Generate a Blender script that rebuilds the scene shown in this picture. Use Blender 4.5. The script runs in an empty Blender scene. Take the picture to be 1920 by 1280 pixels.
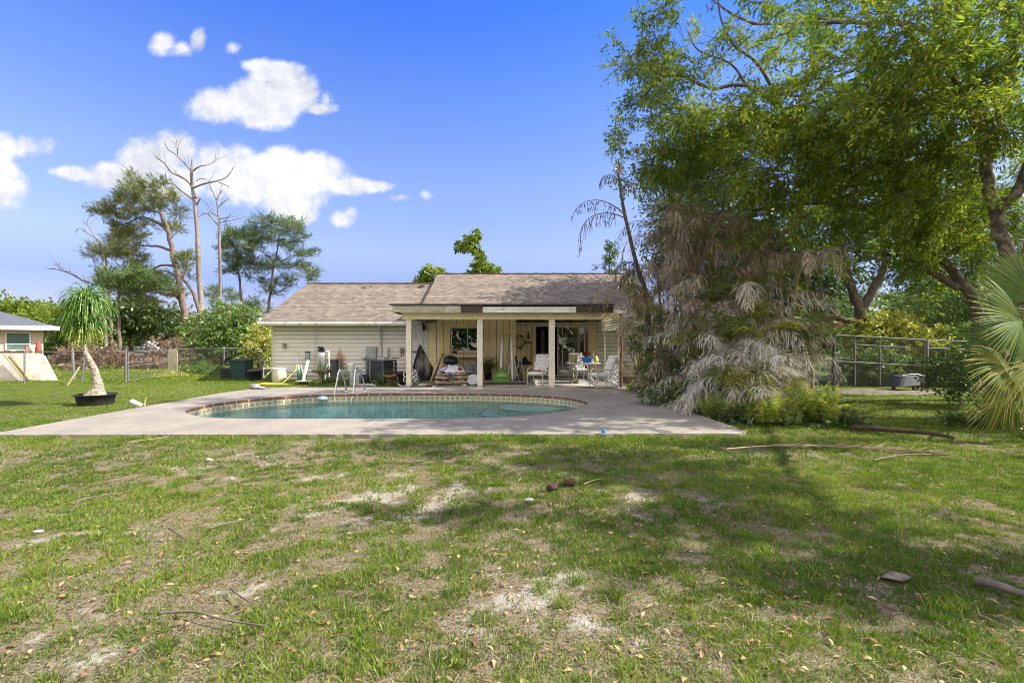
SKYGRADE=[(0.0, (0.414, 0.331, 0.464)), (0.05, (0.389, 0.339, 0.48)), (0.11, (0.381, 0.348, 0.53)), (0.175, (0.645, 0.535, 0.62)), (0.306, (0.662, 0.613, 0.745)), (0.438, (0.489, 0.575, 0.886)), (0.551, (0.273, 0.484, 1.043)), (0.62, (0.207, 0.431, 1.076)), (1.0, (0.248, 0.414, 0.994))]
CLOUDS=[(305,82,36,26),(338,92,34,20),(368,78,20,24),(437,93,13,9),
 (420,198,66,36),(455,190,50,44),(515,185,80,50),(500,218,66,28),(560,180,46,44),(520,138,58,26),(480,122,34,15),(600,205,40,15),(612,188,16,16),
 (215,330,70,30),(270,300,60,42),(330,285,48,40),(310,335,110,42),(420,315,90,48),(475,345,110,48),(545,370,70,50),(560,400,44,26),(520,310,60,34),(600,330,60,44),(592,305,32,26),(650,350,60,20),(705,350,42,13),(128,322,40,14),(150,330,40,12),
 (-5,275,95,30),(-5,345,58,56),(640,410,26,18),(655,400,14,14),(750,370,22,8),(797,365,9,7)]
CLOUD_D=(2.1,2.2,2.5); CLOUD_L=(3.3,3.3,3.4)
EXPO=1.12
REARFILL=(5.8,5.55,5.2)  # colour of the cloud added behind the camera, bright to act as fill
import bpy, math, random
import numpy as np
from mathutils import Vector, Matrix
sc = bpy.context.scene
COL = sc.collection
F = 900.0; EYE = 1.57
R = math.radians
PI = math.pi
# ---------------------------------------------------------------- placing
def P(px, py, Y):                       # a point seen in direction (px,py) at depth Y
    return Vector(((px-960)/F*Y, Y, EYE-(py-640)/F*Y))
def G(px, py, z=0.0):                   # a point of the plane at height z
    Y = (EYE-z)*F/(py-640)
    return Vector(((px-960)/F*Y, Y, z))
def tag(o, label=None, cat=None, group=None, kind=None):
    if label: o['label'] = label
    if cat: o['category'] = cat
    if group: o['group'] = group
    if kind: o['kind'] = kind
    return o
def thing(name, label, cat, loc=(0,0,0), rz=0, group=None):
    o = bpy.data.objects.new(name, None); COL.objects.link(o)
    o.location = loc; o.rotation_euler = (0,0,rz); o.empty_display_size = .1
    return tag(o, label, cat, group)
def wloc(o):
    v = Vector((0,0,0))
    while o is not None:
        v += o.location; o = o.parent
    return v
def copy_tree(o, parent=None):
    c = o.copy(); COL.objects.link(c); c.parent = parent
    for ch in [x for x in bpy.data.objects if x.parent == o]:
        copy_tree(ch, c)
    return c
# ---------------------------------------------------------------- mesh builder
class MB:
    def __init__(s): s.v=[]; s.f=[]; s.sm=[]
    def add(s, vs, fs, smooth=False):
        n=len(s.v); s.v.extend(tuple(v) for v in vs)
        for f in fs: s.f.append(tuple(i+n for i in f)); s.sm.append(smooth)
        return s
    def box(s, x0,x1,y0,y1,z0,z1, M=None):
        vs=[Vector((x,y,z)) for z in (z0,z1) for y in (y0,y1) for x in (x0,x1)]
        if M is not None: vs=[M@v for v in vs]
        return s.add(vs, [(0,2,3,1),(4,5,7,6),(0,1,5,4),(2,6,7,3),(0,4,6,2),(1,3,7,5)])
    def bbox(s, x0,x1,y0,y1,z0,z1, b=.01, M=None):   # box with chamfered edges
        bm=bmesh_box(x0,x1,y0,y1,z0,z1,b)
        vs,fs=bm
        if M is not None: vs=[M@Vector(v) for v in vs]
        return s.add(vs, fs)
    def bar(s, a, b, w, t=None):        # square bar from a to b
        a=Vector(a); b=Vector(b); t=t or w
        d=(b-a).normalized(); up=Vector((0,0,1)) if abs(d.z)<.95 else Vector((0,1,0))
        x=d.cross(up).normalized()*w/2; y=x.cross(d).normalized()*t/2
        vs=[a-x-y,a+x-y,a+x+y,a-x+y,b-x-y,b+x-y,b+x+y,b-x+y]
        return s.add(vs, [(0,3,2,1),(4,5,6,7),(0,1,5,4),(1,2,6,5),(2,3,7,6),(3,0,4,7)])
    def tube(s, pts, r, n=8, caps=True, smooth=True):
        pts=[Vector(p) for p in pts]; m=len(pts)
        rs=list(r) if hasattr(r,'__len__') else [r]*m
        d0=(pts[1]-pts[0]).normalized()
        ref=Vector((0,0,1)) if abs(d0.z)<.9 else Vector((1,0,0))
        u=d0.cross(ref).normalized(); vs=[]
        for i in range(m):
            d=(pts[min(i+1,m-1)]-pts[max(i-1,0)])
            d = d.normalized() if d.length>1e-9 else d0
            u=(u-d*u.dot(d)); u = u.normalized() if u.length>1e-6 else d.orthogonal().normalized()
            w=d.cross(u)
            for k in range(n):
                a=2*PI*k/n
                vs.append(pts[i]+(u*math.cos(a)+w*math.sin(a))*rs[i])
        fs=[(i*n+k,i*n+(k+1)%n,(i+1)*n+(k+1)%n,(i+1)*n+k) for i in range(m-1) for k in range(n)]
        s.add(vs,fs,smooth)
        if caps:
            s.add(vs[:n],[tuple(range(n))[::-1]]); s.add(vs[-n:],[tuple(range(n))])
        return s
    def lathe(s, prof, c=(0,0,0), n=20, M=None, smooth=True):  # prof: (r,z)
        vs=[];c=Vector(c)
        for r,z in prof:
            for k in range(n):
                a=2*PI*k/n; v=Vector((r*math.cos(a),r*math.sin(a),z))
                if M is not None: v=M@v
                vs.append(c+v)
        m=len(prof)
        fs=[(i*n+k,i*n+(k+1)%n,(i+1)*n+(k+1)%n,(i+1)*n+k) for i in range(m-1) for k in range(n)]
        s.add(vs,fs,smooth)
        if prof[0][0]>1e-4: s.add(vs[:n],[tuple(range(n))[::-1]])
        if prof[-1][0]>1e-4: s.add(vs[-n:],[tuple(range(n))])
        return s
    def prism(s, poly, y0, y1):         # poly in xz, extruded along y
        n=len(poly)
        vs=[(x,y0,z) for x,z in poly]+[(x,y1,z) for x,z in poly]
        return s.add(vs,[tuple(range(n)),tuple(range(n,2*n))[::-1]]+[(i,i+n,(i+1)%n+n,(i+1)%n) for i in range(n)])
    def blob(s, c, r, seed=0, amp=.15, n=12, m=8, freq=2.0):
        rg=random.Random(seed); ph=[rg.uniform(0,6) for _ in range(6)]; c=Vector(c)
        r=Vector(r) if hasattr(r,'__len__') else Vector((r,r,r)); vs=[]
        for i in range(m+1):
            th=PI*i/m
            for k in range(n):
                a=2*PI*k/n
                d=Vector((math.sin(th)*math.cos(a),math.sin(th)*math.sin(a),math.cos(th)))
                q=1+amp*(math.sin(freq*3*d.x+ph[0])+math.sin(freq*3.3*d.y+ph[1])+math.sin(freq*2.7*d.z+ph[2])+.5*math.sin(freq*7*d.x+freq*5*d.z+ph[3]))/2
                vs.append(c+Vector((d.x*r.x,d.y*r.y,d.z*r.z))*q)
        fs=[(i*n+k,(i+1)*n+k,(i+1)*n+(k+1)%n,i*n+(k+1)%n) for i in range(m) for k in range(n)]
        return s.add(vs,fs,True)
    def build(s, name, mat, parent=None, local=False, mats=None):
        off = Vector((0,0,0)) if (parent is None or local) else wloc(parent)
        me=bpy.data.meshes.new(name)
        me.from_pydata([(v[0]-off.x,v[1]-off.y,v[2]-off.z) for v in s.v],[],s.f)
        me.polygons.foreach_set('use_smooth', s.sm)
        me.materials.append(mat); me.update()
        o=bpy.data.objects.new(name,me); COL.objects.link(o)
        if parent is not None: o.parent=parent
        return o
_bbc={}
def bmesh_box(x0,x1,y0,y1,z0,z1,b):
    import bmesh
    bm=bmesh.new(); bmesh.ops.create_cube(bm,size=1)
    for v in bm.verts:
        v.co=Vector(((x0+x1)/2+v.co.x*(x1-x0),(y0+y1)/2+v.co.y*(y1-y0),(z0+z1)/2+v.co.z*(z1-z0)))
    bmesh.ops.bevel(bm,geom=bm.edges[:],offset=b,segments=2,profile=.6,affect='EDGES')
    bm.verts.index_update()
    vs=[v.co.copy() for v in bm.verts]; fs=[tuple(v.index for v in f.verts) for f in bm.faces]
    bm.free(); return vs,fs
def mono(name, mb, m, label, cat, group=None, loc=None):   # a thing that is one mesh
    vs=np.array(mb.v); c=Vector(loc) if loc is not None else Vector(((vs[:,0].min()+vs[:,0].max())/2,(vs[:,1].min()+vs[:,1].max())/2,vs[:,2].min()))
    mb.v=[(v[0]-c.x,v[1]-c.y,v[2]-c.z) for v in mb.v]
    o=mb.build(name,m); o.location=c
    return tag(o,label,cat,group)
def struct(name, mb, m):
    return tag(mb.build(name,m), kind='structure')
# fast leaf/blade mesh: every leaf a rhombus quad, plus optional tubes
def unit(a): return a/np.maximum(np.linalg.norm(a,axis=1,keepdims=True),1e-9)
def leaves_mesh(name, p, d, nrm, L, W, tint, m, parent=None, fold=.0, wpos=.45, mb=None, mbtint=.5):
    N=len(p); d=unit(d); s=unit(np.cross(d,nrm)); nn=np.cross(s,d)
    L=np.broadcast_to(L,(N,))[:,None]; W=np.broadcast_to(W,(N,))[:,None]
    v=np.empty((N,4,3))
    v[:,0]=p; v[:,1]=p+d*L*wpos+s*W/2+nn*L*fold; v[:,2]=p+d*L-nn*L*fold*.6; v[:,3]=p+d*L*wpos-s*W/2+nn*L*fold
    v=v.reshape(-1,3); f=np.arange(N*4,dtype=np.int32); tint=np.broadcast_to(tint,(N,))
    lt=np.full(N,4,np.int32)
    if mb is not None and mb.v:
        v=np.vstack([v,np.array([tuple(q) for q in mb.v])])
        f=np.concatenate([f,np.array([i+N*4 for ff in mb.f for i in ff],dtype=np.int32)])
        lt=np.concatenate([lt,np.array([len(ff) for ff in mb.f],dtype=np.int32)])
        tint=np.concatenate([tint,np.broadcast_to(mbtint,(len(mb.f),))])
    if parent is not None: v=v-np.array(wloc(parent))
    me=bpy.data.meshes.new(name)
    me.vertices.add(len(v)); me.vertices.foreach_set('co',v.astype(np.float32).ravel())
    me.loops.add(len(f)); me.loops.foreach_set('vertex_index',f)
    ls=np.concatenate([[0],np.cumsum(lt)[:-1]]).astype(np.int32)
    me.polygons.add(len(lt)); me.polygons.foreach_set('loop_start',ls); me.polygons.foreach_set('loop_total',lt)
    at=me.attributes.new('tint','FLOAT','FACE'); at.data.foreach_set('value',tint.astype(np.float32))
    me.update(calc_edges=True); me.materials.append(m)
    o=bpy.data.objects.new(name,me); COL.objects.link(o)
    if parent is not None: o.parent=parent
    return o
# value noise on numpy arrays
_ng=np.random.default_rng(5).random((256,256))
def vn(x,y,s,k=0):
    x=np.asarray(x)/s+k*17.31; y=np.asarray(y)/s+k*9.77
    xi=np.floor(x).astype(int); yi=np.floor(y).astype(int); fx=x-xi; fy=y-yi
    fx=fx*fx*(3-2*fx); fy=fy*fy*(3-2*fy)
    g=lambda a,b:_ng[a&255,b&255]
    return (g(xi,yi)*(1-fx)+g(xi+1,yi)*fx)*(1-fy)+(g(xi,yi+1)*(1-fx)+g(xi+1,yi+1)*fx)*fy
def fbm(x,y,s,k=0,o=4):
    t=0;a=.5;w=0
    for i in range(o): t=t+a*vn(x,y,s/2**i,k+i*3); w+=a; a*=.55
    return t/w
# ---------------------------------------------------------------- materials
def newmat(name):
    m=bpy.data.materials.new(name); m.use_nodes=True; nt=m.node_tree
    return m, nt, nt.nodes, nt.links, nt.nodes['Principled BSDF']
def N(nt,t,**kw):
    n=nt.nodes.new(t)
    for k,v in kw.items():
        if k.startswith('i_'): n.inputs[k[2:].replace('_',' ')].default_value=v
        else: setattr(n,k,v)
    return n
def c4(c): return (c[0],c[1],c[2],1)
def mix(nt,fac,a,b,mode='MIX'):
    n=nt.nodes.new('ShaderNodeMix'); n.data_type='RGBA'; n.blend_type=mode
    for s,v in ((0,fac),(6,a),(7,b)):
        if isinstance(v,bpy.types.NodeSocket): nt.links.new(v,n.inputs[s])
        elif s==0: n.inputs[0].default_value=v
        else: n.inputs[s].default_value=c4(v)
    return n.outputs[2]
def math_(nt,op,a,b=None,c=None,clamp=False):
    n=nt.nodes.new('ShaderNodeMath'); n.operation=op; n.use_clamp=clamp
    for i,v in enumerate((a,b,c)):
        if v is None: continue
        if isinstance(v,bpy.types.NodeSocket): nt.links.new(v,n.inputs[i])
        else: n.inputs[i].default_value=v
    return n.outputs[0]
def sstep(nt,v,lo,hi,a=0.,b=1.):
    n=nt.nodes.new('ShaderNodeMapRange'); n.interpolation_type='SMOOTHSTEP'
    nt.links.new(v,n.inputs[0])
    for i,x in enumerate((lo,hi,a,b)): n.inputs[i+1].default_value=x
    return n.outputs[0]
def coords(nt,which='Object'):
    return nt.nodes.new('ShaderNodeTexCoord').outputs[which]
def noise(nt,co,scale,detail=4,rough=.6,sx=None):
    if sx is not None:
        mp=nt.nodes.new('ShaderNodeMapping'); mp.inputs['Scale'].default_value=sx; nt.links.new(co,mp.inputs[0]); co=mp.outputs[0]
    n=nt.nodes.new('ShaderNodeTexNoise'); n.inputs['Scale'].default_value=scale; n.inputs['Detail'].default_value=detail; n.inputs['Roughness'].default_value=rough
    nt.links.new(co,n.inputs['Vector']); return n.outputs[0]
def bump(nt,bsdf,h,strength=.5,dist=.01):
    b=nt.nodes.new('ShaderNodeBump'); b.inputs['Strength'].default_value=strength; b.inputs['Distance'].default_value=dist
    nt.links.new(h,b.inputs['Height']); nt.links.new(b.outputs[0],bsdf.inputs['Normal'])
def mk(name, a, b=None, rough=.7, scale=6, spec=.3, metal=0, bs=0, bd=.005, sx=None, lo=.35, hi=.65, speck=None):
    m,nt,nd,lk,bs_=newmat(name)
    b=b or tuple(x*.75 for x in a)
    co=coords(nt); n=noise(nt,co,scale,5,.65,sx)
    c=mix(nt,sstep(nt,n,lo,hi),a,b)
    if speck:
        n2=noise(nt,co,speck[0],2,.5); c=mix(nt,sstep(nt,n2,.56,.68,0,speck[2]),c,speck[1])
    lk.new(c,bs_.inputs['Base Color']); bs_.inputs['Roughness'].default_value=rough
    bs_.inputs['Specular IOR Level'].default_value=spec; bs_.inputs['Metallic'].default_value=metal
    if bs: bump(nt,bs_,n,bs,bd)
    return m
def leafmat(name, cols, trans=.35, rough=.55, gloss=.06, tcol=1.25):
    # cols: list of (pos,colour) over the leaf's own tint
    m=bpy.data.materials.new(name); m.use_nodes=True; nt=m.node_tree; nt.nodes.clear()
    at=N(nt,'ShaderNodeAttribute',attribute_name='tint')
    cr=nt.nodes.new('ShaderNodeValToRGB'); cr.color_ramp.elements.remove(cr.color_ramp.elements[1])
    cr.color_ramp.elements[0].position=cols[0][0]; cr.color_ramp.elements[0].color=c4(cols[0][1])
    for p,c in cols[1:]:
        e=cr.color_ramp.elements.new(p); e.color=c4(c)
    nt.links.new(at.outputs['Fac'],cr.inputs[0])
    d=nt.nodes.new('ShaderNodeBsdfDiffuse'); t=nt.nodes.new('ShaderNodeBsdfTranslucent'); g=nt.nodes.new('ShaderNodeBsdfGlossy')
    g.inputs['Roughness'].default_value=rough*.8; g.inputs['Color'].default_value=(.8,.8,.8,1)
    nt.links.new(cr.outputs[0],d.inputs[0])
    tc=mix(nt,1.0,cr.outputs[0],(tcol,tcol*1.05,tcol*.55),'MULTIPLY')
    nt.links.new(tc,t.inputs[0])
    m1=nt.nodes.new('ShaderNodeMixShader'); m1.inputs[0].default_value=trans
    nt.links.new(d.outputs[0],m1.inputs[1]); nt.links.new(t.outputs[0],m1.inputs[2])
    m2=nt.nodes.new('ShaderNodeMixShader'); m2.inputs[0].default_value=gloss
    nt.links.new(m1.outputs[0],m2.inputs[1]); nt.links.new(g.outputs[0],m2.inputs[2])
    o=nt.nodes.new('ShaderNodeOutputMaterial'); nt.links.new(m2.outputs[0],o.inputs[0])
    return m
# ---------------------------------------------------------------- camera, sun, sky
cd=bpy.data.cameras.new('camera'); cam=bpy.data.objects.new('camera',cd); COL.objects.link(cam)
cam.location=(0,0,EYE); cam.rotation_euler=(R(90),0,0); cd.sensor_width=36; cd.lens=36*F/1920; cd.clip_end=3000; cd.clip_start=.05
sc.camera=cam
SUN_EL=42.0; SUN_AZ=93.0      # azimuth clockwise from +Y
sd=bpy.data.lights.new('sun','SUN'); sd.energy=4.5; sd.angle=R(.5); sd.color=(1,.95,.86)
so=bpy.data.objects.new('sun',sd); COL.objects.link(so)
dv=Vector((math.sin(R(SUN_AZ))*math.cos(R(SUN_EL)),math.cos(R(SUN_AZ))*math.cos(R(SUN_EL)),math.sin(R(SUN_EL))))
so.rotation_euler=dv.to_track_quat('Z','Y').to_euler(); so.location=dv*60
w=bpy.data.worlds.new('World'); sc.world=w; w.use_nodes=True; nt=w.node_tree
bg=nt.nodes['Background']; bg.inputs[1].default_value=.15
sk=nt.nodes.new('ShaderNodeTexSky'); sk.sky_type='NISHITA'; sk.sun_disc=False
sk.sun_elevation=R(SUN_EL); sk.sun_rotation=R(SUN_AZ); sk.air_density=1.0; sk.dust_density=.5; sk.ozone_density=3.0
co=coords(nt,'Generated')
sx=nt.nodes.new('ShaderNodeSeparateXYZ'); nt.links.new(co,sx.inputs[0])
gam=nt.nodes.new('ShaderNodeHueSaturation'); gam.inputs['Saturation'].default_value=1.0; gam.inputs['Value'].default_value=1.0
nt.links.new(sk.outputs[0],gam.inputs['Color'])
# grade the dome: deep blue overhead, paler at the horizon
el=math_(nt,'DIVIDE',sx.outputs[2],1.0)
SKYR=nt.nodes.new('ShaderNodeValToRGB'); cr=SKYR.color_ramp
for _p,_c in SKYGRADE: 
    e=cr.elements.new(_p); e.color=c4(_c)
cr.elements.remove(cr.elements[0]); cr.elements.remove(cr.elements[-1])
nt.links.new(el,SKYR.inputs[0])
skyc=mix(nt,1.0,gam.outputs[0],SKYR.outputs[0],'MULTIPLY')
# clouds, placed by direction
yy=math_(nt,'MAXIMUM',sx.outputs[1],.02)
u=math_(nt,'DIVIDE',sx.outputs[0],yy); v=math_(nt,'DIVIDE',sx.outputs[2],yy)
cmb=nt.nodes.new('ShaderNodeCombineXYZ'); nt.links.new(u,cmb.inputs[0]); nt.links.new(v,cmb.inputs[1])
n1=noise(nt,cmb.outputs[0],9,8,.62); n2=noise(nt,cmb.outputs[0],5.0,3,.5); n3=noise(nt,cmb.outputs[0],34,8,.75)
va=nt.nodes.new('ShaderNodeVectorMath'); va.operation='ADD'; nt.links.new(cmb.outputs[0],va.inputs[0]); va.inputs[1].default_value=(.010,.016,0)
n1b=noise(nt,va.outputs[0],9,5,.62)
best=None
for (cx,cy,rx,ry) in CLOUDS:
    du=math_(nt,'MULTIPLY_ADD',u,F/rx,-(cx-960)/rx); dvv=math_(nt,'MULTIPLY_ADD',v,F/ry,-(640-cy)/ry)
    q=math_(nt,'ADD',math_(nt,'MULTIPLY',du,du),math_(nt,'MULTIPLY',dvv,dvv))
    q=math_(nt,'MULTIPLY',math_(nt,'SUBTRACT',1.0,math_(nt,'SQRT',q)), min(1.0,(rx+ry)/70))
    best=q if best is None else math_(nt,'SMOOTH_MAX',best,q,.18)
dens=math_(nt,'ADD',best,math_(nt,'MULTIPLY',math_(nt,'SUBTRACT',n1,.5),1.75))
dens=math_(nt,'ADD',dens,math_(nt,'MULTIPLY',math_(nt,'SUBTRACT',n3,.5),.42))
front=sstep(nt,sx.outputs[1],.02,.1)
cov=math_(nt,'MULTIPLY',math_(nt,'MULTIPLY',sstep(nt,dens,-.12,.44),front),.97)
shade=sstep(nt,math_(nt,'ADD',math_(nt,'MULTIPLY',math_(nt,'SUBTRACT',n1,n1b),1.3),math_(nt,'ADD',math_(nt,'MULTIPLY',n3,.08),math_(nt,'MULTIPLY',n2,1.1))),.25,.85)
ccol=mix(nt,shade,CLOUD_D,CLOUD_L)
rear=sstep(nt,sx.outputs[1],.05,-.25)      # unseen broken cloud added behind the camera as neutral fill light
rn=noise(nt,co,2.2,6,.6); rcov=math_(nt,'MULTIPLY',sstep(nt,rn,.36,.52),rear)
rcov=math_(nt,'MULTIPLY',rcov,sstep(nt,sx.outputs[2],.0,.12))
skyc=mix(nt,rcov,skyc,REARFILL)
fin=mix(nt,cov,skyc,ccol)
nt.links.new(fin,bg.inputs[0])
sc.view_settings.view_transform='Standard'; sc.view_settings.look='None'; sc.view_settings.gamma=1; sc.view_settings.exposure=EXPO
sc.cycles.max_bounces=8; sc.cycles.diffuse_bounces=6; sc.cycles.transparent_max_bounces=12; sc.cycles.use_denoising=True; sc.cycles.filter_width=.9; sc.cycles.pixel_filter_type='BLACKMAN_HARRIS'
# ================================================================ ground
rg=np.random.default_rng(11)
def bare(x,y):      # 0 = lush, 1 = bare sand/thatch
    b=fbm(x,y,1.1,2,6)*.62+fbm(x,y,.3,9,3)*.45
    b=b+ .10*np.clip((8-np.asarray(y))/6,0,1) - .16*np.clip((np.asarray(x)-1.2)/3.2,0,1)
    b=b-.22*np.clip((np.asarray(y)-8)/3,0,1)
    return b
DX0,DX1,DY0,DY1=-8.6,3.95,7.82,16.2
def axis(a,b,fine,far):
    xs=list(np.arange(a,b+1e-6,fine)); d=fine
    lo=[];x=a
    while x>-far: d*=1.35; x-=d; lo.append(x)
    hi=[];x=b;d=fine
    while x<far: d*=1.35; x+=d; hi.append(x)
    return np.array(lo[::-1]+xs+hi)
gx=axis(-14,11,.09,700); gy=axis(1.2,17,.09,700)
X,Y=np.meshgrid(gx,gy)
def gz(x,y):
    z=(fbm(x,y,2.2,4,3)-.5)*.09+(fbm(x,y,.45,6,3)-.5)*.05
    return z*np.clip(1-np.abs(np.asarray(y)-8)/40,0,1)-.015
Z=gz(X,Y)
ins=np.clip(np.minimum.reduce([X-DX0-.25,DX1-.25-X,Y-DY0-.25,DY1-Y]),-1,1)
near=np.clip(1-np.abs(np.minimum.reduce([X-DX0,DX1-X,Y-DY0,DY1+5-Y]))/.5,0,1)
Z=np.where(ins>0,-2.6,Z*(1-near)+near*(-.01))
ny,nx=X.shape
me=bpy.data.meshes.new('ground'); vv=np.stack([X,Y,Z],-1).reshape(-1,3)
idx=np.arange(nx*ny).reshape(ny,nx); q=np.stack([idx[:-1,:-1],idx[:-1,1:],idx[1:,1:],idx[1:,:-1]],-1).reshape(-1,4)
me.vertices.add(len(vv)); me.vertices.foreach_set('co',vv.astype(np.float32).ravel())
me.loops.add(q.size); me.loops.foreach_set('vertex_index',q.astype(np.int32).ravel())
me.polygons.add(len(q)); me.polygons.foreach_set('loop_start',np.arange(0,q.size,4,dtype=np.int32)); me.polygons.foreach_set('loop_total',np.full(len(q),4,np.int32))
at=me.attributes.new('bare','FLOAT','POINT'); at.data.foreach_set('value',bare(X,Y).astype(np.float32).ravel())
me.update(calc_edges=True); me.polygons.foreach_set('use_smooth',np.ones(len(q),bool))
m,nt,nd,lk,bs=newmat('soil')
co=coords(nt); A=N(nt,'ShaderNodeAttribute',attribute_name='bare').outputs['Fac']
nA=noise(nt,co,14,6,.7); nB=noise(nt,co,55,4,.7); nC=noise(nt,co,2.5,4,.6); nD=noise(nt,co,28,5,.7,(1,3,1))
nE=noise(nt,co,120,3,.7,(1,.5,1)); thatch=mix(nt,sstep(nt,math_(nt,'ADD',math_(nt,'MULTIPLY',nB,.5),math_(nt,'MULTIPLY',nE,.5)),.38,.62),(.045,.032,.02),(.36,.29,.20))
thatch=mix(nt,sstep(nt,nD,.5,.62),thatch,(.26,.23,.13))
green=mix(nt,sstep(nt,nA,.35,.6),(.075,.10,.025),(.15,.145,.06))
base=mix(nt,sstep(nt,math_(nt,'ADD',A,math_(nt,'MULTIPLY',math_(nt,'SUBTRACT',nA,.5),.5)),.32,.55),green,thatch)
sand=mix(nt,sstep(nt,nB,.3,.6),(.34,.30,.245),(.50,.455,.39))
nS=noise(nt,co,2.6,7,.68); sm=math_(nt,'ADD',math_(nt,'MULTIPLY',A,.55),math_(nt,'MULTIPLY',nS,.75))
base=mix(nt,sstep(nt,sm,.785,.86),base,sand)
lk.new(base,bs.inputs['Base Color']); bs.inputs['Roughness'].default_value=.95; bs.inputs['Specular IOR Level'].default_value=.1
bump(nt,bs,math_(nt,'ADD',nB,math_(nt,'MULTIPLY',nA,.6)),.9,.03)
me.materials.append(m); SOIL=m
go=bpy.data.objects.new('ground',me); COL.objects.link(go); tag(go,kind='structure')
# ================================================================ deck and pool
DZ=.05
def smooth_loop(pts,n=10):
    out=[];m=len(pts)
    for i in range(m):
        p0,p1,p2,p3=[Vector(pts[(i+k-1)%m]) for k in range(4)]
        for j in range(n):
            t=j/n
            out.append(.5*((2*p1)+(-p0+p2)*t+(2*p0-5*p1+4*p2-p3)*t*t+(-p0+3*p1-3*p2+p3)*t**3))
    return out
pp=[(347,771),(362,765),(400,757),(450,750.5),(510,745),(570,741),(640,738.5),(760,737.3),(900,737.5),(1000,740.5),(1060,745),(1095,752),(1101,758),(1080,766),(1040,773),(980,779),(880,783.5),(740,784.5),(600,784.5),(470,784),(400,782.5),(358,777)]
pool=[G(a,b,DZ) for a,b in pp]; pool=smooth_loop([(p.x,p.y,0) for p in pool],8)
pool=[Vector((p.x,p.y,0)) for p in pool]
def inset(loop,d):
    n=len(loop); out=[]; area=sum(loop[i].x*loop[(i+1)%n].y-loop[(i+1)%n].x*loop[i].y for i in range(n)); s=1 if area>0 else -1
    for i in range(n):
        t=(loop[(i+1)%n]-loop[i-1]).normalized(); out.append(loop[i]+Vector((-t.y,t.x,0))*d*s)
    return out
import bmesh
def fill(outer,holes,z):
    bm=bmesh.new(); ed=[]
    for lp in [outer]+holes:
        vs=[bm.verts.new((p[0],p[1],z)) for p in lp]
        for i in range(len(vs)): ed.append(bm.edges.new((vs[i],vs[(i+1)%len(vs)])))
    bmesh.ops.triangle_fill(bm,edges=ed,use_beauty=True,use_dissolve=False)
    bmesh.ops.recalc_face_normals(bm,faces=bm.faces)
    if bm.faces[0].normal.z<0: bmesh.ops.reverse_faces(bm,faces=bm.faces[:])
    bm.verts.index_update(); r=([tuple(v.co) for v in bm.verts],[tuple(v.index for v in f.verts) for f in bm.faces]); bm.free(); return r
def wob(a,b,n,amp,seed):
    r_=random.Random(seed); out=[]
    for i in range(n):
        t=i/n; p=Vector(a).lerp(Vector(b),t); out.append((p.x+r_.uniform(-amp,amp),p.y+r_.uniform(-amp,amp)))
    return out
dk=wob((DX0,DY0,0),(DX1-.05,DY0+.1,0),90,.028,1)+wob((DX1,DY0+.3,0),(3.75,DY1,0),40,.03,2)
dk+=[(3.7,DY1),(-6.2,DY1+.0)]+[(-8.6+1.9*(1-math.sin(t)),DY1-2.2+2.2*math.cos(t)) for t in np.linspace(.5,PI/2,8)]+wob((-8.6,DY1-2.3,0),(DX0,DY0,0),30,.015,3)
mb=MB(); vs,fs=fill(dk,[pool],DZ); mb.add(vs,fs)
n=len(dk); mb.add([(p[0],p[1],z) for z in (DZ,-.12) for p in dk],[(i,i+n,(i+1)%n+n,(i+1)%n) for i in range(n)])
m,nt,nd,lk,bs=newmat('concrete'); co=coords(nt)
a=noise(nt,co,90,3,.8); b=noise(nt,co,1.1,5,.6); c=noise(nt,co,7,5,.65)
cc=mix(nt,sstep(nt,a,.4,.6),(.20,.172,.135),(.42,.37,.295))
cc=mix(nt,sstep(nt,b,.35,.75,.0,.55),cc,(.17,.15,.135)); cc=mix(nt,sstep(nt,c,.55,.75,0,.5),cc,(.14,.125,.11))
sx_=nt.nodes.new('ShaderNodeSeparateXYZ'); lk.new(co,sx_.inputs[0])
jl=math_(nt,'ABSOLUTE',math_(nt,'SUBTRACT',sx_.outputs[0],-2.62)); cc=mix(nt,sstep(nt,jl,.003,.009,.55,0),cc,(.7,.66,.58))
jr=math_(nt,'ABSOLUTE',math_(nt,'SUBTRACT',sx_.outputs[0],1.55)); cc=mix(nt,sstep(nt,jr,.004,.008,.7,0),cc,(.12,.11,.1))
lk.new(cc,bs.inputs['Base Color']); bs.inputs['Roughness'].default_value=.9; bs.inputs['Specular IOR Level'].default_value=.2; bump(nt,bs,a,.5,.004)
CONC=m; struct('pool_deck',mb,m)
# patio slab
mb=MB(); mb.box(-3.75,3.75,DY1+.004,21.3,-.1,DZ+.012)
PATIO=mk('patio_floor',(.42,.40,.37),(.26,.24,.22),.85,2.2,bs=.2,speck=(40,(.08,.06,.05),.6)); struct('patio_floor',mb,PATIO)
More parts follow.
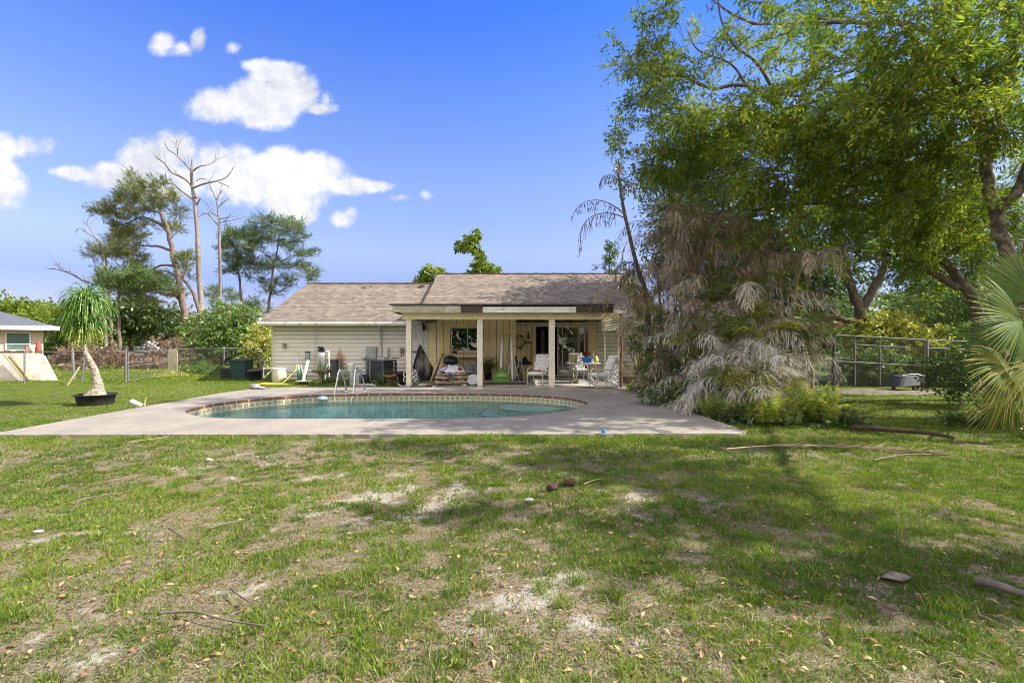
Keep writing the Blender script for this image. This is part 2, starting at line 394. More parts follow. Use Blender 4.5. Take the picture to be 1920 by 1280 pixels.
# pool shell
def ring(mb,A,B,za,zb,close=True,uv=None):
    n=len(A); mb.add([(p.x,p.y,za) for p in A]+[(p.x,p.y,zb) for p in B],[(i,(i+1)%n,(i+1)%n+n,i+n) for i in range(n)],True)
i1=inset(pool,.012); i0=inset(pool,.0)
mb=MB(); ring(mb,pool,i1,DZ+.003,DZ-.006); ring(mb,i1,i1,DZ-.006,DZ-.062); ring(mb,i1,pool,DZ-.062,DZ-.068)
m,nt,nd,lk,bs=newmat('coping_tile'); uvn=nt.nodes.new('ShaderNodeAttribute'); uvn.attribute_name='arc'
fr=math_(nt,'FRACT',math_(nt,'DIVIDE',uvn.outputs['Fac'],.32)); jt=sstep(nt,math_(nt,'ABSOLUTE',math_(nt,'SUBTRACT',fr,.5)),.455,.48)
cn=noise(nt,coords(nt),8,4,.6); cc=mix(nt,cn,(.13,.05,.028),(.24,.10,.055)); cc=mix(nt,jt,cc,(.5,.44,.38)); lk.new(cc,bs.inputs['Base Color']); bs.inputs['Roughness'].default_value=.45
COPE=m
def arcattr(o,loop,nr):
    s=[0]
    for i in range(len(loop)): s.append(s[-1]+(loop[(i+1)%len(loop)]-loop[i]).length)
    at=o.data.attributes.new('arc','FLOAT','CORNER'); vals=[]
    L=len(loop)
    for f in o.data.polygons:
        k=f.index%L
        vals+= [s[k],s[k+1],s[k+1],s[k]]
    at.data.foreach_set('value',vals)
o=struct('pool_coping',mb,m); arcattr(o,pool,3)
m,nt,nd,lk,bs=newmat('waterline_tile'); ar=nt.nodes.new('ShaderNodeAttribute'); ar.attribute_name='arc'
ge=nt.nodes.new('ShaderNodeSeparateXYZ'); lk.new(coords(nt),ge.inputs[0])
T=.15
uu=math_(nt,'SUBTRACT',math_(nt,'FRACT',math_(nt,'DIVIDE',ar.outputs['Fac'],T)),.5)
v_=math_(nt,'SUBTRACT',math_(nt,'FRACT',math_(nt,'DIVIDE',math_(nt,'SUBTRACT',DZ-.068,ge.outputs[2]),T)),.5)
rr=math_(nt,'SQRT',math_(nt,'ADD',math_(nt,'MULTIPLY',uu,uu),math_(nt,'MULTIPLY',v_,v_)))
cc=mix(nt,sstep(nt,math_(nt,'ABSOLUTE',math_(nt,'SUBTRACT',rr,.30)),.045,.075,1,0),(.62,.55,.38),(.12,.12,.07))
cc=mix(nt,sstep(nt,math_(nt,'ABSOLUTE',math_(nt,'SUBTRACT',rr,.20)),.03,.06,1,0),cc,(.38,.30,.14))
cc=mix(nt,sstep(nt,rr,.06,.11,1,0),cc,(.16,.12,.05))
cc=mix(nt,sstep(nt,rr,.60,.66),cc,(.20,.16,.07))
cc=mix(nt,sstep(nt,math_(nt,'ABSOLUTE',uu),.47,.49),cc,(.5,.46,.38))
lk.new(cc,bs.inputs['Base Color']); bs.inputs['Roughness'].default_value=.3
mb=MB(); ring(mb,pool,pool,DZ-.068,DZ-.068-.3); o=struct('waterline_tiles',mb,m); arcattr(o,pool,1)
WZ=-.165
mb=MB(); p2=inset(pool,.02); p3=inset(pool,.6)
ring(mb,p2,p2,-.30,-1.0); ring(mb,p2,p3,-1.0,-1.45); vs,fs=fill([(p.x,p.y) for p in p3],[],-1.45); mb.add(vs,fs)
mb.v=[v for v in mb.v]
m,nt,nd,lk,bs=newmat('pool_plaster'); co=coords(nt); a=noise(nt,co,1.1,5,.65,(1,1.5,1))
lk.new(mix(nt,sstep(nt,a,.38,.62),(.20,.42,.41),(.68,.84,.80)),bs.inputs['Base Color']); bs.inputs['Roughness'].default_value=.8; PLAST=m
struct('pool_basin',mb,m)
# curved entry steps in the right end
cen=Vector((.55,13.0,0))
mb=MB()
for k,(rx,ry,zt) in enumerate(((1.85,1.8,-.62),(1.35,1.4,-.42),(.9,1.0,-.24))):
    poly=[]
    for t in np.linspace(0,2*PI,40,endpoint=False):
        poly.append((cen.x+rx*math.cos(t)*1.05,cen.y+.25+ry*math.sin(t)))
    # keep inside the pool
    def inside(p):
        c=False;n=len(pool)
        for i in range(n):
            a_,b_=pool[i],pool[i-1]
            if (a_.y>p[1])!=(b_.y>p[1]) and p[0]<(b_.x-a_.x)*(p[1]-a_.y)/(b_.y-a_.y)+a_.x: c=not c
        return c
    def pull(p):
        c_=(cen.x-.1,cen.y-.3)
        for j in range(60):
            q_=(c_[0]+(p[0]-c_[0])*(1-j/60),c_[1]+(p[1]-c_[1])*(1-j/60))
            if inside(q_): return (c_[0]+(q_[0]-c_[0])*1.01,c_[1]+(q_[1]-c_[1])*1.01)
        return c_
    poly=[pull(p) for p in poly]; n=len(poly)
    mb.add([(p[0],p[1],zt) for p in poly],[tuple(range(n))]); mb.add([(p[0],p[1],z) for z in (zt,-1.4) for p in poly],[(i,i+n,(i+1)%n+n,(i+1)%n) for i in range(n)])
    e_=MB()
    STEPE=globals().setdefault('STEPE',mk('step_edge',(.06,.10,.10),(.10,.14,.14)))
    for a_,b_ in zip(poly,poly[1:]+poly[:1]):
        if a_[1]<cen.y+.9: e_.bar((a_[0],a_[1],zt+.012),(b_[0],b_[1],zt+.012),.05,.02)
    struct('step_edge',e_,STEPE)
struct('pool_steps',mb,mk('step_plaster',(.36,.56,.54),(.27,.46,.45),.8,3))
# water
mb=MB(); vs,fs=fill([(p.x,p.y) for p in pool],[],WZ); mb.add(vs,fs)
m=bpy.data.materials.new('pool_water'); m.use_nodes=True; nt=m.node_tree; nt.nodes.clear()
co=coords(nt); w1=noise(nt,co,3.2,4,.62,(1,2.2,1)); w2=noise(nt,co,.7,3,.6,(1,2.5,1))
b1=nt.nodes.new('ShaderNodeBump'); b1.inputs['Strength'].default_value=.8; b1.inputs['Distance'].default_value=.06
nt.links.new(math_(nt,'ADD',w1,math_(nt,'MULTIPLY',w2,3.0)),b1.inputs['Height'])
fr=nt.nodes.new('ShaderNodeFresnel'); fr.inputs[0].default_value=1.33; nt.links.new(b1.outputs[0],fr.inputs['Normal'])
gl=nt.nodes.new('ShaderNodeBsdfGlossy'); gl.inputs['Roughness'].default_value=.03; nt.links.new(b1.outputs[0],gl.inputs['Normal'])
tr=nt.nodes.new('ShaderNodeBsdfTransparent'); tr.inputs[0].default_value=(.62,.90,.88,1)
df=nt.nodes.new('ShaderNodeBsdfDiffuse'); df.inputs[0].default_value=(.07,.30,.27,1)
m0=nt.nodes.new('ShaderNodeMixShader'); m0.inputs[0].default_value=.08; nt.links.new(tr.outputs[0],m0.inputs[1]); nt.links.new(df.outputs[0],m0.inputs[2])
m1=nt.nodes.new('ShaderNodeMixShader'); nt.links.new(math_(nt,'MULTIPLY',fr.outputs[0],.9),m1.inputs[0]); nt.links.new(m0.outputs[0],m1.inputs[1]); nt.links.new(gl.outputs[0],m1.inputs[2])
ou=nt.nodes.new('ShaderNodeOutputMaterial'); nt.links.new(m1.outputs[0],ou.inputs[0])
struct('pool_water',mb,m)
# ================================================================ house
H=thing('house','low beige ranch house with brown shingle roof and covered rear patio','house',(0,18,0))
CREAM=mk('cream_paint',(.80,.74,.61),(.72,.65,.50),.7,3,bs=.1,speck=(18,(.35,.27,.14),.5))
YEL=mk('yellow_boards',(.88,.76,.46),(.80,.67,.38),.75,2.5,bs=.1,speck=(14,(.33,.25,.12),.45))
WHITE=mk('white_trim',(.72,.72,.68),(.58,.58,.53),.6,4,speck=(9,(.33,.33,.27),.55))
GUT=mk('gutter_paint',(.70,.67,.58),(.58,.56,.48),.6,2.2,speck=(5,(.25,.25,.2),.6))
DARK=mk('dark_fascia',(.035,.03,.028),(.06,.05,.045),.8,6)
BLACK=mk('black_plastic',(.02,.02,.022),(.03,.03,.03),.5,8)
ALU=mk('aluminium',(.62,.62,.62),(.5,.5,.5),.35,8,metal=.8)
FRAME=mk('window_frame',(.66,.62,.50),(.58,.54,.42),.5,6)
# siding with its rust stain
m,nt,nd,lk,bs=newmat('siding'); co=coords(nt); a=noise(nt,co,3,5,.6,(.3,1,2))
cc=mix(nt,sstep(nt,a,.3,.7),(.72,.67,.57),(.80,.75,.65))
s3=nt.nodes.new('ShaderNodeSeparateXYZ'); lk.new(co,s3.inputs[0])
stz=math_(nt,'SUBTRACT',1.32,s3.outputs[2]); sn=noise(nt,co,7,4,.7,(2,1,.6))
wd=math_(nt,'ADD',math_(nt,'MINIMUM',math_(nt,'MULTIPLY',stz,.5),.19),math_(nt,'MULTIPLY',math_(nt,'SUBTRACT',sn,.5),.35))
dd=math_(nt,'SUBTRACT',wd,math_(nt,'ABSOLUTE',math_(nt,'SUBTRACT',s3.outputs[0],-6.98)))
cc=mix(nt,math_(nt,'MULTIPLY',sstep(nt,dd,-.09,.09),.85),cc,(.46,.22,.06))
ds=sstep(nt,math_(nt,'ADD',s3.outputs[2],math_(nt,'MULTIPLY',sn,.5)),.25,.75,.45,0); cc=mix(nt,ds,cc,(.22,.2,.14))
lk.new(cc,bs.inputs['Base Color']); bs.inputs['Roughness'].default_value=.6; SIDING=m
def siding(mb,x0,x1,y,z0,z1,pitch=.165,depth=.026):
    z=z0
    while z<z1-.01:
        zt=min(z+pitch-.022,z1)
        mb.add([(x0,y-depth,z),(x1,y-depth,z),(x1,y,zt),(x0,y,zt)],[(0,1,2,3)])
        mb.add([(x0,y,z),(x1,y,z),(x1,y-depth,z),(x0,y-depth,z)],[(0,1,2,3)])
        z+=pitch
def boards(mb,x0,x1,y,z0,z1,pitch=.2,gap=.022,d=.012,holes=()):
    x=x0
    while x<x1-.01:
        xe=min(x+pitch-gap,x1)
        segs=[(z0,z1)]
        for hx0,hx1,hz0,hz1 in holes:
            if xe>hx0 and x<hx1: segs=[(z0,hz0),(hz1,z1)]
        for a_,b_ in segs: mb.box(x,xe,y-d,y,a_,b_)
        x+=pitch
    bk=MB()
    if not holes: bk.box(x0,x1,y+.001,y+.1,z0,z1)
    else:
        hx0,hx1,hz0,hz1=holes[0]
        bk.box(x0,hx0,y+.001,y+.1,z0,z1); bk.box(hx1,x1,y+.001,y+.1,z0,z1); bk.box(hx0,hx1,y+.001,y+.1,z0,hz0); bk.box(hx0,hx1,y+.001,y+.1,hz1,z1)
    bk.build('wall_sheathing',mk('painted_groove_shadow',(.20,.15,.07),(.15,.11,.05)),H)  # backing coloured dark to stand in for shadow in the board grooves
YW=19.5; XL=-9.73; XC=-3.42
mb=MB(); siding(mb,XL+.07,-4.14,YW,.02,2.24); mb.build('siding_wall',SIDING,H)
JOINT=mk('painted_joint_shadow',(.30,.27,.22),(.24,.21,.17))  # shadow lines under the siding laps, put into the backing colour
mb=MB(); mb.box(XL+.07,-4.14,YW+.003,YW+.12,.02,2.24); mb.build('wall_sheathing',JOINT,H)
mb=MB(); mb.box(XL-.02,XL+.07,YW-.035,YW+.06,0,2.24); mb.build('corner_trim',FRAME,H)
mb=MB(); mb.box(XL,XL+.12,YW+.06,26.6,0,2.3); mb.box(XL+.1,XC,YW+.13,27,.0,.1); mb.build('side_wall',SIDING,H)
mb=MB(); mb.box(XL,5,27,27.1,0,2.6); mb.build('rear_wall',SIDING,H)
mb=MB(); mb.box(XL+.5,4.9,YW+.13,26.9,2.3,2.34); mb.build('ceiling',mk('ceiling',(.5,.48,.42)),H)
# roofs
m,nt,nd,lk,bs=newmat('shingles'); co=coords(nt)
br=nt.nodes.new('ShaderNodeTexBrick'); br.offset=.37; br.squash=1; br.inputs['Scale'].default_value=1
br.inputs['Brick Width'].default_value=.21; br.inputs['Row Height'].default_value=.16; br.inputs['Mortar Size'].default_value=.0; br.inputs['Bias'].default_value=-.1
br.inputs['Color1'].default_value=(.12,.093,.068,1); br.inputs['Color2'].default_value=(.335,.275,.205,1); br.inputs['Mortar'].default_value=(.1,.08,.07,1)
wv=noise(nt,co,3,3,.6); lk.new(co,br.inputs['Vector'])
br2=nt.nodes.new('ShaderNodeTexBrick'); br2.offset=.61; br2.inputs['Scale'].default_value=1; br2.inputs['Brick Width'].default_value=.33; br2.inputs['Row Height'].default_value=.16; br2.inputs['Mortar Size'].default_value=0
br2.inputs['Color1'].default_value=(.19,.16,.135,1); br2.inputs['Color2'].default_value=(.26,.205,.155,1); lk.new(co,br2.inputs['Vector'])
cc=mix(nt,.4,br.outputs[0],br2.outputs[0])
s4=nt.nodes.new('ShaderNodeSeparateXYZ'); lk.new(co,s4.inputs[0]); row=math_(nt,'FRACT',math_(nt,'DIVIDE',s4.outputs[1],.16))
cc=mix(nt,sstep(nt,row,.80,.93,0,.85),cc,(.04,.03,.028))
g_=noise(nt,co,70,3,.8); cc=mix(nt,sstep(nt,g_,.4,.65,0,.35),cc,(.12,.09,.07)); st=noise(nt,co,.8,4,.6,(1,.4,1)); cc=mix(nt,sstep(nt,st,.45,.75,0,.35),cc,(.18,.15,.13))
lk.new(cc,bs.inputs['Base Color']); bs.inputs['Roughness'].default_value=.95; bs.inputs['Specular IOR Level'].default_value=.15
bump(nt,bs,math_(nt,'ADD',math_(nt,'MULTIPLY',row,-1.0),math_(nt,'MULTIPLY',g_,.3)),.8,.012); SHING=m
def gable(mb,x0,x1,ye,ze,yr,zr,t=.09):
    yb=2*yr-ye
    for (a,b) in (((ye,ze),(yr,zr)),((yr,zr),(yb,ze))):
        vs=[(x0,a[0],a[1]),(x1,a[0],a[1]),(x1,b[0],b[1]),(x0,b[0],b[1])]
        vs+= [(x,y,z-t) for x,y,z in vs]
        mb.add(vs,[(0,1,2,3),(7,6,5,4),(0,4,5,1),(1,5,6,2),(2,6,7,3),(3,7,4,0)])
mb=MB(); gable(mb,-10.0,-3.0,18.92,2.39,23.5,4.41); RL=mb.build('roof',SHING,H)
mb=MB(); gable(mb,-3.72,5.6,19.2,2.79,24.2,4.98); RM=mb.build('roof',SHING,H)
mb=MB(); mb.add([(-3.66,19.6,2.7),(-3.66,24.2,4.86),(-3.66,28.8,2.7)],[(0,1,2)]); mb.add([(-3.6,19.6,2.7),(-3.6,24.2,4.86),(-3.6,28.8,2.7)],[(0,2,1)]); mb.build('gable_panel',FRAME,H)
mb=MB(); mb.add([(-9.7,19.5,2.25),(-9.7,23.5,4.3),(-9.7,27.5,2.25)],[(0,1,2)]); mb.build('gable_panel',SIDING,H)
for o_,(x0,x1,yr,zr) in enumerate(((-10,-3.75,23.5,4.41),(-3.72,5.6,24.2,4.98))):
    x=x0; mb=MB()
    while x<x1: mb.box(x,min(x+.3,x1),yr-.14,yr+.14,zr-.05,zr+.018+.006*math.sin(x*7)); x+=.3
    mb.build('ridge_cap',SHING,H)
# gutter + soffit left wing
mb=MB(); prof=[(18.80,2.37),(18.80,2.33),(18.775,2.27),(18.80,2.20),(18.91,2.20),(18.91,2.31),(18.82,2.31)]
n=len(prof); mb.add([(x,y,z) for x in (-9.98,-4.0) for y,z in prof],[(i,(i+1)%n,(i+1)%n+n,i+n) for i in range(n)]+[tuple(range(n))[::-1],tuple(range(n,2*n))])
mb.build('gutter',GUT,H)
mb=MB(); mb.box(-9.95,-4.0,18.925,YW+.02,2.235,2.262); mb.build('soffit',GUT,H)
mb=MB(); mb.box(-9.99,-9.955,18.9,19.6,2.2,2.5); mb.build('rake_board',GUT,H)
mb=MB(); mb.tube([(-5.32,18.86,2.22),(-5.32,19.1,2.16),(-5.32,19.40,2.06),(-5.32,19.42,1.0),(-5.32,19.36,.98)],.045,8); DS=mb.build('downspout',WHITE,H)
# roof fittings
mb=MB(); c=P(690,538,22.9); mb.box(c.x-.11,c.x+.11,c.y-.13,c.y+.13,c.z-.13,c.z+.06); mb.box(c.x-.15,c.x+.15,c.y-.17,c.y+.17,c.z+.06,c.z+.085); mb.build('roof_vent',ALU,H)
mb=MB(); c=P(1091,521,23.7); mb.box(c.x-.1,c.x+.1,c.y-.12,c.y+.12,c.z-.2,c.z+.0); mb.box(c.x-.13,c.x+.13,c.y-.15,c.y+.15,c.z+.0,c.z+.025); mb.build('roof_vent',WHITE,H)
mb=MB(); c=P(698,585,20.2); mb.tube([(c.x,c.y,c.z-.1),(c.x,c.y,c.z+.18)],.03,10); mb.lathe([(.12,-.02),(.05,.04),(.03,.06)],(c.x,c.y,c.z-.05),12); mb.build('vent_pipe',mk('grey_pipe',(.3,.31,.33)),H)
# patio roof
PY=15.7; PB=16.1
mb=MB(); vs=[(-4.0,PY-.03,2.80),(3.36,PY-.03,2.80),(3.36,19.6,2.99),(-4.0,19.6,2.99)]; vs+=[(x,y,z-.05) for x,y,z in vs]
mb.add(vs,[(0,1,2,3),(7,6,5,4),(0,4,5,1),(1,5,6,2),(2,6,7,3),(3,7,4,0)]); mb.build('patio_roof',DARK,H)
m,nt,nd,lk,bs=newmat('peeling_fascia'); co=coords(nt); a=noise(nt,co,3.0,5,.6,(1,1,.8)); b=noise(nt,co,4.5,4,.6,(1,1,3))
cc=mix(nt,sstep(nt,a,.42,.5),(.50,.48,.41),(.42,.36,.24)); cc=mix(nt,sstep(nt,b,.62,.66),cc,(.33,.19,.09)); cc=mix(nt,sstep(nt,b,.42,.36),cc,(.38,.36,.33)); lk.new(cc,bs.inputs['Base Color']); bs.inputs['Roughness'].default_value=.85; PEEL=m
xa=(864-960)/F*PY; xb=(905-960)/F*PY; xc=(1080-960)/F*PY
mb=MB(); mb.box(-3.93,xa,PY,PY+.03,2.52,2.735); mb.build('fascia',PEEL,H)
BF=mk('bare_fascia',(.06,.04,.035),(.1,.07,.05))
for a_,b_ in ((xa,xb),(xc,3.32)): mb=MB(); mb.box(a_,b_,PY+.004,PY+.03,2.505,2.735); mb.build('bare_fascia',BF,H)
mb=MB(); mb.box(xb,xc,PY-.02,PY+.01,2.515,2.70); mb.build('fascia',WHITE,H)
mb=MB(); mb.box(-3.93,-3.90,PY+.031,19.0,2.52,2.735); mb.build('fascia',DARK,H)
# beam of boards under the fascia
m=YEL
mb=MB(); x=-3.66
while x<3.55:
    mb.box(x,min(x+.252,3.6),PB-.09,PB-.06,2.325,2.50); x+=.256
mb.box(-3.68,3.62,PB-.06,PB+.06,2.33,2.53); mb.box(-3.68,3.62,PB-.10,PB+.0,2.30,2.322); mb.build('beam',YEL,H)
mb=MB(); mb.box(-3.68,3.3,PB-.35,PB-.1,2.50,2.515); mb.build('eave_board',YEL,H)
# ceiling joists + ceiling
mb=MB()
for x in np.arange(-3.4,3.6,.6): mb.box(x-.02,x+.02,PB+.07,20.9,2.42,2.56)
mb.build('rafters',YEL,H)
mb=MB(); mb.box(-3.6,3.6,PB+.07,20.9,2.565,2.585); mb.build('patio_ceiling',mk('patio_ceiling',(.82,.74,.54),(.72,.64,.46)),H)
for px,w_ in ((767,.175),(900,.19),(1034.5,.20)):
    x=(px-960)/F*PB; mb=MB(); mb.bbox(x-w_/2,x+w_/2,PB-w_/2,PB+w_/2,DZ+.03,2.299,.012); mb.box(x-w_/2+.02,x+w_/2-.02,PB-w_/2+.02,PB+w_/2-.02,DZ,DZ+.03)
    mb.build('post',CREAM,H)
mb=MB(); mb.box(3.55,3.63,PB-.05,PB+.03,DZ,2.32); mb.build('post',CREAM,H)
# patio walls: left part nearer, right part recessed
YR=21.0; XS=(967-960)/F*YW
mb=MB(); wx0,wx1=(846-960)/F*YW,(905.5-960)/F*YW; wz0,wz1=EYE-(658-640)/F*YW,EYE+(640-614)/F*YW
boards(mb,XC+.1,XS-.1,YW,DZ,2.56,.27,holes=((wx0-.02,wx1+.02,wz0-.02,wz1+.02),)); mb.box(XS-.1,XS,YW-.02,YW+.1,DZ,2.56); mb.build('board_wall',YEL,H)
mb=MB(); mb.box(XS-.03,XS-.001,YW+.1,YR,DZ,2.56); mb.build('return_wall',YEL,H)
GLASS=bpy.data.materials.new('glass'); GLASS.use_nodes=True; nt=GLASS.node_tree; nt.nodes.clear()
tr=nt.nodes.new('ShaderNodeBsdfTransparent'); tr.inputs[0].default_value=(.75,.8,.78,1); gl=nt.nodes.new('ShaderNodeBsdfGlossy'); gl.inputs['Roughness'].default_value=.01; gl.inputs[0].default_value=(.9,.92,.9,1)
m1=nt.nodes.new('ShaderNodeMixShader'); m1.inputs[0].default_value=.22; nt.links.new(tr.outputs[0],m1.inputs[1]); nt.links.new(gl.outputs[0],m1.inputs[2])
ou=nt.nodes.new('ShaderNodeOutputMaterial'); nt.links.new(m1.outputs[0],ou.inputs[0])
WN=bpy.data.objects
def framebox(mb,x0,x1,y,z0,z1,t=.04,d=.05,mids=()):
    mb.box(x0,x0+t,y-d,y,z0,z1); mb.box(x1-t,x1,y-d,y,z0,z1); mb.box(x0+t,x1-t,y-d,y,z0,z0+t); mb.box(x0+t,x1-t,y-d,y,z1-t,z1)
    for mx in mids: mb.box(mx-t/2,mx+t/2,y-d+.003,y,z0+t,z1-t)
def pane(x0,x1,y,z0,z1,parent):
    mb=MB(); mb.box(x0,x1,y,y+.006,z0,z1); return mb.build('pane',GLASS,parent)
mb=MB(); framebox(mb,wx0,wx1,YW+.01,wz0,wz1,.035,.05,((877-960)/F*YW,)); WD=mb.build('window',FRAME,H)
xm=(877-960)/F*YW; pane(wx0+.03,xm-.012,YW-.015,wz0+.03,wz1-.03,WD); pane(xm+.012,wx1-.03,YW-.008,wz0+.03,wz1-.03,WD)
mb=MB(); mb.box(wx0-.2,wx0-.03,YW-.03,YW-.0125,wz0,wz1+.12); mb.box(wx1+.03,wx1+.16,YW-.03,YW-.0125,wz0,wz1+.12); mb.box(wx0-.2,wx1+.16,YW-.032,YW-.0125,wz1+.02,wz1+.14); mb.build('window_trim',YEL,WD)
mb=MB(); mb.box(wx0-.05,wx1+.1,YW-.09,YW-.04,wz0-.07,wz0); mb.build('sill',FRAME,WD)
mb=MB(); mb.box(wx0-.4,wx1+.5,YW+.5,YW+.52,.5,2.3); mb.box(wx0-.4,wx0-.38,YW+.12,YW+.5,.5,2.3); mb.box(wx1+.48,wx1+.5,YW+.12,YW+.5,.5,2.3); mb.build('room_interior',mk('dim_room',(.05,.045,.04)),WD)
# white side door and frame at the left of the patio
dx0,dx1=-4.14,XC
mb=MB(); mb.box(dx0,dx1-.17,YW-.005,YW+.1,0,2.24); SD=mb.build('side_door',mk('door_panel',(.55,.56,.54),(.47,.48,.46)),H)
mb=MB(); mb.box(dx0+.02,dx1-.19,YW-.02,YW-.006,1.18,2.2); mb.box(dx0+.02,dx1-.19,YW-.014,YW-.0065,.1,1.12); mb.build('door_panel',mk('shade',(.74,.74,.68)),SD)
mb=MB(); mb.box(dx0,dx1-.17,YW-.03,YW-.006,1.125,1.16); mb.build('door_rail',DARK,SD)
mb=MB(); mb.box(dx1-.165,dx1,YW-.04,YW+.1,DZ,2.3); mb.build('corner_board',WHITE,H)
mb=MB(); mb.box(dx1+.001,dx1+.1,YW-.012,YW+.1,DZ,2.56); mb.build('board_wall',YEL,H)
# recessed wall with sliding door
sx0,sx1=(1004-960)/F*YR,(1105-960)/F*YR; sz1=EYE+(640-611)/F*YR; sz0=EYE-(704-640)/F*YR
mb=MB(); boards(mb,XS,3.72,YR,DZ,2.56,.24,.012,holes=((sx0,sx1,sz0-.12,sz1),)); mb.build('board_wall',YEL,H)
mb=MB(); mb.box(sx0-.14,sx0-.002,YR-.03,YR-.013,DZ,sz1+.12); mb.box(sx1+.002,sx1+.14,YR-.03,YR-.013,DZ,sz1+.12); mb.box(sx0-.002,sx1+.002,YR-.031,YR-.013,sz1+.002,sz1+.13); mb.build('door_trim',YEL,H)
mb=MB(); framebox(mb,sx0,sx1,YR+.04,sz0,sz1,.03,.08); SL=mb.build('sliding_door',FRAME,H)
p0,p1,p2_,p3_=(1045-960)/F*YR,(1048-960)/F*YR,(1054.5-960)/F*YR,(1096-960)/F*YR
mb=MB(); framebox(mb,p0,sx1-.03,YR-.0,sz0+.03,sz1-.03,.045,.03,(p2_,p3_)); mb.build('door_frame',FRAME,SL)
pane(p0+.04,sx1-.07,YR-.015,sz0+.07,sz1-.07,SL)
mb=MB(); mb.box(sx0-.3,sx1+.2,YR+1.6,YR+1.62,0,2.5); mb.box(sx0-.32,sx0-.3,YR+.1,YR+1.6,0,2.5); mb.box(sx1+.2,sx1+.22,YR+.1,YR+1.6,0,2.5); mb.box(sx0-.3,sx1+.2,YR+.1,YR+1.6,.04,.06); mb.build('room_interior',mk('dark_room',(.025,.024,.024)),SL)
mb=MB()
for k in range(9): 
    x=sx0+.25+.018*k; mb.tube([(x,YR+.2+.02*(k%2),.15),(x+.01,YR+.2+.02*((k+1)%2),2.1)],.012,5)
mb.build('curtain',mk('curtain',(.13,.13,.14)),SL)
mb=MB(); mb.box(sx0-.05,sx1+.05,YR-.16,YR-.032,DZ+.012,sz0-.01); mb.build('threshold',mk('threshold',(.3,.32,.34)),SL)
# wall right of the patio, fascia end
mb=MB(); siding(mb,3.74,5.4,YR+.02,.02,2.6); mb.build('siding_wall',SIDING,H)
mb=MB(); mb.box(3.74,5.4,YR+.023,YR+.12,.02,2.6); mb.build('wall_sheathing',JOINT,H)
mb=MB(); mb.box(3.4,5.6,19.12,19.2,2.62,2.80); mb.build('fascia',WHITE,H)
mb=MB(); mb.box(5.3,5.4,YR+.2,27,0,2.7); mb.build('side_wall',SIDING,H)
# lattice
def lattice(mb,o_,u_,v_,w,h,pitch=.13,st=.034,t=.012,nrm=None):
    o_=Vector(o_);u_=Vector(u_);v_=Vector(v_); nrm=u_.cross(v_).normalized()
    for sgn in (1,-1):
        c=-h
        while c<w:
            # line x = c + y*1 (or mirrored)
            y0=max(0,-c); y1=min(h,w-c)
            if y1-y0>.03:
                a=(c+y0,y0); b=(c+y1,y1)
                if sgn<0: a=(w-a[0],a[1]); b=(w-b[0],b[1])
                A_=o_+u_*a[0]+v_*a[1]+nrm*(t/2*sgn); B_=o_+u_*b[0]+v_*b[1]+nrm*(t/2*sgn)
                d=(B_-A_).normalized(); s_=d.cross(nrm)*st/2; tn=nrm*t/2
                vs=[A_-s_-tn,A_+s_-tn,A_+s_+tn,A_-s_+tn,B_-s_-tn,B_+s_-tn,B_+s_+tn,B_-s_+tn]
                mb.add(vs,[(0,3,2,1),(4,5,6,7),(0,1,5,4),(1,2,6,5),(2,3,7,6),(3,0,4,7)])
            c+=pitch*1.414
LAT=mk('lattice_paint',(.66,.62,.50),(.55,.5,.38),.7,6); LATW=mk('white_lattice',(.74,.75,.74),(.6,.61,.6),.6,6)
mb=MB(); lattice(mb,(3.59,PB+.05,1.98),(0,1,0),(0,0,1),4.7,.42)
mb.box(3.575,3.605,PB+.05,20.8,1.95,1.98)
for a_,b_ in ((PB+.05,1),(20.3,-1),(18.6,1),(18.5,-1)):
    mb.add([(3.58,a_,1.95),(3.58,a_+.35*b_,1.95),(3.58,a_,1.35),(3.6,a_,1.95),(3.6,a_+.35*b_,1.95),(3.6,a_,1.35)],[(0,1,2),(5,4,3),(0,3,4,1),(1,4,5,2),(2,5,3,0)])
mb.build('lattice_frieze',LAT,H)
for y in (18.55,20.4): mb=MB(); mb.box(3.56,3.62,y-.04,y+.04,DZ+.012,2.32); mb.build('post',CREAM,H)
mb=MB(); lattice(mb,(3.59,PB+.05,DZ+.06),(0,1,0),(0,0,1),2.35,.62); mb.box(3.575,3.605,PB+.05,18.5,.72,.75); mb.box(3.575,3.605,PB+.05,18.5,.075,.11); mb.build('lattice_panel',LATW,H)
mb=MB(); lattice(mb,(-3.58,PB+.3,2.0),(0,1,0),(0,0,1),2.6,.34,.12); mb.build('lattice_panel',LATW,H)
mb=MB(); x=(1165-960)/F*15.9; mb.tube([(x,15.95,.0),(x+.01,15.95,2.5)],.055,10); mono('leaning_pole',mb,mk('rusty_brown',(.13,.07,.045),(.22,.12,.08)),'dark brown rusty pole standing just right of the white patio corner post','pole')
# lamp beside side door
mb=MB(); c=P(795,614,19.3); mb.lathe([(.02,.12),(.06,.08),(.075,0),(.05,-.12),(.02,-.14)],c,10); mb.box(c.x-.015,c.x+.015,c.y,YW-.03,c.z+.05,c.z+.08); mb.build('wall_lamp',BLACK,H)
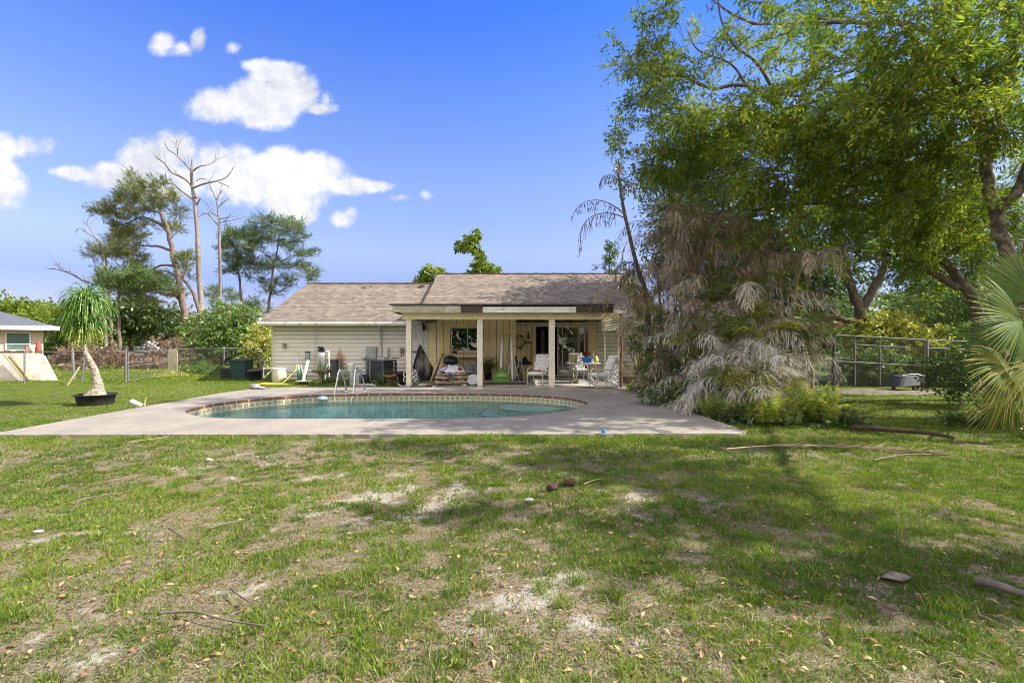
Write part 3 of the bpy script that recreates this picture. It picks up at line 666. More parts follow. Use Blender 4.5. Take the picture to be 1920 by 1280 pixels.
# satellite dish
sd_=thing('satellite_dish','grey satellite dish on the roof edge at the step between the two roofs','satellite dish',P(815,519,23.0))
mb=MB(); c=P(815,514,23.0); Mx=Matrix.Rotation(R(-65),3,'Y')@Matrix.Rotation(R(15),3,'X'); mb.lathe([(.0,.06),(.15,.045),(.28,.0),(.29,.01),(.15,.06),(0,.075)],c,20,Mx); mb.build('dish',mk('dish_grey',(.12,.12,.13)),sd_)
mb=MB(); mb.tube([c,c+Vector((-.2,-.1,-.05)),c+Vector((-.42,-.15,.08))],.014,6); mb.box(c.x-.48,c.x-.40,c.y-.19,c.y-.11,c.z+.05,c.z+.13); mb.build('feed_arm',ALU,sd_)
mb=MB(); mb.tube([c,c+Vector((.03,0,-.35))],.022,6); mb.build('mast',ALU,sd_)
# ================================================================ vegetation
BARK=mk('bark',(.17,.135,.105),(.085,.07,.055),.95,9,bs=.8,bd=.03,sx=(1,1,.5))
BARKP=mk('pine_bark',(.24,.18,.145),(.12,.09,.075),.95,12,bs=.8,bd=.03,sx=(1,1,.4))
BARKD=mk('dead_bark',(.30,.26,.235),(.17,.145,.13),.95,10,bs=.6,bd=.03,sx=(1,1,.4))
BARKO=mk('pale_patched_bark',(.24,.21,.165),(.09,.072,.055),.95,5,bs=.8,bd=.03,lo=.42,hi=.55)
G_OAK=leafmat('oak_leaf',[(0,(.055,.108,.013)),(.45,(.145,.215,.023)),(.75,(.29,.345,.036)),(1,(.42,.42,.055))],.48,gloss=.02)
G_DARK=leafmat('dark_leaf',[(0, (0.033, 0.067, 0.013)), (0.6, (0.072, 0.129, 0.024)), (1, (0.165, 0.196, 0.033))],.35)
G_SHRUB=leafmat('shrub_leaf',[(0, (0.042, 0.098, 0.015)), (0.55, (0.092, 0.176, 0.026)), (1, (0.266, 0.312, 0.05))],.35)
G_BRIGHT=leafmat('bright_shrub_leaf',[(0,(.06,.13,.02)),(.55,(.14,.24,.04)),(1,(.34,.36,.07))],.4)
G_YEL=leafmat('yellow_shrub_leaf',[(0,(.15,.21,.03)),(.55,(.40,.42,.07)),(1,(.66,.56,.13))],.45)
G_PINE=leafmat('pine_needles',[(0, (0.065, 0.102, 0.026)), (0.55, (0.142, 0.175, 0.046)), (1, (0.294, 0.271, 0.065))],.25)
G_PINE2=leafmat('pine_needles_green',[(0, (0.042, 0.093, 0.022)), (0.55, (0.088, 0.165, 0.036)), (1, (0.192, 0.255, 0.06))],.25)
G_BROWN=leafmat('dry_brown_leaf',[(0,(.12,.06,.03)),(.6,(.26,.15,.085)),(.85,(.30,.21,.12)),(1,(.18,.22,.05))],.3)
G_PALMD=leafmat('dead_frond',[(0,(.12,.078,.042)),(.35,(.29,.205,.125)),(.65,(.43,.345,.26)),(.85,(.52,.47,.41)),(1,(.62,.59,.56))],.25)
G_PALMG=leafmat('green_frond',[(0, (0.053, 0.101, 0.017)), (0.55, (0.158, 0.203, 0.026)), (1, (0.495, 0.378, 0.048))],.4)
G_FERN=leafmat('fern_frond',[(0,(.08,.16,.022)),(.5,(.26,.33,.05)),(1,(.55,.50,.08))],.42)
G_FAN=leafmat('fan_palm_leaf',[(0,(.05,.10,.015)),(.5,(.14,.215,.028)),(.85,(.34,.33,.055)),(1,(.5,.42,.15))],.38,gloss=.03,rough=.6)
G_PONY=leafmat('strap_leaf',[(0, (0.047, 0.135, 0.015)), (0.6, (0.128, 0.257, 0.03)), (0.9, (0.297, 0.378, 0.05)), (1, (0.621, 0.499, 0.1))],.3,gloss=.04)
G_GRASS=leafmat('grass_blade',[(0,(.060,.115,.013)),(.3,(.145,.225,.024)),(.52,(.29,.345,.05)),(.62,(.30,.26,.11)),(.82,(.33,.26,.155)),(1,(.48,.40,.27))],.35,gloss=.02)
G_LITTER=leafmat('litter_leaf',[(0,(.12,.06,.035)),(.4,(.30,.15,.06)),(.75,(.42,.28,.14)),(.93,(.50,.36,.18)),(1,(.62,.42,.10))],.1,gloss=.05)
def rdir(rng,n): return unit(rng.normal(size=(n,3)))
def ell(rng, ells, n, shell=.35):
    # points inside ellipsoids given as (px,py,Y, rpx,rpy, rY)
    vols=np.array([e[3]*e[4]*e[5]*(e[2]**2) for e in ells],float); vols/=vols.sum(); out=[]
    for e,k in zip(ells,rng.multinomial(n,vols)):
        c=np.array(P(e[0],e[1],e[2])); rx=e[3]/F*e[2]; rz=e[4]/F*e[2]
        d=rdir(rng,k); r=rng.random(k)**shell
        out.append(c+d*r[:,None]*np.array([rx,e[5],rz]))
    return np.vstack(out)
def ellc(rng,ells,n,kids,spread,shell=.4):
    c=ell(rng,ells,n,shell); k=rng.integers(kids-2,kids+3,len(c)); q=np.repeat(c,k,axis=0)
    return q+rng.normal(size=q.shape)*spread*np.array([1,1,.62])
def smoothpath(pts,n=4):
    pts=[Vector(p) for p in pts]
    if len(pts)<3: return pts
    out=[]
    for i in range(len(pts)-1):
        p0=pts[max(i-1,0)];p1=pts[i];p2=pts[i+1];p3=pts[min(i+2,len(pts)-1)]
        for j in range(n):
            t=j/n; out.append(.5*((2*p1)+(-p0+p2)*t+(2*p0-5*p1+4*p2-p3)*t*t+(-p0+3*p1-3*p2+p3)*t**3))
    return out+[pts[-1]]
def tree(name,label,cat,limbs,clusters,leaf,seed,crad=.5,per=60,L=.1,W=.035,bark=None,flat=.6,droop=.2,outw=.6,group=None,
         rb=.035,twigs=4,crown='crown',sides=8,rmin=.006,base=None,wig=.12,tmul=1.0,leafup=0):
    rng=np.random.default_rng(seed); rr_=random.Random(seed)
    l0=limbs[0][0][0]; base=Vector(base) if base is not None else Vector((l0[0],l0[1],max(0,l0[2])))
    root=thing(name,label,cat,base,0,group)
    mb=MB(); SK=[];SR=[]
    for pts,r0,r1 in limbs:
        sp=smoothpath(pts,5); n=len(sp)
        sp=[p+Vector((rr_.uniform(-1,1),rr_.uniform(-1,1),rr_.uniform(-1,1)))*r0*.25*(0 if i==0 else 1) for i,p in enumerate(sp)]
        rs=[r0+(r1-r0)*i/(n-1) for i in range(n)]
        mb.tube(sp,rs,sides)
        for i in range(1,n): SK.append(tuple(sp[i]));SR.append(rs[i])
    SK=np.array(SK);SR=np.array(SR)
    leafP=[];leafC=[]
    if clusters is not None and len(clusters):
        cl=np.array(clusters)
        d0=np.array([np.min(np.linalg.norm(SK-c,axis=1)) for c in cl]); cl=cl[np.argsort(d0)]
        for ci,c in enumerate(cl):
            ds=np.linalg.norm(SK-c,axis=1)+np.maximum(0,SK[:,2]-c[2])*.8; i=int(np.argmin(ds)); s=Vector(SK[i]); e=Vector(c); ln=(e-s).length
            r0=min(SR[i]*.7,.012+rb*ln*.35); r0=max(r0,rmin)
            side=Vector((rr_.uniform(-1,1),rr_.uniform(-1,1),rr_.uniform(-.2,1)))*ln*wig
            m_=max(3,int(ln/.5)+2); pth=[]
            for k in range(m_+1):
                t=k/m_; pth.append(s.lerp(e,t)+side*math.sin(PI*t)+Vector((rr_.uniform(-1,1),rr_.uniform(-1,1),rr_.uniform(-1,1)))*ln*.025*(1 if 0<k<m_ else 0))
            rs=[r0+(rmin*.8-r0)*k/m_ for k in range(m_+1)]
            mb.tube(pth,rs,5 if r0>.03 else 4,caps=False)
            SK=np.vstack([SK,np.array([tuple(q) for q in pth[1:]])]); SR=np.concatenate([SR,rs[1:]])
            ct=rr_.random(); od=(e-s).normalized() if ln>1e-3 else Vector((0,0,1))
            for k in range(twigs):
                dd=Vector(rdir(rng,1)[0])*1.0+od*outw; dd.z*=flat; dd.z-=droop*.5; dd.normalize()
                tl=crad*rr_.uniform(.55,1.15); tp=[e,e+dd*tl*.5+Vector((0,0,.03)),e+dd*tl-Vector((0,0,droop*tl*.5))]
                if twigs>1: mb.tube(tp,[rmin,rmin*.8,rmin*.4],3,caps=False)
                n=max(1,int(per/twigs)); t=rng.random(n)[:,None]**.8
                A=np.array(tp[0]);B=np.array(tp[1]);C_=np.array(tp[2])
                p=(1-t)**2*A+2*t*(1-t)*B+t*t*C_ + rng.normal(size=(n,3))*crad*.13
                leafP.append(p); q=np.tile(np.array(dd),(n,1))+rdir(rng,n)*.9; q[:,2]-=droop; q[:,2]+=leafup
                leafC.append(np.hstack([q,np.full((n,1),ct)]))
    mb.build('trunk',bark or BARK,root)
    if leafP:
        p=np.vstack(leafP); q=np.vstack(leafC); n=len(p)
        nr=rdir(rng,n); nr[:,2]=np.abs(nr[:,2])+.35
        ti=np.clip((q[:,3]*.45+rng.random(n)*.55)*tmul,0,1)
        leaves_mesh(crown,p,q[:,:3],nr,L*rng.uniform(.6,1.25,n),W*rng.uniform(.7,1.2,n),ti,leaf,root,fold=.04)
    return root
# ---------------- big leafy tree on the right
D=10.5
rng=np.random.default_rng(3)
T1=[([(10.6,9.6,-.1),(10.5,9.6,1.2),P(1894,499,9.8),P(1867,394,9.9),P(1850,306,10),P(1841,219,10)],.155,.09),
    ([P(1841,219,10),P(1815,120,10.2),P(1800,0,10.5),P(1770,-160,10.5)],.10,.04),
    ([P(1867,394,9.9),P(1911,350,9.6),P(1960,200,9.5),P(1990,0,9.5)],.12,.05),
    ([P(1850,306,10),P(1900,120,9.6),P(1925,-40,9.6)],.09,.04),
    ([P(1815,120,10.2),P(1720,50,10.6),P(1600,42,11),P(1480,44,11.3),P(1400,40,11.6),P(1340,5,12)],.07,.02),
    ([P(1841,219,10),P(1790,190,10),P(1720,100,10.3),P(1660,108,10.6),P(1560,150,10.9),P(1500,180,11.2),P(1420,165,11.6)],.07,.02),([P(1911,350,9.6),(10.9,8.0,5.8),(10.6,6.3,6.2),(10.2,4.6,6.4),(10.0,3.2,6.4)],.09,.03),
    ([P(1850,306,10),P(1790,150,9.7),P(1700,60,9.0),P(1620,-60,8.8)],.06,.02)]
e1=[(1560,150,9.8,150,80,1.5),(1480,40,10.2,110,40,1.2),(1700,120,9.2,190,150,1.7),(1360,225,10.8,120,60,1.4),(1330,110,10.8,60,50,1.0),(1230,120,11.4,75,105,1.0),(1190,100,11.8,50,90,.8),(1390,60,11.0,70,50,.9),(1270,250,11.6,80,60,1.0),(1175,190,11.8,70,65,.8),(1140,195,12,38,26,.5),(1215,45,11.8,55,50,.9),(2150,-260,5.6,90,60,.9),(2400,-420,4.4,120,80,1.0),(1980,-150,6.8,110,70,.9),(1850,130,9.8,150,190,1.6),
    (1600,260,10.8,230,110,1.7),(1400,270,11.8,170,90,1.5),(1260,260,12.6,95,90,1.2),(1200,310,13,55,50,.8),(1800,330,11.0,150,110,1.2),(1700,400,11,130,80,1.5),(1500,360,11.5,160,70,1.4),(1330,330,12.3,90,60,1.1)]
c1=ellc(rng,e1,168,5,.40)
for cx,cy,rx,ry,n_ in ((8.5,6.0,.9,.5,60),(9.3,4.9,.7,.4,36),(9.1,3.9,.8,.3,36),(10.3,2.9,1.3,.28,40),(10.9,6.9,1.6,.18,22)):
    c1=np.vstack([c1,np.stack([cx+rng.normal(size=n_)*rx*.6,cy+rng.normal(size=n_)*ry*.6,6.4+rng.normal(size=n_)*.45],1)])
c1=np.vstack([c1,np.array([14.6,11.2,6.4])+rng.normal(size=(110,3))*np.array([1.3,1.5,.8]),np.array([13.2,8.8,6.3])+rng.normal(size=(40,3))*np.array([.9,.35,.6])])  # unseen clusters, and a limb for them, added outside the frame to shade the lawn
T1.append(([P(1911,350,9.6),(12.2,9.9,5.6),(13.6,10.8,6.2),(15.0,11.6,6.8)],.10,.04))
tree('broadleaf_tree','big leafy tree with pale patched trunk at the right edge spreading over the yard','tree',T1,c1,G_OAK,21,crad=.42,per=98,L=.13,W=.04,bark=BARKO,droop=.3,rb=.024,twigs=6,sides=10,outw=.4)
# overhead part of the same canopy, beyond the frame top, shades the deck
T2=[([(12.6,12.6,-.1),(12.2,12.5,1.2),P(1830,570,12.3),P(1797,525,12.2),P(1736,450,12.4),P(1692,398,12.6),P(1600,385,12.9),P(1500,380,13.2),P(1400,395,13.5)],.16,.035),
    ([P(1736,450,12.4),P(1740,340,12.3),P(1690,220,12.5),P(1640,80,12.8),P(1600,-80,13)],.11,.04),
    ([P(1692,398,12.6),P(1610,330,12.5),P(1520,300,12.2),P(1500,250,12.0),P(1465,205,11.8),P(1400,160,11.7),P(1330,165,11.7),P(1260,140,11.8),P(1200,185,11.9)],.09,.02),
    ([P(1465,205,11.8),P(1440,150,11.6),P(1410,110,11.5),P(1375,85,11.5),P(1350,30,11.5),P(1348,-20,11.5)],.045,.015),
    ([P(1465,205,11.8),P(1530,190,11.4),P(1580,165,11.2),P(1615,150,11.0)],.04,.015),
    ([P(1400,160,11.7),P(1370,120,11.7),P(1310,95,11.7),P(1290,60,11.7)],.03,.012),
    ([P(1500,250,12.0),P(1420,215,11.6),P(1370,200,11.4),P(1300,215,11.6)],.035,.012),
    ([P(1797,540,12.2),P(1735,505,12.4),P(1690,480,12.6),P(1655,478,12.8)],.09,.04)]
e2=[(1700,500,13.0,110,45,1.0),(1830,520,12.6,70,50,.9),(1600,60,12.3,180,100,2.2),(1720,-110,13,220,120,2.5),(1460,-80,12.0,200,90,2.2),(1225,40,13.2,50,50,1.2),(1600,440,13.6,220,70,1.6),(1420,420,14.2,150,60,1.4),(1750,300,13,160,130,1.8),(1330,260,12.8,110,70,1.4),(1500,230,13.6,180,120,1.8),(1800,450,12.6,110,90,1.3)]
c2=ellc(rng,e2,84,5,.46)
tree('broadleaf_tree','leafy tree with a trunk leaning left behind the fan palm and long mossy limbs','tree',T2,c2,G_OAK,22,crad=.48,per=92,L=.15,W=.048,bark=BARK,droop=.3,rb=.024,twigs=6,sides=10,tmul=.8,outw=.4)
# dark forked tree behind the fence
T3=[([(13.2,18.5,-.1),P(1614,640,18.5),P(1612,585,18.5),P(1598,540,18.6),P(1580,470,18.7),P(1575,380,18.7)],.24,.10),
    ([P(1612,585,18.5),P(1640,540,18.4),P(1657,500,18.3),P(1655,440,18.4),P(1660,380,18.5)],.17,.07),
    ([P(1612,600,18.5),P(1585,600,18.2),P(1560,585,18),P(1545,560,18)],.12,.05),([P(1618,620,18.5),P(1640,595,18.2),P(1662,578,18)],.05,.02)]
e3=[(1560,420,19,170,90,3),(1700,430,20,150,90,3),(1500,500,20,130,70,2.5),(1840,470,20,120,120,3),(1420,480,20,110,90,2.5),(1640,330,20,180,90,3)]
tree('broadleaf_tree','dark tree with a low forked trunk growing just behind the gate fence','tree',T3,ell(rng,e3,420,.5),G_DARK,23,crad=.8,per=70,L=.2,W=.085,droop=.35,rb=.03,twigs=5)
# trees farther back on the right
for i,(lab,tr_,es,n,mt,L) in enumerate((
 ('dense dark tree rising behind the dead palms and the house end',[P(1330,640,21),P(1335,520,21),P(1320,400,21)],[(1340,440,21,130,120,2.4),(1270,430,20.5,50,60,1.6),(1420,540,21,120,90,2.5),(1295,335,21,100,80,2.6),(1330,300,19,70,40,1.5)],470,G_DARK,.2),
 ('thin pine with bare trunk seen through the gap under the canopy',[P(1712,640,40),P(1713,560,40),P(1710,500,40)],[(1712,520,40,30,25,1.5),(1690,560,40,30,18,1.5)],40,G_PINE2,.35),
 ('spreading green tree far behind the pale shed roof',[P(1800,645,36),P(1795,600,36),P(1800,540,36)],[(1800,570,36,120,60,4),(1700,610,38,60,30,3),(1890,600,34,90,70,4)],190,G_DARK,.34),
 ('bright leafy tree beyond the fence under the mossy limb',[P(1760,640,26),P(1760,600,26),P(1765,560,26)],[(1730,590,26,60,40,2),(1800,560,26,80,60,2.5),(1860,620,24,60,50,2)],230,G_BRIGHT,.2),
   ('green tree in the background just left of the forked trunk',[P(1500,640,30),P(1500,600,30),P(1500,560,30)],[(1480,600,30,110,55,3),(1560,560,31,60,60,3)],170,G_SHRUB,.3))):
    tree('background_tree',lab,'tree',[([Vector((tr_[0].x,tr_[0].y,0))]+tr_,.2,.08)],ell(rng,es,n,.5),mt,40+i,crad=1.0,per=55,L=L,W=L*.45,group='trees beyond the right fence',rb=.03,rmin=.015)
# yellow shrubs behind the gate
for i,(lab,e_,mt,n) in enumerate((('yellow-green bushy shrub behind the left half of the gate',(1650,628,18.2,85,46,.8),G_YEL,230),
   ('bright shrub behind the right half of the gate under the pale shed roof',(1745,660,17.8,70,50,.7),G_YEL,170),
   ('green shrub behind the mesh between gate post and fan palm',(1805,665,17.6,60,60,.8),G_BRIGHT,170),
   ('leafy vines growing through the lower gate mesh',(1640,690,17.4,90,42,.4),G_BRIGHT,230),
   ('dark low shrub at the right end of the fence',(1785,705,16.9,60,36,.3),G_SHRUB,110))):
    c=P(*e_[:3]); tree('shrub',lab,'shrub',[([(c.x,c.y,0),(c.x,c.y,c.z*.5+.1),(c.x+.1,c.y,c.z)],.05,.02)],ell(rng,[e_],n,.5),mt,60+i,crad=.3,per=50,L=.12,W=.05,rb=.02,group='shrubs along the gate fence')
# ---------------- palms
def frond(mb,acc,o,az,L,up,droop,ll,n,rng,ti,hang=.7,w=.028,rr=.012,vee=.35,t0=.12,split=1):
    """arching pinnate frond: rachis goes into mb, leaflets into acc"""
    o=np.array(o); h=np.array([math.cos(az),math.sin(az),0.]); z=np.array([0,0,1.])
    m=14; pts=[o]; ang=up; st=L/m; p=o.copy()
    for k in range(m):
        p=p+(h*math.cos(ang)+z*math.sin(ang))*st; pts.append(p.copy()); ang-=droop/m*(0.5+1.2*k/m)
        ang=max(ang,-1.5)
    mb.tube([tuple(q) for q in pts],[rr*(1-.8*k/m) for k in range(m+1)],4,caps=False)
    pts=np.array(pts); t=np.linspace(t0,1,n); f=t*m; i=np.minimum(f.astype(int),m-1); fr=(f-i)[:,None]
    pp=pts[i]*(1-fr)+pts[i+1]*fr; tg=unit(pts[i+1]-pts[i]); sd=np.cross(tg,z); sd=unit(sd+1e-6); nr=np.cross(sd,tg)
    prof=np.sin(PI*np.clip(.12+.83*t,0,1))**.6
    for s in (1,-1):
        d=sd*s*.8+tg*.55+nr*vee; d=unit(d)*(1-hang)+np.array([0,0,-1.])*hang+rng.normal(size=(n,3))*.24; d=unit(d)
        l=ll*prof*rng.uniform(.75,1.15,n); keep=rng.random(n)<.84
        # two segments so that leaflets droop
        mid=pp+d*(l*.5)[:,None]; d2=unit(d+np.array([0,0,-1.])*(.5+hang*.8))
        ww=w*rng.uniform(.7,1.2,n)
        tt=np.clip(ti+rng.normal(size=n)*.16,0,1)
        acc.append((pp[keep],d[keep],(l*.62)[keep],ww[keep],tt[keep],nr[keep])); acc.append((mid[keep],d2[keep],(l*.6)[keep],(ww*.8)[keep],tt[keep],nr[keep]))
def flush(name,mb,acc,m,parent,mt=.3):
    p=np.vstack([a[0] for a in acc]);d=np.vstack([a[1] for a in acc]);L=np.concatenate([a[2] for a in acc]);W=np.concatenate([a[3] for a in acc]);T=np.concatenate([a[4] for a in acc]);nn_=np.vstack([a[5] for a in acc])
    return leaves_mesh(name,p,d,nn_+np.random.default_rng(1).normal(size=nn_.shape)*.4,L,W,T,m,parent,mb=mb,mbtint=mt)
STEM=mk('palm_stem',(.33,.28,.17),(.20,.17,.10),.8,5,sx=(.4,.4,3))
STEMG=mk('green_palm_stem',(.30,.30,.09),(.22,.22,.07),.7,5,sx=(.4,.4,3))
# (crown px,py,Y, foot px, ndead, ngreen, L, hang, tint)
PAL=[(1190,530,15.5,1205,6,0,1.6,.8,.35,'dead palm leaning over the right end of the roof with thin brown fronds'),(1198,625,15.3,1205,6,0,1.5,.85,.5,'low dead palm hanging grey fronds beside the rusty pole'),
 (1320,520,12.8,1315,6,1,1.7,.6,.55,'dead palm with grey fronds deep in the middle of the clump'),(1430,590,11.9,1425,6,2,1.6,.6,.7,'dead palm with silver fronds behind the clump front right'),
 (1258,425,14.2,1275,9,0,1.9,.62,.20,'tall dead areca palm with brown fronds, leftmost of the tall ones in the clump'),
 (1305,398,13.6,1300,9,0,2.0,.6,.25,'tallest dead areca palm with a tangle of brown fronds under the tree canopy'),
 (1352,410,13.2,1345,9,1,1.9,.6,.28,'tall dead areca palm right of the tallest one in the clump'),
 (1290,480,13.0,1290,10,0,1.9,.65,.38,'dead areca palm with hanging tan fronds in the upper middle of the clump'),
 (1232,500,14.6,1245,9,0,1.9,.75,.30,'dead palm drooping curtains of brown fronds over the end of the house roof'),
 (1395,455,13.0,1385,8,1,1.9,.6,.30,'dead areca palm at upper right of the clump beneath the tree limb'),
 (1215,560,15.0,1228,9,1,1.7,.82,.45,'dead palm with shaggy tan fronds beside the patio corner'),
 (1263,585,13.6,1262,9,3,1.8,.8,.50,'palm with long tan hanging fronds between patio corner and clump middle'),
 (1335,560,12.4,1330,9,3,1.8,.7,.50,'palm with mixed tan and green fronds in the middle of the clump'),
 (1412,545,12.0,1402,9,3,1.8,.66,.62,'palm with silvery arching fronds right of the clump middle'),
 (1300,660,11.8,1297,9,5,1.6,.62,.62,'low palm with green fronds under silvery ones at the clump front left'),
 (1365,628,11.3,1362,10,5,1.7,.62,.75,'palm with large silver-grey arching fronds in the middle front of the clump'),
 (1425,630,11.1,1421,9,5,1.5,.6,.62,'palm with grey fronds and green new growth at the clump front right'),
 (1485,645,11.2,1481,9,4,1.35,.62,.6,'rightmost low palm of the clump with grey fronds arching toward the gate'),
 (1388,705,10.1,1384,9,5,1.1,.6,.66,'lowest front palm with bleached fronds trailing to the grass'),
 (1340,715,10.6,1336,8,5,1.2,.6,.72,'small palm with grey and green fronds near the edge of the deck'),
 (1450,712,10.0,1446,6,5,.95,.6,.58,'small palm with grey trailing fronds beside the yellow ferns'),
 (1250,680,13.2,1250,8,4,1.3,.75,.55,'small palm of tan and green fronds behind the yellow box')]
for i,(px,py,Y_,fx,nd_,ng,L_,hang,ti,lab) in enumerate(PAL):
    rng=np.random.default_rng(300+i); c=P(px,py,Y_); foot=Vector(((fx-960)/F*Y_,Y_,0))
    t_=thing('areca_palm',lab,'palm',foot,0,'areca palms crowded in the half-dead clump beside the deck')
    mb=MB(); mb.tube(smoothpath([foot-Vector((0,0,.1)),foot.lerp(c,.5)+Vector((rng.uniform(-.1,.1),0,0)),c],4),[.055]*4+[.045]*4+[.035],8)
    for k in range(2):
        q=foot+Vector((rng.uniform(-.25,.25),rng.uniform(-.2,.2),-.1)); mb.tube(smoothpath([q,q.lerp(c,.5)+Vector((rng.uniform(-.3,.3),0,0)),c.lerp(q,.25)+Vector((rng.uniform(-.4,.4),0,0))],4),.03,6)
    mb.build('trunk',STEM,t_)
    nd_=nd_+4
    for k in range(nd_):
        az=2*PI*k/nd_+rng.uniform(-.7,.7); mbf=MB(); acc=[]
        o_=np.array(c)+np.array([rng.normal()*.12,rng.normal()*.12,-rng.uniform(0,1.15)**1.3])
        sil=ti>.6 and math.sin(az)<.3; frond(mbf,acc,o_,az,L_*rng.uniform(.7,1.25),rng.uniform(.2,1.45),rng.uniform(1.5,3.3),.5,52 if sil else 40,rng,ti+rng.uniform(-.14,.16)+(.24 if ti>.55 else .0),min(.95,hang*rng.uniform(.35,1.3)),w=.021)
        flush('dead_frond',mbf,acc,G_PALMD,t_)
    for k in range(ng+2):
        az=rng.uniform(0,2*PI); mbf=MB(); acc=[]
        frond(mbf,acc,np.array(c)+np.array([0,0,-.25]),az,L_*rng.uniform(.6,.85),rng.uniform(.7,1.3),rng.uniform(1.0,1.9),.42,40,rng,rng.uniform(.1,.85),.2,w=.028)
        flush('green_frond',mbf,acc,G_PALMG,t_)
# tall leaning dead palm against the sky
rng=np.random.default_rng(77)
t_=thing('leaning_palm','tall dead palm with a thin bare trunk leaning left above the roof, few drooping fronds','palm',(P(1215,640,14.8).x,14.8,0))
mb=MB(); pth=[(P(1222,640,14.8).x,14.8,-.1),P(1212,560,14.8),P(1196,505,14.8),P(1180,440,14.8),P(1168,385,14.8),P(1162,345,14.8),P(1158,322,14.8)]
sp=smoothpath(pth,3); mb.tube(sp,[.085-.05*k/(len(sp)-1) for k in range(len(sp))],8); mb.build('trunk',mk('dark_palm_trunk',(.16,.12,.09),(.09,.07,.055),.9,6,sx=(.5,.5,3)),t_)
for (o_,az,L_,up,dr,ll,h) in ((P(1168,400,14.8),PI,1.95,.75,2.2,.42,.75),(P(1170,408,14.8),PI+.15,2.3,.35,2.9,.5,.8),(P(1162,345,14.8),PI-.2,1.0,1.2,3.6,.3,.8),(P(1165,360,14.8),.3,.8,1.3,3.6,.3,.8),(P(1160,330,14.8),1.4,.6,1.5,1.0,.25,.5),
    (P(1200,500,14.7),PI+.2,1.25,.6,3.0,.35,.8),(P(1204,510,14.7),PI-.3,1.0,.4,2.8,.4,.8)):
    mbf=MB();acc=[]; frond(mbf,acc,np.array(o_),az,L_,up,dr,ll,38,rng,.12,h,w=.03,rr=.018); flush('dead_frond',mbf,acc,G_PALMD,t_,.05)
# single taller palm with greenish stem at the clump's right
rng=np.random.default_rng(78)
for (px,py,Y_,pts,lab) in ((1500,492,12.2,[(1478,640),(1486,585),(1494,530)],'slim areca palm with a yellow-green stem and silver drooping fronds right of the clump'),(1462,505,12.6,[(1470,640),(1466,590),(1463,540)],'slim dead areca palm just left of the yellow-green stem')):
    foot=Vector(((pts[0][0]-960)/F*Y_,Y_,0)); t_=thing('areca_palm',lab,'palm',foot); c=P(px,py,Y_)
    mb=MB(); mb.tube(smoothpath([foot]+[P(a,b,Y_) for a,b in pts]+[c],3),.04,8); mb.build('trunk',STEMG,t_)
    for k in range(9):
        mbf=MB();acc=[]; frond(mbf,acc,np.array(c),2*PI*k/9+rng.uniform(-.2,.2),rng.uniform(1.2,1.6),rng.uniform(.6,1.1),rng.uniform(2.4,3.2),.4,44,rng,rng.uniform(.4,.8),.62,w=.026); flush('dead_frond',mbf,acc,G_PALMD,t_)
# ferns
FERN=[(1440,800,9.0),(1475,800,9.0),(1510,790,9.2),(1545,795,9.1),(1490,775,9.6),(1450,770,9.8),(1530,770,9.8),(1320,775,10.4),(1345,788,9.8),(1375,790,9.6),(1405,800,9.3),(1300,760,11)]
for i,(px,py,Y_) in enumerate(FERN):
    rng=np.random.default_rng(500+i); g_=Vector(((px-960)/F*Y_,Y_,0)); big=1.0 if i<7 else .62
    t_=thing('fern',('tall yellow-green fern in the group at the right end of the palm clump' if i<7 else 'short green fern beside the deck edge under the palms'),'fern',g_,0,'ferns' if i<7 else 'short ferns'); mbf=MB();acc=[]
    for k in range(24): frond(mbf,acc,np.array(g_)+np.append(rng.normal(size=2)*.12,0),rng.uniform(0,2*PI),rng.uniform(.6,.95)*big,rng.uniform(1.05,1.5),rng.uniform(.3,1.3),.085,34,rng,rng.uniform(.35,.8),.1,w=.022,rr=.004,vee=.1)
    flush('fronds',mbf,acc,G_FERN,t_)
# low understory along clump foot
rng=np.random.default_rng(9)
for i,(e_,n,lab,mt) in enumerate((((1300,740,11.5,90,28,.9),110,'low leafy weeds under the front of the palm clump',G_SHRUB),((1440,790,9.4,110,24,.7),110,'tangled weeds at the foot of the yellow ferns',G_DARK),((1560,800,9.0,60,26,.7),70,'dark weeds between the ferns and the shaded lawn',G_DARK),((1220,735,14.2,40,22,.6),50,'small weeds at the patio corner beside the pole',G_SHRUB),
     ((1850,800,8.9,90,18,.5),90,'dark undergrowth beneath the fan palm',G_DARK),((1800,700,11.5,60,50,.8),90,'dark bush behind the fan palm trunk',G_DARK),((1350,660,13.5,170,90,1.2),260,'dark green undergrowth filling the back of the palm clump',G_DARK))):
    c=P(*e_[:3]); tree('undergrowth',lab,'plant',[([(c.x,c.y,0),(c.x,c.y,.12),(c.x+.02,c.y,.2)],.02,.01)],ell(rng,[e_],n,.5),mt,80+i,crad=.25,per=42,L=.10,W=.045,rb=.01,rmin=.004,crown='foliage')
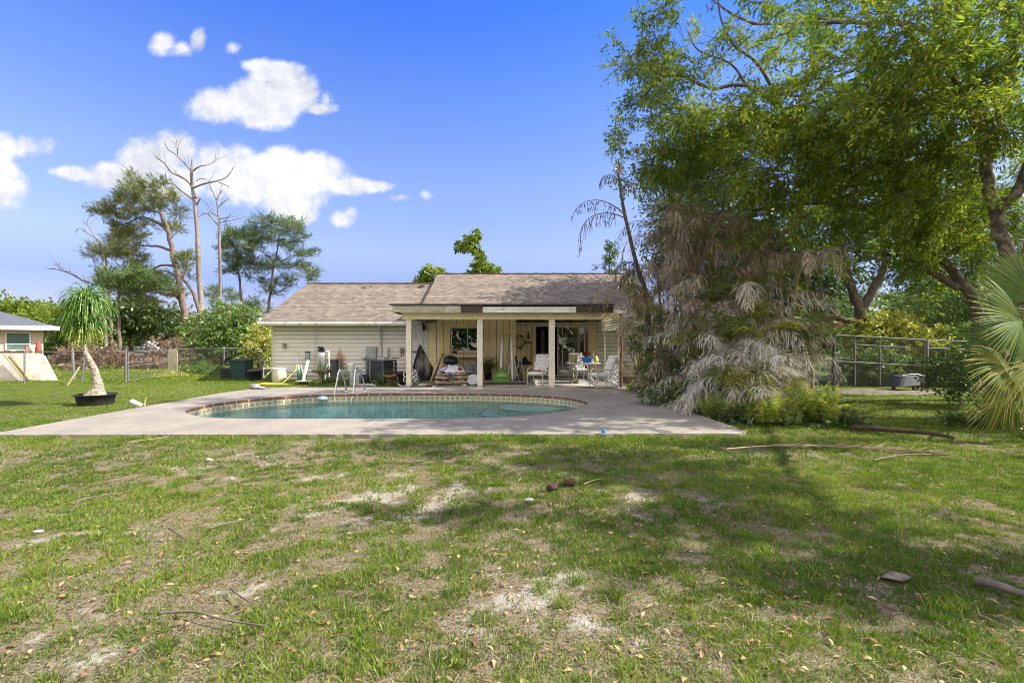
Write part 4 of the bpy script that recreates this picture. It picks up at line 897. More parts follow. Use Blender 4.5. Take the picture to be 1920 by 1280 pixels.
# fan palm on the right
rng=np.random.default_rng(13); fb=Vector((P(1870,700,8.6).x,8.6,0))
t_=thing('fan_palm','green fan palm with stiff spiky leaves at the right edge','palm',fb)
mb=MB(); mb.tube(smoothpath([fb-Vector((0,0,.1)),fb+Vector((.02,0,.8)),fb+Vector((.0,0,1.4))],4),[.2]*4+[.17]*4+[.14],12)
for k in range(26):
    a=k*2.4; z=.25+k*.045; r=.17; q=fb+Vector((math.cos(a)*r,math.sin(a)*r,z)); mb.tube([q,q+Vector((math.cos(a)*.14,math.sin(a)*.14,.16))],[.03,.012],5)
mb.build('trunk',BARK,t_)
def fan(parent,hub,dirv,nrm,L,n,spread,ti,src,droop=.25):
    hub=np.array(hub);dirv=unit(np.array([dirv],float))[0];nrm=np.array(nrm,float);nrm=unit(np.array([nrm-dirv*nrm.dot(dirv)]))[0];sd=np.cross(dirv,nrm)
    mbf=MB(); mbf.tube(smoothpath([src,(Vector(src)+Vector(hub))/2+Vector((0,0,.08)),hub],4),.014,5)
    da=2*spread/n; V=[];Fc=[];T=[]
    rr_=[.03,.2,.38,.55,.78,1.0]
    for k in range(n):
        a0=-spread+da*(k+.5)+rng.normal()*.012; Lk=L*(.74+.26*math.cos(a0*.8))*rng.uniform(.9,1.05); dk=droop*rng.uniform(.5,1.6); tk=float(np.clip(ti+rng.normal()*.13,0,1)); b0=len(V)
        for q,r in enumerate(rr_):
            wf=[.5,.5,.5,.42,.24,.0][q]*da*(min(r,.55))
            c_=dirv*math.cos(a0)+sd*math.sin(a0); t_s=-dirv*math.sin(a0)+sd*math.cos(a0)
            base_=hub+c_*Lk*r+nrm*(-.10*L*r*r)+np.array([0,0,-1.])*dk*L*max(0,r-.35)**1.6*1.3
            V+= [base_-t_s*wf*Lk*1.06-nrm*wf*L*.25, base_+nrm*wf*L*.45, base_+t_s*wf*Lk*1.06-nrm*wf*L*.25]
        for q in range(5):
            o_=b0+q*3; Fc+=[(o_,o_+1,o_+4,o_+3),(o_+1,o_+2,o_+5,o_+4)]; T+=[min(1,tk+(.25 if q==4 else 0))]*2
    tb=len(mbf.f); mbf.add(V,Fc,False)
    z3=np.zeros((0,3)); leaves_mesh('fan_leaf',z3,z3,z3,np.zeros(0),np.zeros(0),np.zeros(0),G_FAN,parent,mb=mbf,mbtint=np.array([.45]*tb+T))
hb=P(1880,720,8.6)
for (hx,hy,hY,dx,dz,L_,sp_,ti,dr,dy) in ((1905,600,7.6,-1,.12,1.1,1.35,.42,.10,-.25),(1925,560,7.9,-.55,.85,1.05,1.3,.35,.10,.15),(1885,690,7.7,-1,-.2,1.0,1.35,.68,.35,-.35),(1935,690,7.5,-.4,-.9,.9,1.5,.70,.45,-.3),(1870,640,8.5,-1,.05,.85,1.35,.25,.25,.3),(1970,620,7.6,.2,.8,1.0,1.5,.5,.3,-.1),(1910,640,8.9,-.4,.8,.95,1.4,.35,.15,.5),(1965,740,7.8,.2,-.7,.9,1.5,.75,.45,0),(1880,745,8.2,-.8,-.8,.8,1.4,.65,.45,.1),(1900,520,8.6,-.7,.7,.8,1.3,.5,.15,.3)):
    fan(t_,P(hx+12,hy,hY),(dx,dy,dz),(.25*-dz,-1,.35),L_*.9,40,sp_,ti,P(1885,720,8.6),dr)
# banana plant with torn dry leaves
t_=thing('banana_plant','banana plant with two bright green leaves and curled dry brown ones behind the clump','plant',(P(1520,640,14.5).x,14.5,0)); rng=np.random.default_rng(4)
mb=MB(); b_=Vector((P(1520,640,14.5).x,14.5,0)); mb.tube([b_,b_+Vector((.02,0,1.0)),P(1520,600,14.5)],[.1,.08,.05],10); mb.build('trunk',STEM,t_)
def bleaf(o,tip,w,m,sag=.15):
    o=Vector(o);tip=Vector(tip); d=tip-o; s=d.cross(Vector((0,-1,.4))).normalized(); mb=MB(); vs=[];n=9
    for k in range(n+1):
        t=k/n; c=o+d*t+Vector((0,0,-sag*t*t)); ww=w*math.sin(PI*min(1,.08+.9*t))**.7
        vs+= [c-s*ww+Vector((0,0,-.04)),c,c+s*ww+Vector((0,0,-.04))]
    fs=[]
    for k in range(n): fs+=[(k*3,k*3+1,k*3+4,k*3+3),(k*3+1,k*3+2,k*3+5,k*3+4)]
    mb.add(vs,fs); mb.build('leaf',m,t_)
BG=mk('banana_green',(.14,.24,.04),(.2,.3,.06),.5,3); BD=mk('banana_dry',(.30,.23,.13),(.2,.14,.08),.8,6)
for a,b,w_,m_ in (((1505,610),(1545,575),.12,BG),((1515,605),(1490,560),.12,BG),((1520,600),(1572,582),.12,BD),((1520,600),(1560,610),.13,BD),((1515,600),(1535,565),.1,BD),((1510,600),(1470,590),.12,BG),((1520,605),(1590,600),.1,BD)):
    bleaf(P(a[0],a[1],14.5),P(b[0],b[1],14.3),w_,m_)
# ---------------- pines on the left
def PX(lst,Y): return [P(a,b,Y) for a,b in lst]
def foot(x,Y): return Vector(((x-960)/F*Y,Y,-.2))
rng=np.random.default_rng(8)
Y_=38
A=[([foot(358,Y_)]+PX([(355,640),(343,570),(338,530),(325,480),(313,430),(303,400),(297,375),(290,355)],Y_),.30,.08),
   (PX([(303,400),(285,395),(255,392),(225,398),(195,392)],Y_),.09,.03),(PX([(313,430),(285,412),(262,408),(235,420)],Y_),.12,.04),(PX([(322,470),(295,462),(265,460),(235,452),(205,470)],Y_),.11,.03),
   (PX([(330,500),(300,498),(262,518),(235,530)],Y_),.10,.03),(PX([(334,520),(310,508),(290,512)],Y_),.08,.03),(PX([(338,530),(352,500),(350,487)],Y_),.08,.03),(PX([(300,395),(310,365),(325,372),(332,385)],Y_),.08,.03),(PX([(343,570),(320,545),(300,545),(270,560)],Y_),.09,.03)]
def tufts(lst,Y,rng,k=5,r=16,ry=9):
    out=[]
    for a,b in lst:
        for _ in range(k): out.append(np.array(P(a+rng.normal()*r*.5,b+rng.normal()*ry*.5,Y+rng.normal()*.9)))
    return out
ca=[(255,340),(262,352),(278,352),(300,350),(245,362),(232,375),(222,378),(205,385),(185,390),(195,398),(212,404),(248,380),(262,372),(290,372),(312,366),(320,378),(300,388),(280,388),(238,402),(258,398),(222,425),(238,432),(228,442),(252,436),(275,420),(270,445),(245,462),(228,470),(255,478),(215,480),(265,492),(330,425),(322,428),(350,487),(356,484),(240,505),(262,508),(280,512),(298,518),(225,530),(250,528),(345,500),(330,548),(318,556),(300,545),(272,562),(285,535),(305,530),(240,545),(262,545),(335,400)]
PK=dict(crad=.72,L=.5,W=.06,flat=.5,droop=-.1,bark=BARKP,rb=.03,rmin=.025,twigs=5,crown='needles',leafup=.25)
tree('pine_tree','leaning pine with a ragged windswept crown, largest of the living pines at left','tree',A,tufts(ca,Y_,rng,3,11,6),G_PINE,101,per=75,**PK)
Y_=38.5
tree('pine_tree','thin pine trunk leaning right beside the ragged pine','tree',[([foot(386,Y_)]+PX([(382,638),(378,600),(372,580),(362,550),(350,530),(340,516)],Y_),.2,.10)],tufts([(335,520)],Y_,rng,3),G_PINE,102,per=60,**PK)
# dead pines
def deadtree(lab,limbs,Y,seed,twn,tr,base):
    rr_=random.Random(seed); t_=thing('dead_pine',lab,'tree',base); mb=MB(); allp=[]
    for pts,r0,r1 in limbs:
        sp=smoothpath([base if q=='b' else P(q[0],q[1],Y+ (rr_.uniform(-.4,.4) if i else 0)) for i,q in enumerate(pts)],4); n=len(sp)
        mb.tube(sp,[r0+(r1-r0)*k/(n-1) for k in range(n)],7); 
        if r0<.3: allp+= [(sp[k],r0+(r1-r0)*k/(n-1),(sp[min(k+1,n-1)]-sp[k-1]).normalized()) for k in range(2,n)]
    for k in range(twn):
        p,r,d=rr_.choice(allp); dd=(d+Vector((rr_.uniform(-1,1),rr_.uniform(-1,1),rr_.uniform(-.3,1)))*.9).normalized(); l=rr_.uniform(.4,1.2)*tr
        q=[p,p+dd*l*.5+Vector((0,0,.05)),p+dd*l+Vector((0,0,.15*l))]; mb.tube(q,[min(r*.6,.035),.018,.008],4,caps=False)
    mb.build('trunk',BARKD,t_); return t_
Y_=46
deadtree('tallest dead pine, bare grey trunk with a few crooked branches against the cloud',[(['b',(379,600),(377,560),(373,520),(371,470),(370,433),(366,390),(365,370)],.29,.17),([(365,372),(361,350),(359,325),(360,300)],.22,.06),([(361,353),(350,338),(335,330),(320,322),(308,305),(295,298),(293,292)],.11,.03),([(360,322),(345,305),(330,290),(315,280),(308,266)],.09,.02),([(360,322),(375,312),(395,308),(408,298)],.08,.02),([(363,352),(385,344),(405,340),(425,332),(436,318)],.10,.02),([(366,378),(350,365),(330,350),(318,335)],.11,.03),([(368,385),(376,372)],.10,.05),([(410,342),(425,348),(432,352)],.05,.02),([(368,340),(376,335),(388,336)],.05,.02),([(333,290),(332,275),(331,262)],.04,.02)],Y_,1,45,1.3,foot(383,Y_))
deadtree('shorter dead pine with twiggy top right of the tallest dead one',[(['b',(414,600),(413,540),(412,480),(411,430),(409,395),(405,372)],.19,.07),([(411,405),(398,400),(390,385),(380,375)],.07,.02),([(408,390),(418,380),(430,372)],.07,.02),([(410,410),(425,408),(438,400)],.06,.02),([(411,425),(398,410),(386,400),(372,408)],.07,.02),([(406,375),(400,362),(396,358)],.05,.02),([(406,375),(412,364),(416,358)],.05,.02),([(411,418),(425,415),(440,412)],.05,.02)],48,2,55,1.2,foot(414,48))
deadtree('half-dead thin pine with a bare fan of twigs at its top, leftmost pine',[(['b',(197,620),(194,570),(193,520),(193,480),(190,462)],.17,.09),([(193,468),(188,455),(178,445),(165,438),(150,428),(143,432)],.07,.02),([(178,445),(170,430),(160,420)],.05,.02),([(193,535),(175,532),(155,525),(130,512),(108,505),(86,503)],.11,.03),([(120,508),(108,498),(95,495)],.04,.015),([(194,480),(205,472),(222,458),(235,440)],.08,.03)],42,3,40,1.1,foot(198,42))
rng=np.random.default_rng(18)
for (lab,bx,Y_,tr_,tf,mt,k,seed) in (
 ('slender pine with olive tufts behind the leftmost pine',212,43,[(205,560),(200,510),(198,480)],[(180,472),(192,476),(212,462),(220,450),(205,470),(228,442)],G_PINE,4,111),
 ('small pine with a flat green top behind the potted palm',226,36,[(224,640),(223,590),(222,545)],[(208,528),(222,524),(240,530),(232,540),(215,545),(250,548),(262,538),(205,520),(275,525),(290,530),(245,520)],G_PINE2,5,112),
 ('pine with round green top left of the tallest living one',455,52,[(453,583),(450,530),(445,500),(440,470)],[(425,442),(440,438),(455,440),(470,446),(418,460),(435,462),(452,465),(468,468),(480,460),(430,482),(450,485),(470,488),(428,505),(462,512),(478,500),(440,500)],G_PINE2,5,113),
 ('pine with a broad rounded crown next to the house roof',506,52,[(503,583),(508,540),(513,503),(520,470),(524,440)],[(490,425),(505,418),(520,416),(535,418),(550,425),(560,436),(482,435),(500,435),(520,432),(540,440),(556,450),(490,450),(510,452),(530,455),(548,462),(575,475),(560,480),(570,500),(585,510),(548,500),(530,490),(510,500),(495,505),(500,530),(520,535),(535,528),(580,520),(508,545)],G_PINE2,4,114),
 ('small pine with thin top low behind the shrubs',415,60,[(413,600),(412,570),(411,555)],[(400,552),(412,548),(425,552),(440,556),(405,560),(465,565),(480,570),(490,580),(455,575)],G_PINE2,4,115)):
    pk=dict(PK); pk['crad']=.95; lim=[([foot(bx,Y_)]+PX(tr_,Y_),.17,.06)]
    tree('pine_tree',lab,'tree',lim,tufts(tf,Y_,rng,k,14,9),mt,seed,per=80,**pk)
# oak tops above the roof
T=[([foot(907,45)]+PX([(907,540),(905,510),(898,490),(893,465),(882,455)],45),.3,.12)]
tree('vine_covered_tree','crooked vine covered tree top curling left above the roof ridge','tree',T,tufts([(870,455),(862,462),(880,448),(890,450),(875,465),(893,442),(893,470),(897,480),(900,490),(903,498),(895,505),(905,508),(915,505),(925,508),(890,512),(912,500),(930,512),(896,495),(886,462)],45,rng,5,9,7),G_OAK,121,crad=.4,per=60,L=.3,W=.14,rb=.02,tmul=.9)
tree('oak_treetop','small rounded tree top behind the satellite dish','tree',[([foot(815,42)]+PX([(815,560),(815,530)],42),.3,.12)],ell(rng,[(812,520,42,26,16,1.5),(790,528,42,14,8,1)],55,.5),G_OAK,122,crad=.5,per=55,L=.28,W=.13,rb=.02)
# spire conifer
T=[([foot(1143,50)]+PX([(1143,560),(1143,500),(1143,455)],50),.2,.03)]
tree('spire_conifer','narrow pointed conifer top behind the roof left of the dead palms','tree',T,[np.array(P(1143+rng.normal()*(2+ (b-455)*.09),b,50+rng.normal()*.5)) for b in rng.uniform(455,535,46)],G_DARK,123,crad=.45,per=30,L=.4,W=.1,rb=.02)
# ---------------- background masses at left
BGT=[('rounded oak mass far left behind the grey roofed house',(40,610),62,[(-10,600,62,80,36,4),(60,590,62,60,26,4)],230,G_OAK,.5),
 ('oak with a bumpy olive crown behind the potted palm',(115,610),58,[(95,602,58,45,24,3),(130,612,56,50,40,3)],170,G_OAK,.45),
 ('dense green tree left of the ragged pine',(245,620),46,[(232,602,46,48,46,3),(262,590,46,40,36,3)],250,G_DARK,.36),
 ('dark green tree behind the far tan roof',(300,600),70,[(300,610,70,60,34,4),(335,605,68,40,26,3)],170,G_DARK,.5),
 ('bright green shrub mass growing beyond the fence between the pine trunks and the house',(430,640),34,[(440,622,34,56,46,2.5),(400,650,33,40,38,2),(470,650,33,34,40,2),(425,596,35,34,24,2),(372,640,36,24,48,2)],480,G_BRIGHT,.26),
 ('yellowish shrub against the left corner of the house',(490,650),27,[(488,650,27,20,32,1.2),(500,618,28,12,16,1)],110,G_YEL,.16),
 ('low green tree between the potted palm and the grey roofed house',(100,640),44,[(90,648,44,40,22,2.5),(160,630,42,40,40,2.5)],170,G_SHRUB,.34)]
for i,(lab,b_,Y_,es,n,mt,L_) in enumerate(BGT):
    tree('background_tree',lab,'tree',[([foot(b_[0],Y_),P(b_[0],b_[1]+10,Y_),P(b_[0],b_[1],Y_)],.25,.1)],ell(rng,es,n,.5),mt,130+i,crad=L_*3.0,per=55,L=L_,W=L_*.5,rb=.02,rmin=.02,group='trees beyond the left fence')
for i,(px,py,Y_,rx,ry,lab) in enumerate(((130,665,29,26,24,'brown-leaved shrub left of the potted palm trunk behind the fence'),(185,660,29,30,32,'largest brown-leaved shrub right behind the potted palm'),(222,672,28,14,18,'small brown-leaved shrub near the gate post'),(305,655,31,26,26,'brown-leaved shrub in front of the far tan roof'),(345,655,31,14,30,'tall brown-leaved shrub beside the pine trunks'),(285,680,28,34,12,'low brown scrub behind the left gate'),(158,690,27,30,14,'low brown weeds under the dry shrub'))):
    c=P(px,py,Y_); tree('dry_shrub',lab,'shrub',[([(c.x,c.y,0),(c.x,c.y,c.z*.6),(c.x,c.y,c.z)],.05,.02)],ell(rng,[(px,py,Y_,rx,ry,.9)],34+int(rx*.7),.5),G_BROWN,160+i,crad=.3,per=22,L=.17,W=.09,rb=.02,rmin=.01,bark=BARKD,group='brown-leaved shrubs along the left fence')
for i,(px,py,Y_,rx,ry,n,lab) in enumerate(((375,695,23,45,16,90,'weedy bush in front of the fence left of the green bin'),(330,708,21.5,30,8,50,'low dry weeds at the foot of the gate post'),(430,712,22,26,8,50,'weeds around the base of the green bin'))):
    c=P(px,py,Y_); tree('weedy_bush',lab,'plant',[([(c.x,c.y,0),(c.x,c.y,.15),(c.x,c.y,.3)],.02,.01)],ell(rng,[(px,py,Y_,rx,ry,1.0)],n,.5),G_SHRUB if i!=1 else G_YEL,180+i,crad=.3,per=36,L=.14,W=.03,rb=.01,rmin=.004,crown='foliage',leafup=.5)
# far woodland behind everything
rng=np.random.default_rng(41); n=26000
def woods(name,n,xs,ys,h,sz,mt,rng,kfreq=9.):
    x=rng.uniform(*xs,n); y=rng.uniform(*ys,n); top=h*(.55+.6*fbm(x,y*0,kfreq,7,3)); z=top*rng.random(n)**.55
    p=np.stack([x,y,z],1); nr=rdir(rng,n); nr[:,1]-=.8; nr[:,2]+=.4
    o=leaves_mesh(name,p,rdir(rng,n),nr,sz*rng.uniform(.6,1.3,n),sz*.6,np.clip(rng.random(n)*.6+.5*(fbm(x,z,3,3,2)-.2),0,1),mt); return tag(o,kind='stuff')
woods('distant_woodland',30000,(-130,130),(92,110),7.2,1.1,G_DARK,rng,11)
woods('distant_woodland',12000,(14,80),(48,62),5.0,.7,G_DARK,rng,7)
woods('woodland',16000,(-60,60),(-26,-20),9,1.1,G_SHRUB,rng,8)
# ---------------- ponytail palm in its pot
pc=Vector((P(180,740,12.1).x,12.1,0)); PC=thing('plant_pot','wide low black plastic pot standing on the grass at left','plant pot',pc)
mb=MB(); mb.lathe([(.36,0),(.40,.22),(.44,.225),(.445,.25),(.42,.25),(.40,.21),(.0,.19)],pc,32); mb.build('pot',BLACK,PC)
mb=MB(); mb.lathe([(.395,.195),(.2,.215),(0,.22)],pc,24); mb.build('soil',mk('potting_soil',(.06,.045,.03)),PC)
PT=thing('ponytail_palm','ponytail palm with swollen grey base and drooping strap leaves in the black pot','palm',pc+Vector((0,0,.21)))
Yp=12.1; tp=[pc+Vector((0,0,.20)),P(183,722,Yp),P(178,695,Yp),P(168,675,Yp),P(158,655,Yp),P(155,635,Yp),P(158,608,Yp),P(162,572,Yp)]
sp=smoothpath(tp,3); rs=np.interp(np.linspace(0,1,len(sp)),[0,.10,.22,.4,.6,.8,1],[.25,.14,.082,.066,.052,.042,.034]); mb=MB(); mb.tube(sp,list(rs),16); mb.build('trunk',mk('ponytail_bark',(.44,.375,.30),(.20,.16,.12),.95,13,bs=1,bd=.03,sx=(1,1,1.8),lo=.4,hi=.6),PT)
rng=np.random.default_rng(6); n=900; top=np.array(P(162,566,Yp)); low=np.array(P(156,625,Yp))
az=rng.uniform(0,2*PI,n); upa=rng.uniform(.3,1.5,n); t=rng.random(n)**1.6; p=top*(1-t[:,None])+low*t[:,None]+rng.normal(size=(n,3))*.03
upa=np.where(t>.5,rng.uniform(-.3,.7,n),upa); L_=rng.uniform(.5,.92,n)*np.where(t>.6,.75,1.0)
d=np.stack([np.cos(az)*np.cos(upa),np.sin(az)*np.cos(upa),np.sin(upa)],1); acc=[];ti=np.where(t>.72,rng.uniform(.7,1,n),rng.uniform(0,.85,n)); segs=7
for s in range(segs):
    st=L_/segs; nn_=np.cross(np.stack([-np.sin(az),np.cos(az),0*az],1),d); acc.append((p,d,st*1.35,np.full(n,.034)*[.8,1,1,.95,.85,.7,.5][s],ti,nn_)); p=p+d*st[:,None]; d=unit(d+np.array([0,0,-1.])*(.42+.12*s)*rng.uniform(.5,1.15,n)[:,None])
flush('leaves',MB(),acc,G_PONY,PT)
# ---------------- grass
def grass(name,n,xr,yr,rng,L,W,up,dens,tfun,label=None):
    x=rng.uniform(*xr,n); y=rng.uniform(*yr,n)
    if callable(dens): k=rng.random(n)<dens(x,y); x=x[k];y=y[k]
    n=len(x); z=gz(x,y)-.004
    a=rng.uniform(0,2*PI,n); u_=rng.uniform(.15,1.2,n)*up; d=np.stack([np.cos(a),np.sin(a),u_],1); nr=np.stack([-np.sin(a)*.3,-np.sin(a)*.2,np.ones(n)],1)+rdir(rng,n)*.5
    tt=tfun(x,y,n); l=L*rng.uniform(.5,1.4,n); w_=W*rng.uniform(.7,1.3,n)
    return np.stack([x,y,z],1),d,nr,l,w_,tt
ondeck=lambda x,y:(x>DX0-.02)&(x<DX1+.0)&(y>DY0+.02)&(y<21.5)
def dens1(x,y):
    b=bare(x,y); k=np.clip((.74-b)/.28,.10,1)*np.where(ondeck(x,y),0,1); return k
def tf1(x,y,n,rng=np.random.default_rng(2)):
    b=bare(x,y)+ (fbm(x,y,.25,21,2)-.5)*.3; lush=rng.random(n)*.52; dry=rng.uniform(.58,1,n); return np.where(rng.random(n)<np.clip((b-.40)*2.1,.05,.60),dry,lush*np.clip(.75+1.0*(fbm(x,y,.9,30,3)),.3,1.3))
rng=np.random.default_rng(50); parts=[]
def add(n,xr,yr,L,W,up,dens=dens1,tf=tf1): parts.append(grass('g',n,xr,yr,rng,L,W,up,dens,tf))
def patch(x,y): return bare(x,y)*.62+(fbm(x,y,.20,51,4)-.5)*1.25+.15
def tuftg(n,k,xr,yr,L,W,spread):
    x=rng.uniform(*xr,n);y=rng.uniform(*yr,n); p=patch(x,y); keep=(rng.random(n)<np.clip((.70-p)*3.2,.14,1))&~ondeck(x,y); x=x[keep];y=y[keep];p=p[keep];m=len(x)
    kk=k; h=np.repeat(rng.uniform(.55,1.35,m)*np.clip(1.25-p*.7,.6,1.2),kk); tt=np.repeat(np.clip(rng.random(m)*.42+ (fbm(x,y,1.2,33,3)-.5)*.5+.04,0,.55),kk); n=m*kk
    ox=rng.normal(size=n)*spread; oy=rng.normal(size=n)*spread; X_=np.repeat(x,kk)+ox; Y_=np.repeat(y,kk)+oy; a=rng.uniform(0,2*PI,n)
    d=np.stack([np.cos(a)*.6+ox/spread*.3,np.sin(a)*.6+oy/spread*.3,rng.uniform(.35,1.7,n)],1)
    tt=np.where(rng.random(n)<.07,rng.uniform(.6,1,n),np.clip(tt+rng.normal(size=n)*.06,0,.56))
    parts.append((np.stack([X_,Y_,gz(X_,Y_)-.004],1),d,rdir(rng,n)*.7+np.array([0,0,.8]),L*h*rng.uniform(.6,1.25,n),W*rng.uniform(.7,1.3,n),tt))
tuftg(30000,11,(-5,5.2),(1.9,4.2),.039,.0052,.020)
tuftg(34000,9,(-7.6,8),(4.2,6.4),.042,.0072,.022)
tuftg(26000,7,(-10.5,11),(6.4,9.5),.05,.0105,.03)
dryt=lambda x,y,n:np.clip(rng.uniform(.6,.97,n),0,1)
dd_=lambda x,y:np.clip((patch(x,y)-.12)*2.4,.12,1)*np.where(ondeck(x,y),0,1)
add(120000,(-5,5.2),(1.9,4.2),.040,.0042,.22,dd_,dryt)
add(100000,(-7.6,8),(4.2,6.4),.044,.006,.22,dd_,dryt)
add(50000,(-10.5,11),(6.4,9.5),.05,.0085,.25,dd_,dryt)
add(70000,(-10.5,5),(7.2,7.88),.095,.0085,1.8,lambda x,y:np.clip(1-(DY0-y)/.6,0,1)*np.where(x>-5,1,.5)*np.clip(fbm(x,y,.4,3,3)*4-1.3,0,1),lambda x,y,n:np.clip(np.random.default_rng(3).random(n)*.5+.2*(fbm(x,y,1,3,2)),0,1))
lush=lambda x,y,n:np.clip(np.random.default_rng(4).random(n)*.40+.22*fbm(x,y,1.5,3,3)+np.where(np.random.default_rng(5).random(n)<.1,.3,0),0,1)
add(150000,(-21,-6),(8,20),.06,.013,.9,lambda x,y:np.where(ondeck(x,y)&~((x<-6.2)&(y>DY1-2.2+ (x+8.6)*.9)),0,1),lush)
add(60000,(-8,-4.2),(14.9,19.4),.07,.013,1.0,lambda x,y:np.where((y>DY1+.05)|((x<-6.5)&(y>DY1-1.6+(x+8.4)*.8+.4)),1,0),lush)
add(90000,(-30,-8),(18,34),.09,.03,.9,None,lush)
add(110000,(4,16),(8.5,17),.06,.012,.9,lambda x,y:np.where(ondeck(x,y),0,1)*np.where(y>14.2,.25,1),lush)
# tufts
nt_=300; tx=rng.uniform(-6,6,nt_)*1.1; ty=rng.uniform(2,7.6,nt_); k=60
x=np.repeat(tx,k)+rng.normal(size=nt_*k)*.035; y=np.repeat(ty,k)+rng.normal(size=nt_*k)*.035; n=len(x)
a=rng.uniform(0,2*PI,n); d=np.stack([np.cos(a),np.sin(a),rng.uniform(.5,2.2,n)],1)
parts.append((np.stack([x,y,gz(x,y)-.003],1),d,rdir(rng,n)+np.array([0,0,.8]),np.repeat(rng.uniform(.05,.12,nt_),k)*rng.uniform(.5,1.2,n),np.full(n,.0055),np.clip(np.repeat(rng.uniform(0,.35,nt_),k)+rng.random(n)*.2,0,1)))
o=leaves_mesh('grass',*[np.concatenate([p_[i] for p_ in parts]) for i in (0,1,2,3,4,5)],G_GRASS,fold=.10,wpos=.35); tag(o,kind='stuff')
# leaf litter
n=8200; x=rng.uniform(-9,9,n); y=1.9+rng.random(n)**1.4*7.0; k=(rng.random(n)<np.clip(1.1-.10*np.maximum(x,0),.35,1))&~ondeck(x,y); x=x[k];y=y[k];n=len(x)
a=rng.uniform(0,2*PI,n); d=np.stack([np.cos(a),np.sin(a),rng.uniform(-.1,.35,n)],1); nr=rdir(rng,n)*.45+np.array([0,0,1.])
o=leaves_mesh('fallen_leaves',np.stack([x,y,gz(x,y)+.012],1),d,nr,rng.uniform(.025,.065,n),rng.uniform(.012,.026,n),rng.random(n),G_LITTER,fold=.12); tag(o,kind='stuff')
n=9000; x=rng.uniform(-8,8,n); y=1.9+rng.random(n)**1.3*6.0; a=rng.uniform(0,2*PI,n); d=np.stack([np.cos(a),np.sin(a),rng.uniform(-.1,.2,n)],1)
o=leaves_mesh('dead_twigs',np.stack([x,y,gz(x,y)+.012],1),d,np.tile([0,0,1.],(n,1))+rdir(rng,n)*.2,rng.uniform(.04,.16,n),rng.uniform(.002,.005,n),rng.uniform(.0,.8,n),G_PALMD,fold=.04); tag(o,kind='stuff')
# ================================================================ yard and patio things
PVC=mk('pvc',(.72,.71,.66),(.55,.54,.48),.5,8)
RUST=mk('rusty_iron',(.14,.07,.04),(.08,.05,.04),.85,9)
WOODN=mk('raw_lumber',(.55,.40,.20),(.42,.30,.15),.8,4,sx=(1,1,.3))
GALV=mk('galvanised',(.30,.31,.31),(.19,.185,.18),.5,7,metal=.5)
WOODG=mk('grey_wood',(.22,.18,.145),(.12,.10,.08),.9,6,sx=(1,1,.3))
STEEL=mk('stainless',(.62,.62,.62),(.5,.5,.5),.22,5,metal=.95)
TERRA=mk('terracotta',(.42,.17,.09),(.28,.12,.07),.85,7)
def W(px,py,Y): return P(px,py,Y)
def gp(px,Y,z=0.): return Vector(((px-960)/F*Y,Y,z))
# ---- pool handrails
def rail(pa,pb,top,lab,xt):
    a=gp(pa,14.62,DZ); b=gp(pb,13.85,WZ-.35); t=thing('pool_handrail',lab,'handrail',a,0,'curved handrails at the far edge of the pool')
    mb=MB(); pts=[a,a+Vector((-.04,-.02,.35)),a+Vector((-.12,-.1,.60)),W(xt+4,694,14.38),W(xt,693.5,14.25),W(xt-5,697,14.12),b+Vector((.06,.14,.62)),b+Vector((.02,.06,.35)),b]
    mb.tube(smoothpath(pts,5),.026,10); mb.build('tube',STEEL,t)
    mb=MB(); mb.lathe([(.07,0),(.07,.015),(.03,.03)],a,16); mb.build('base_flange',STEEL,t)
rail(649,621,0,'chrome pool handrail, left one of the pair at the pool edge',640); rail(684,656,0,'chrome pool handrail, right one of the pair at the pool edge',671)
# skimmer float
mb=MB(); c=W(605,746,13.72); mb.lathe([(.0,.06),(.1,.05),(.15,0),(.14,-.04),(0,-.06)],c,20); mono('pool_float',mb,mk('float_blue',(.25,.45,.65),(.6,.7,.75),.5,6),'round blue and white float bobbing at the far pool wall left of the handrails','float')
mb=MB(); mb.box(c.x-.24,c.x+.22,13.93,14.3,-.17,-.015); tag(struct('skimmer_opening',mb,BLACK),kind='structure')
mb=MB(); c=gp(479,15.3,DZ); mb.blob((c.x,c.y,c.z+.07),(.17,.12,.10),3,.12); mb.blob((c.x+.2,c.y,c.z+.035),(.13,.09,.045),4,.12); mb.blob((c.x-.12,c.y,c.z+.1),(.07,.06,.07),5,.1); mono('garden_stone',mb,mk('grey_stone',(.33,.33,.31),(.2,.2,.19),.9,9,bs=.4),'grey turtle-shaped stone lying on the far left of the deck','stone')
# ---- equipment by the left wing
def tk(lab,px,Y,r,h,m,name='tank',cat='tank'):
    c=gp(px,Y); t=thing(name,lab,cat,c); mb=MB(); mb.lathe([(r*.92,0),(r,.04),(r,h*.86),(r*.93,h*.94),(r*.7,h*.985),(0,h)],c,24); mb.build('body',m,t); return t,c
t,c=tk('squat cream pressure tank at the left end of the siding wall',524,18.6,.225,.56,mk('cream_tank',(.66,.61,.45),(.56,.51,.37),.55,4,speck=(20,(.4,.35,.25),.4)),name='pressure_tank')
mb=MB(); mb.lathe([(.235,.5),(.235,.515)],c,24); mb.tube([(c.x-.1,c.y,.02),(c.x-.28,c.y,.02)],.03,6); mb.build('seam',PVC,t)
def pipes(lab,runs,r=.025,m=None,name='pvc_pipe',Y=18.7):
    t=thing(name,lab,'pipe',gp(runs[0][0][0],Y)); mb=MB()
    for run in runs: mb.tube([W(a,b,Y+(q[0] if q else 0)) for a,b,*q in run],r,8)
    mb.build('pipe_run',m or PVC,t)
    mb=MB()
    for run in runs:
        for a,b,*q in run[1:-1]: mb.blob(W(a,b,Y+(q[0] if q else 0)),r*1.5,1,0,8,6)
    if mb.v: mb.build('elbow_joints',m or PVC,t)
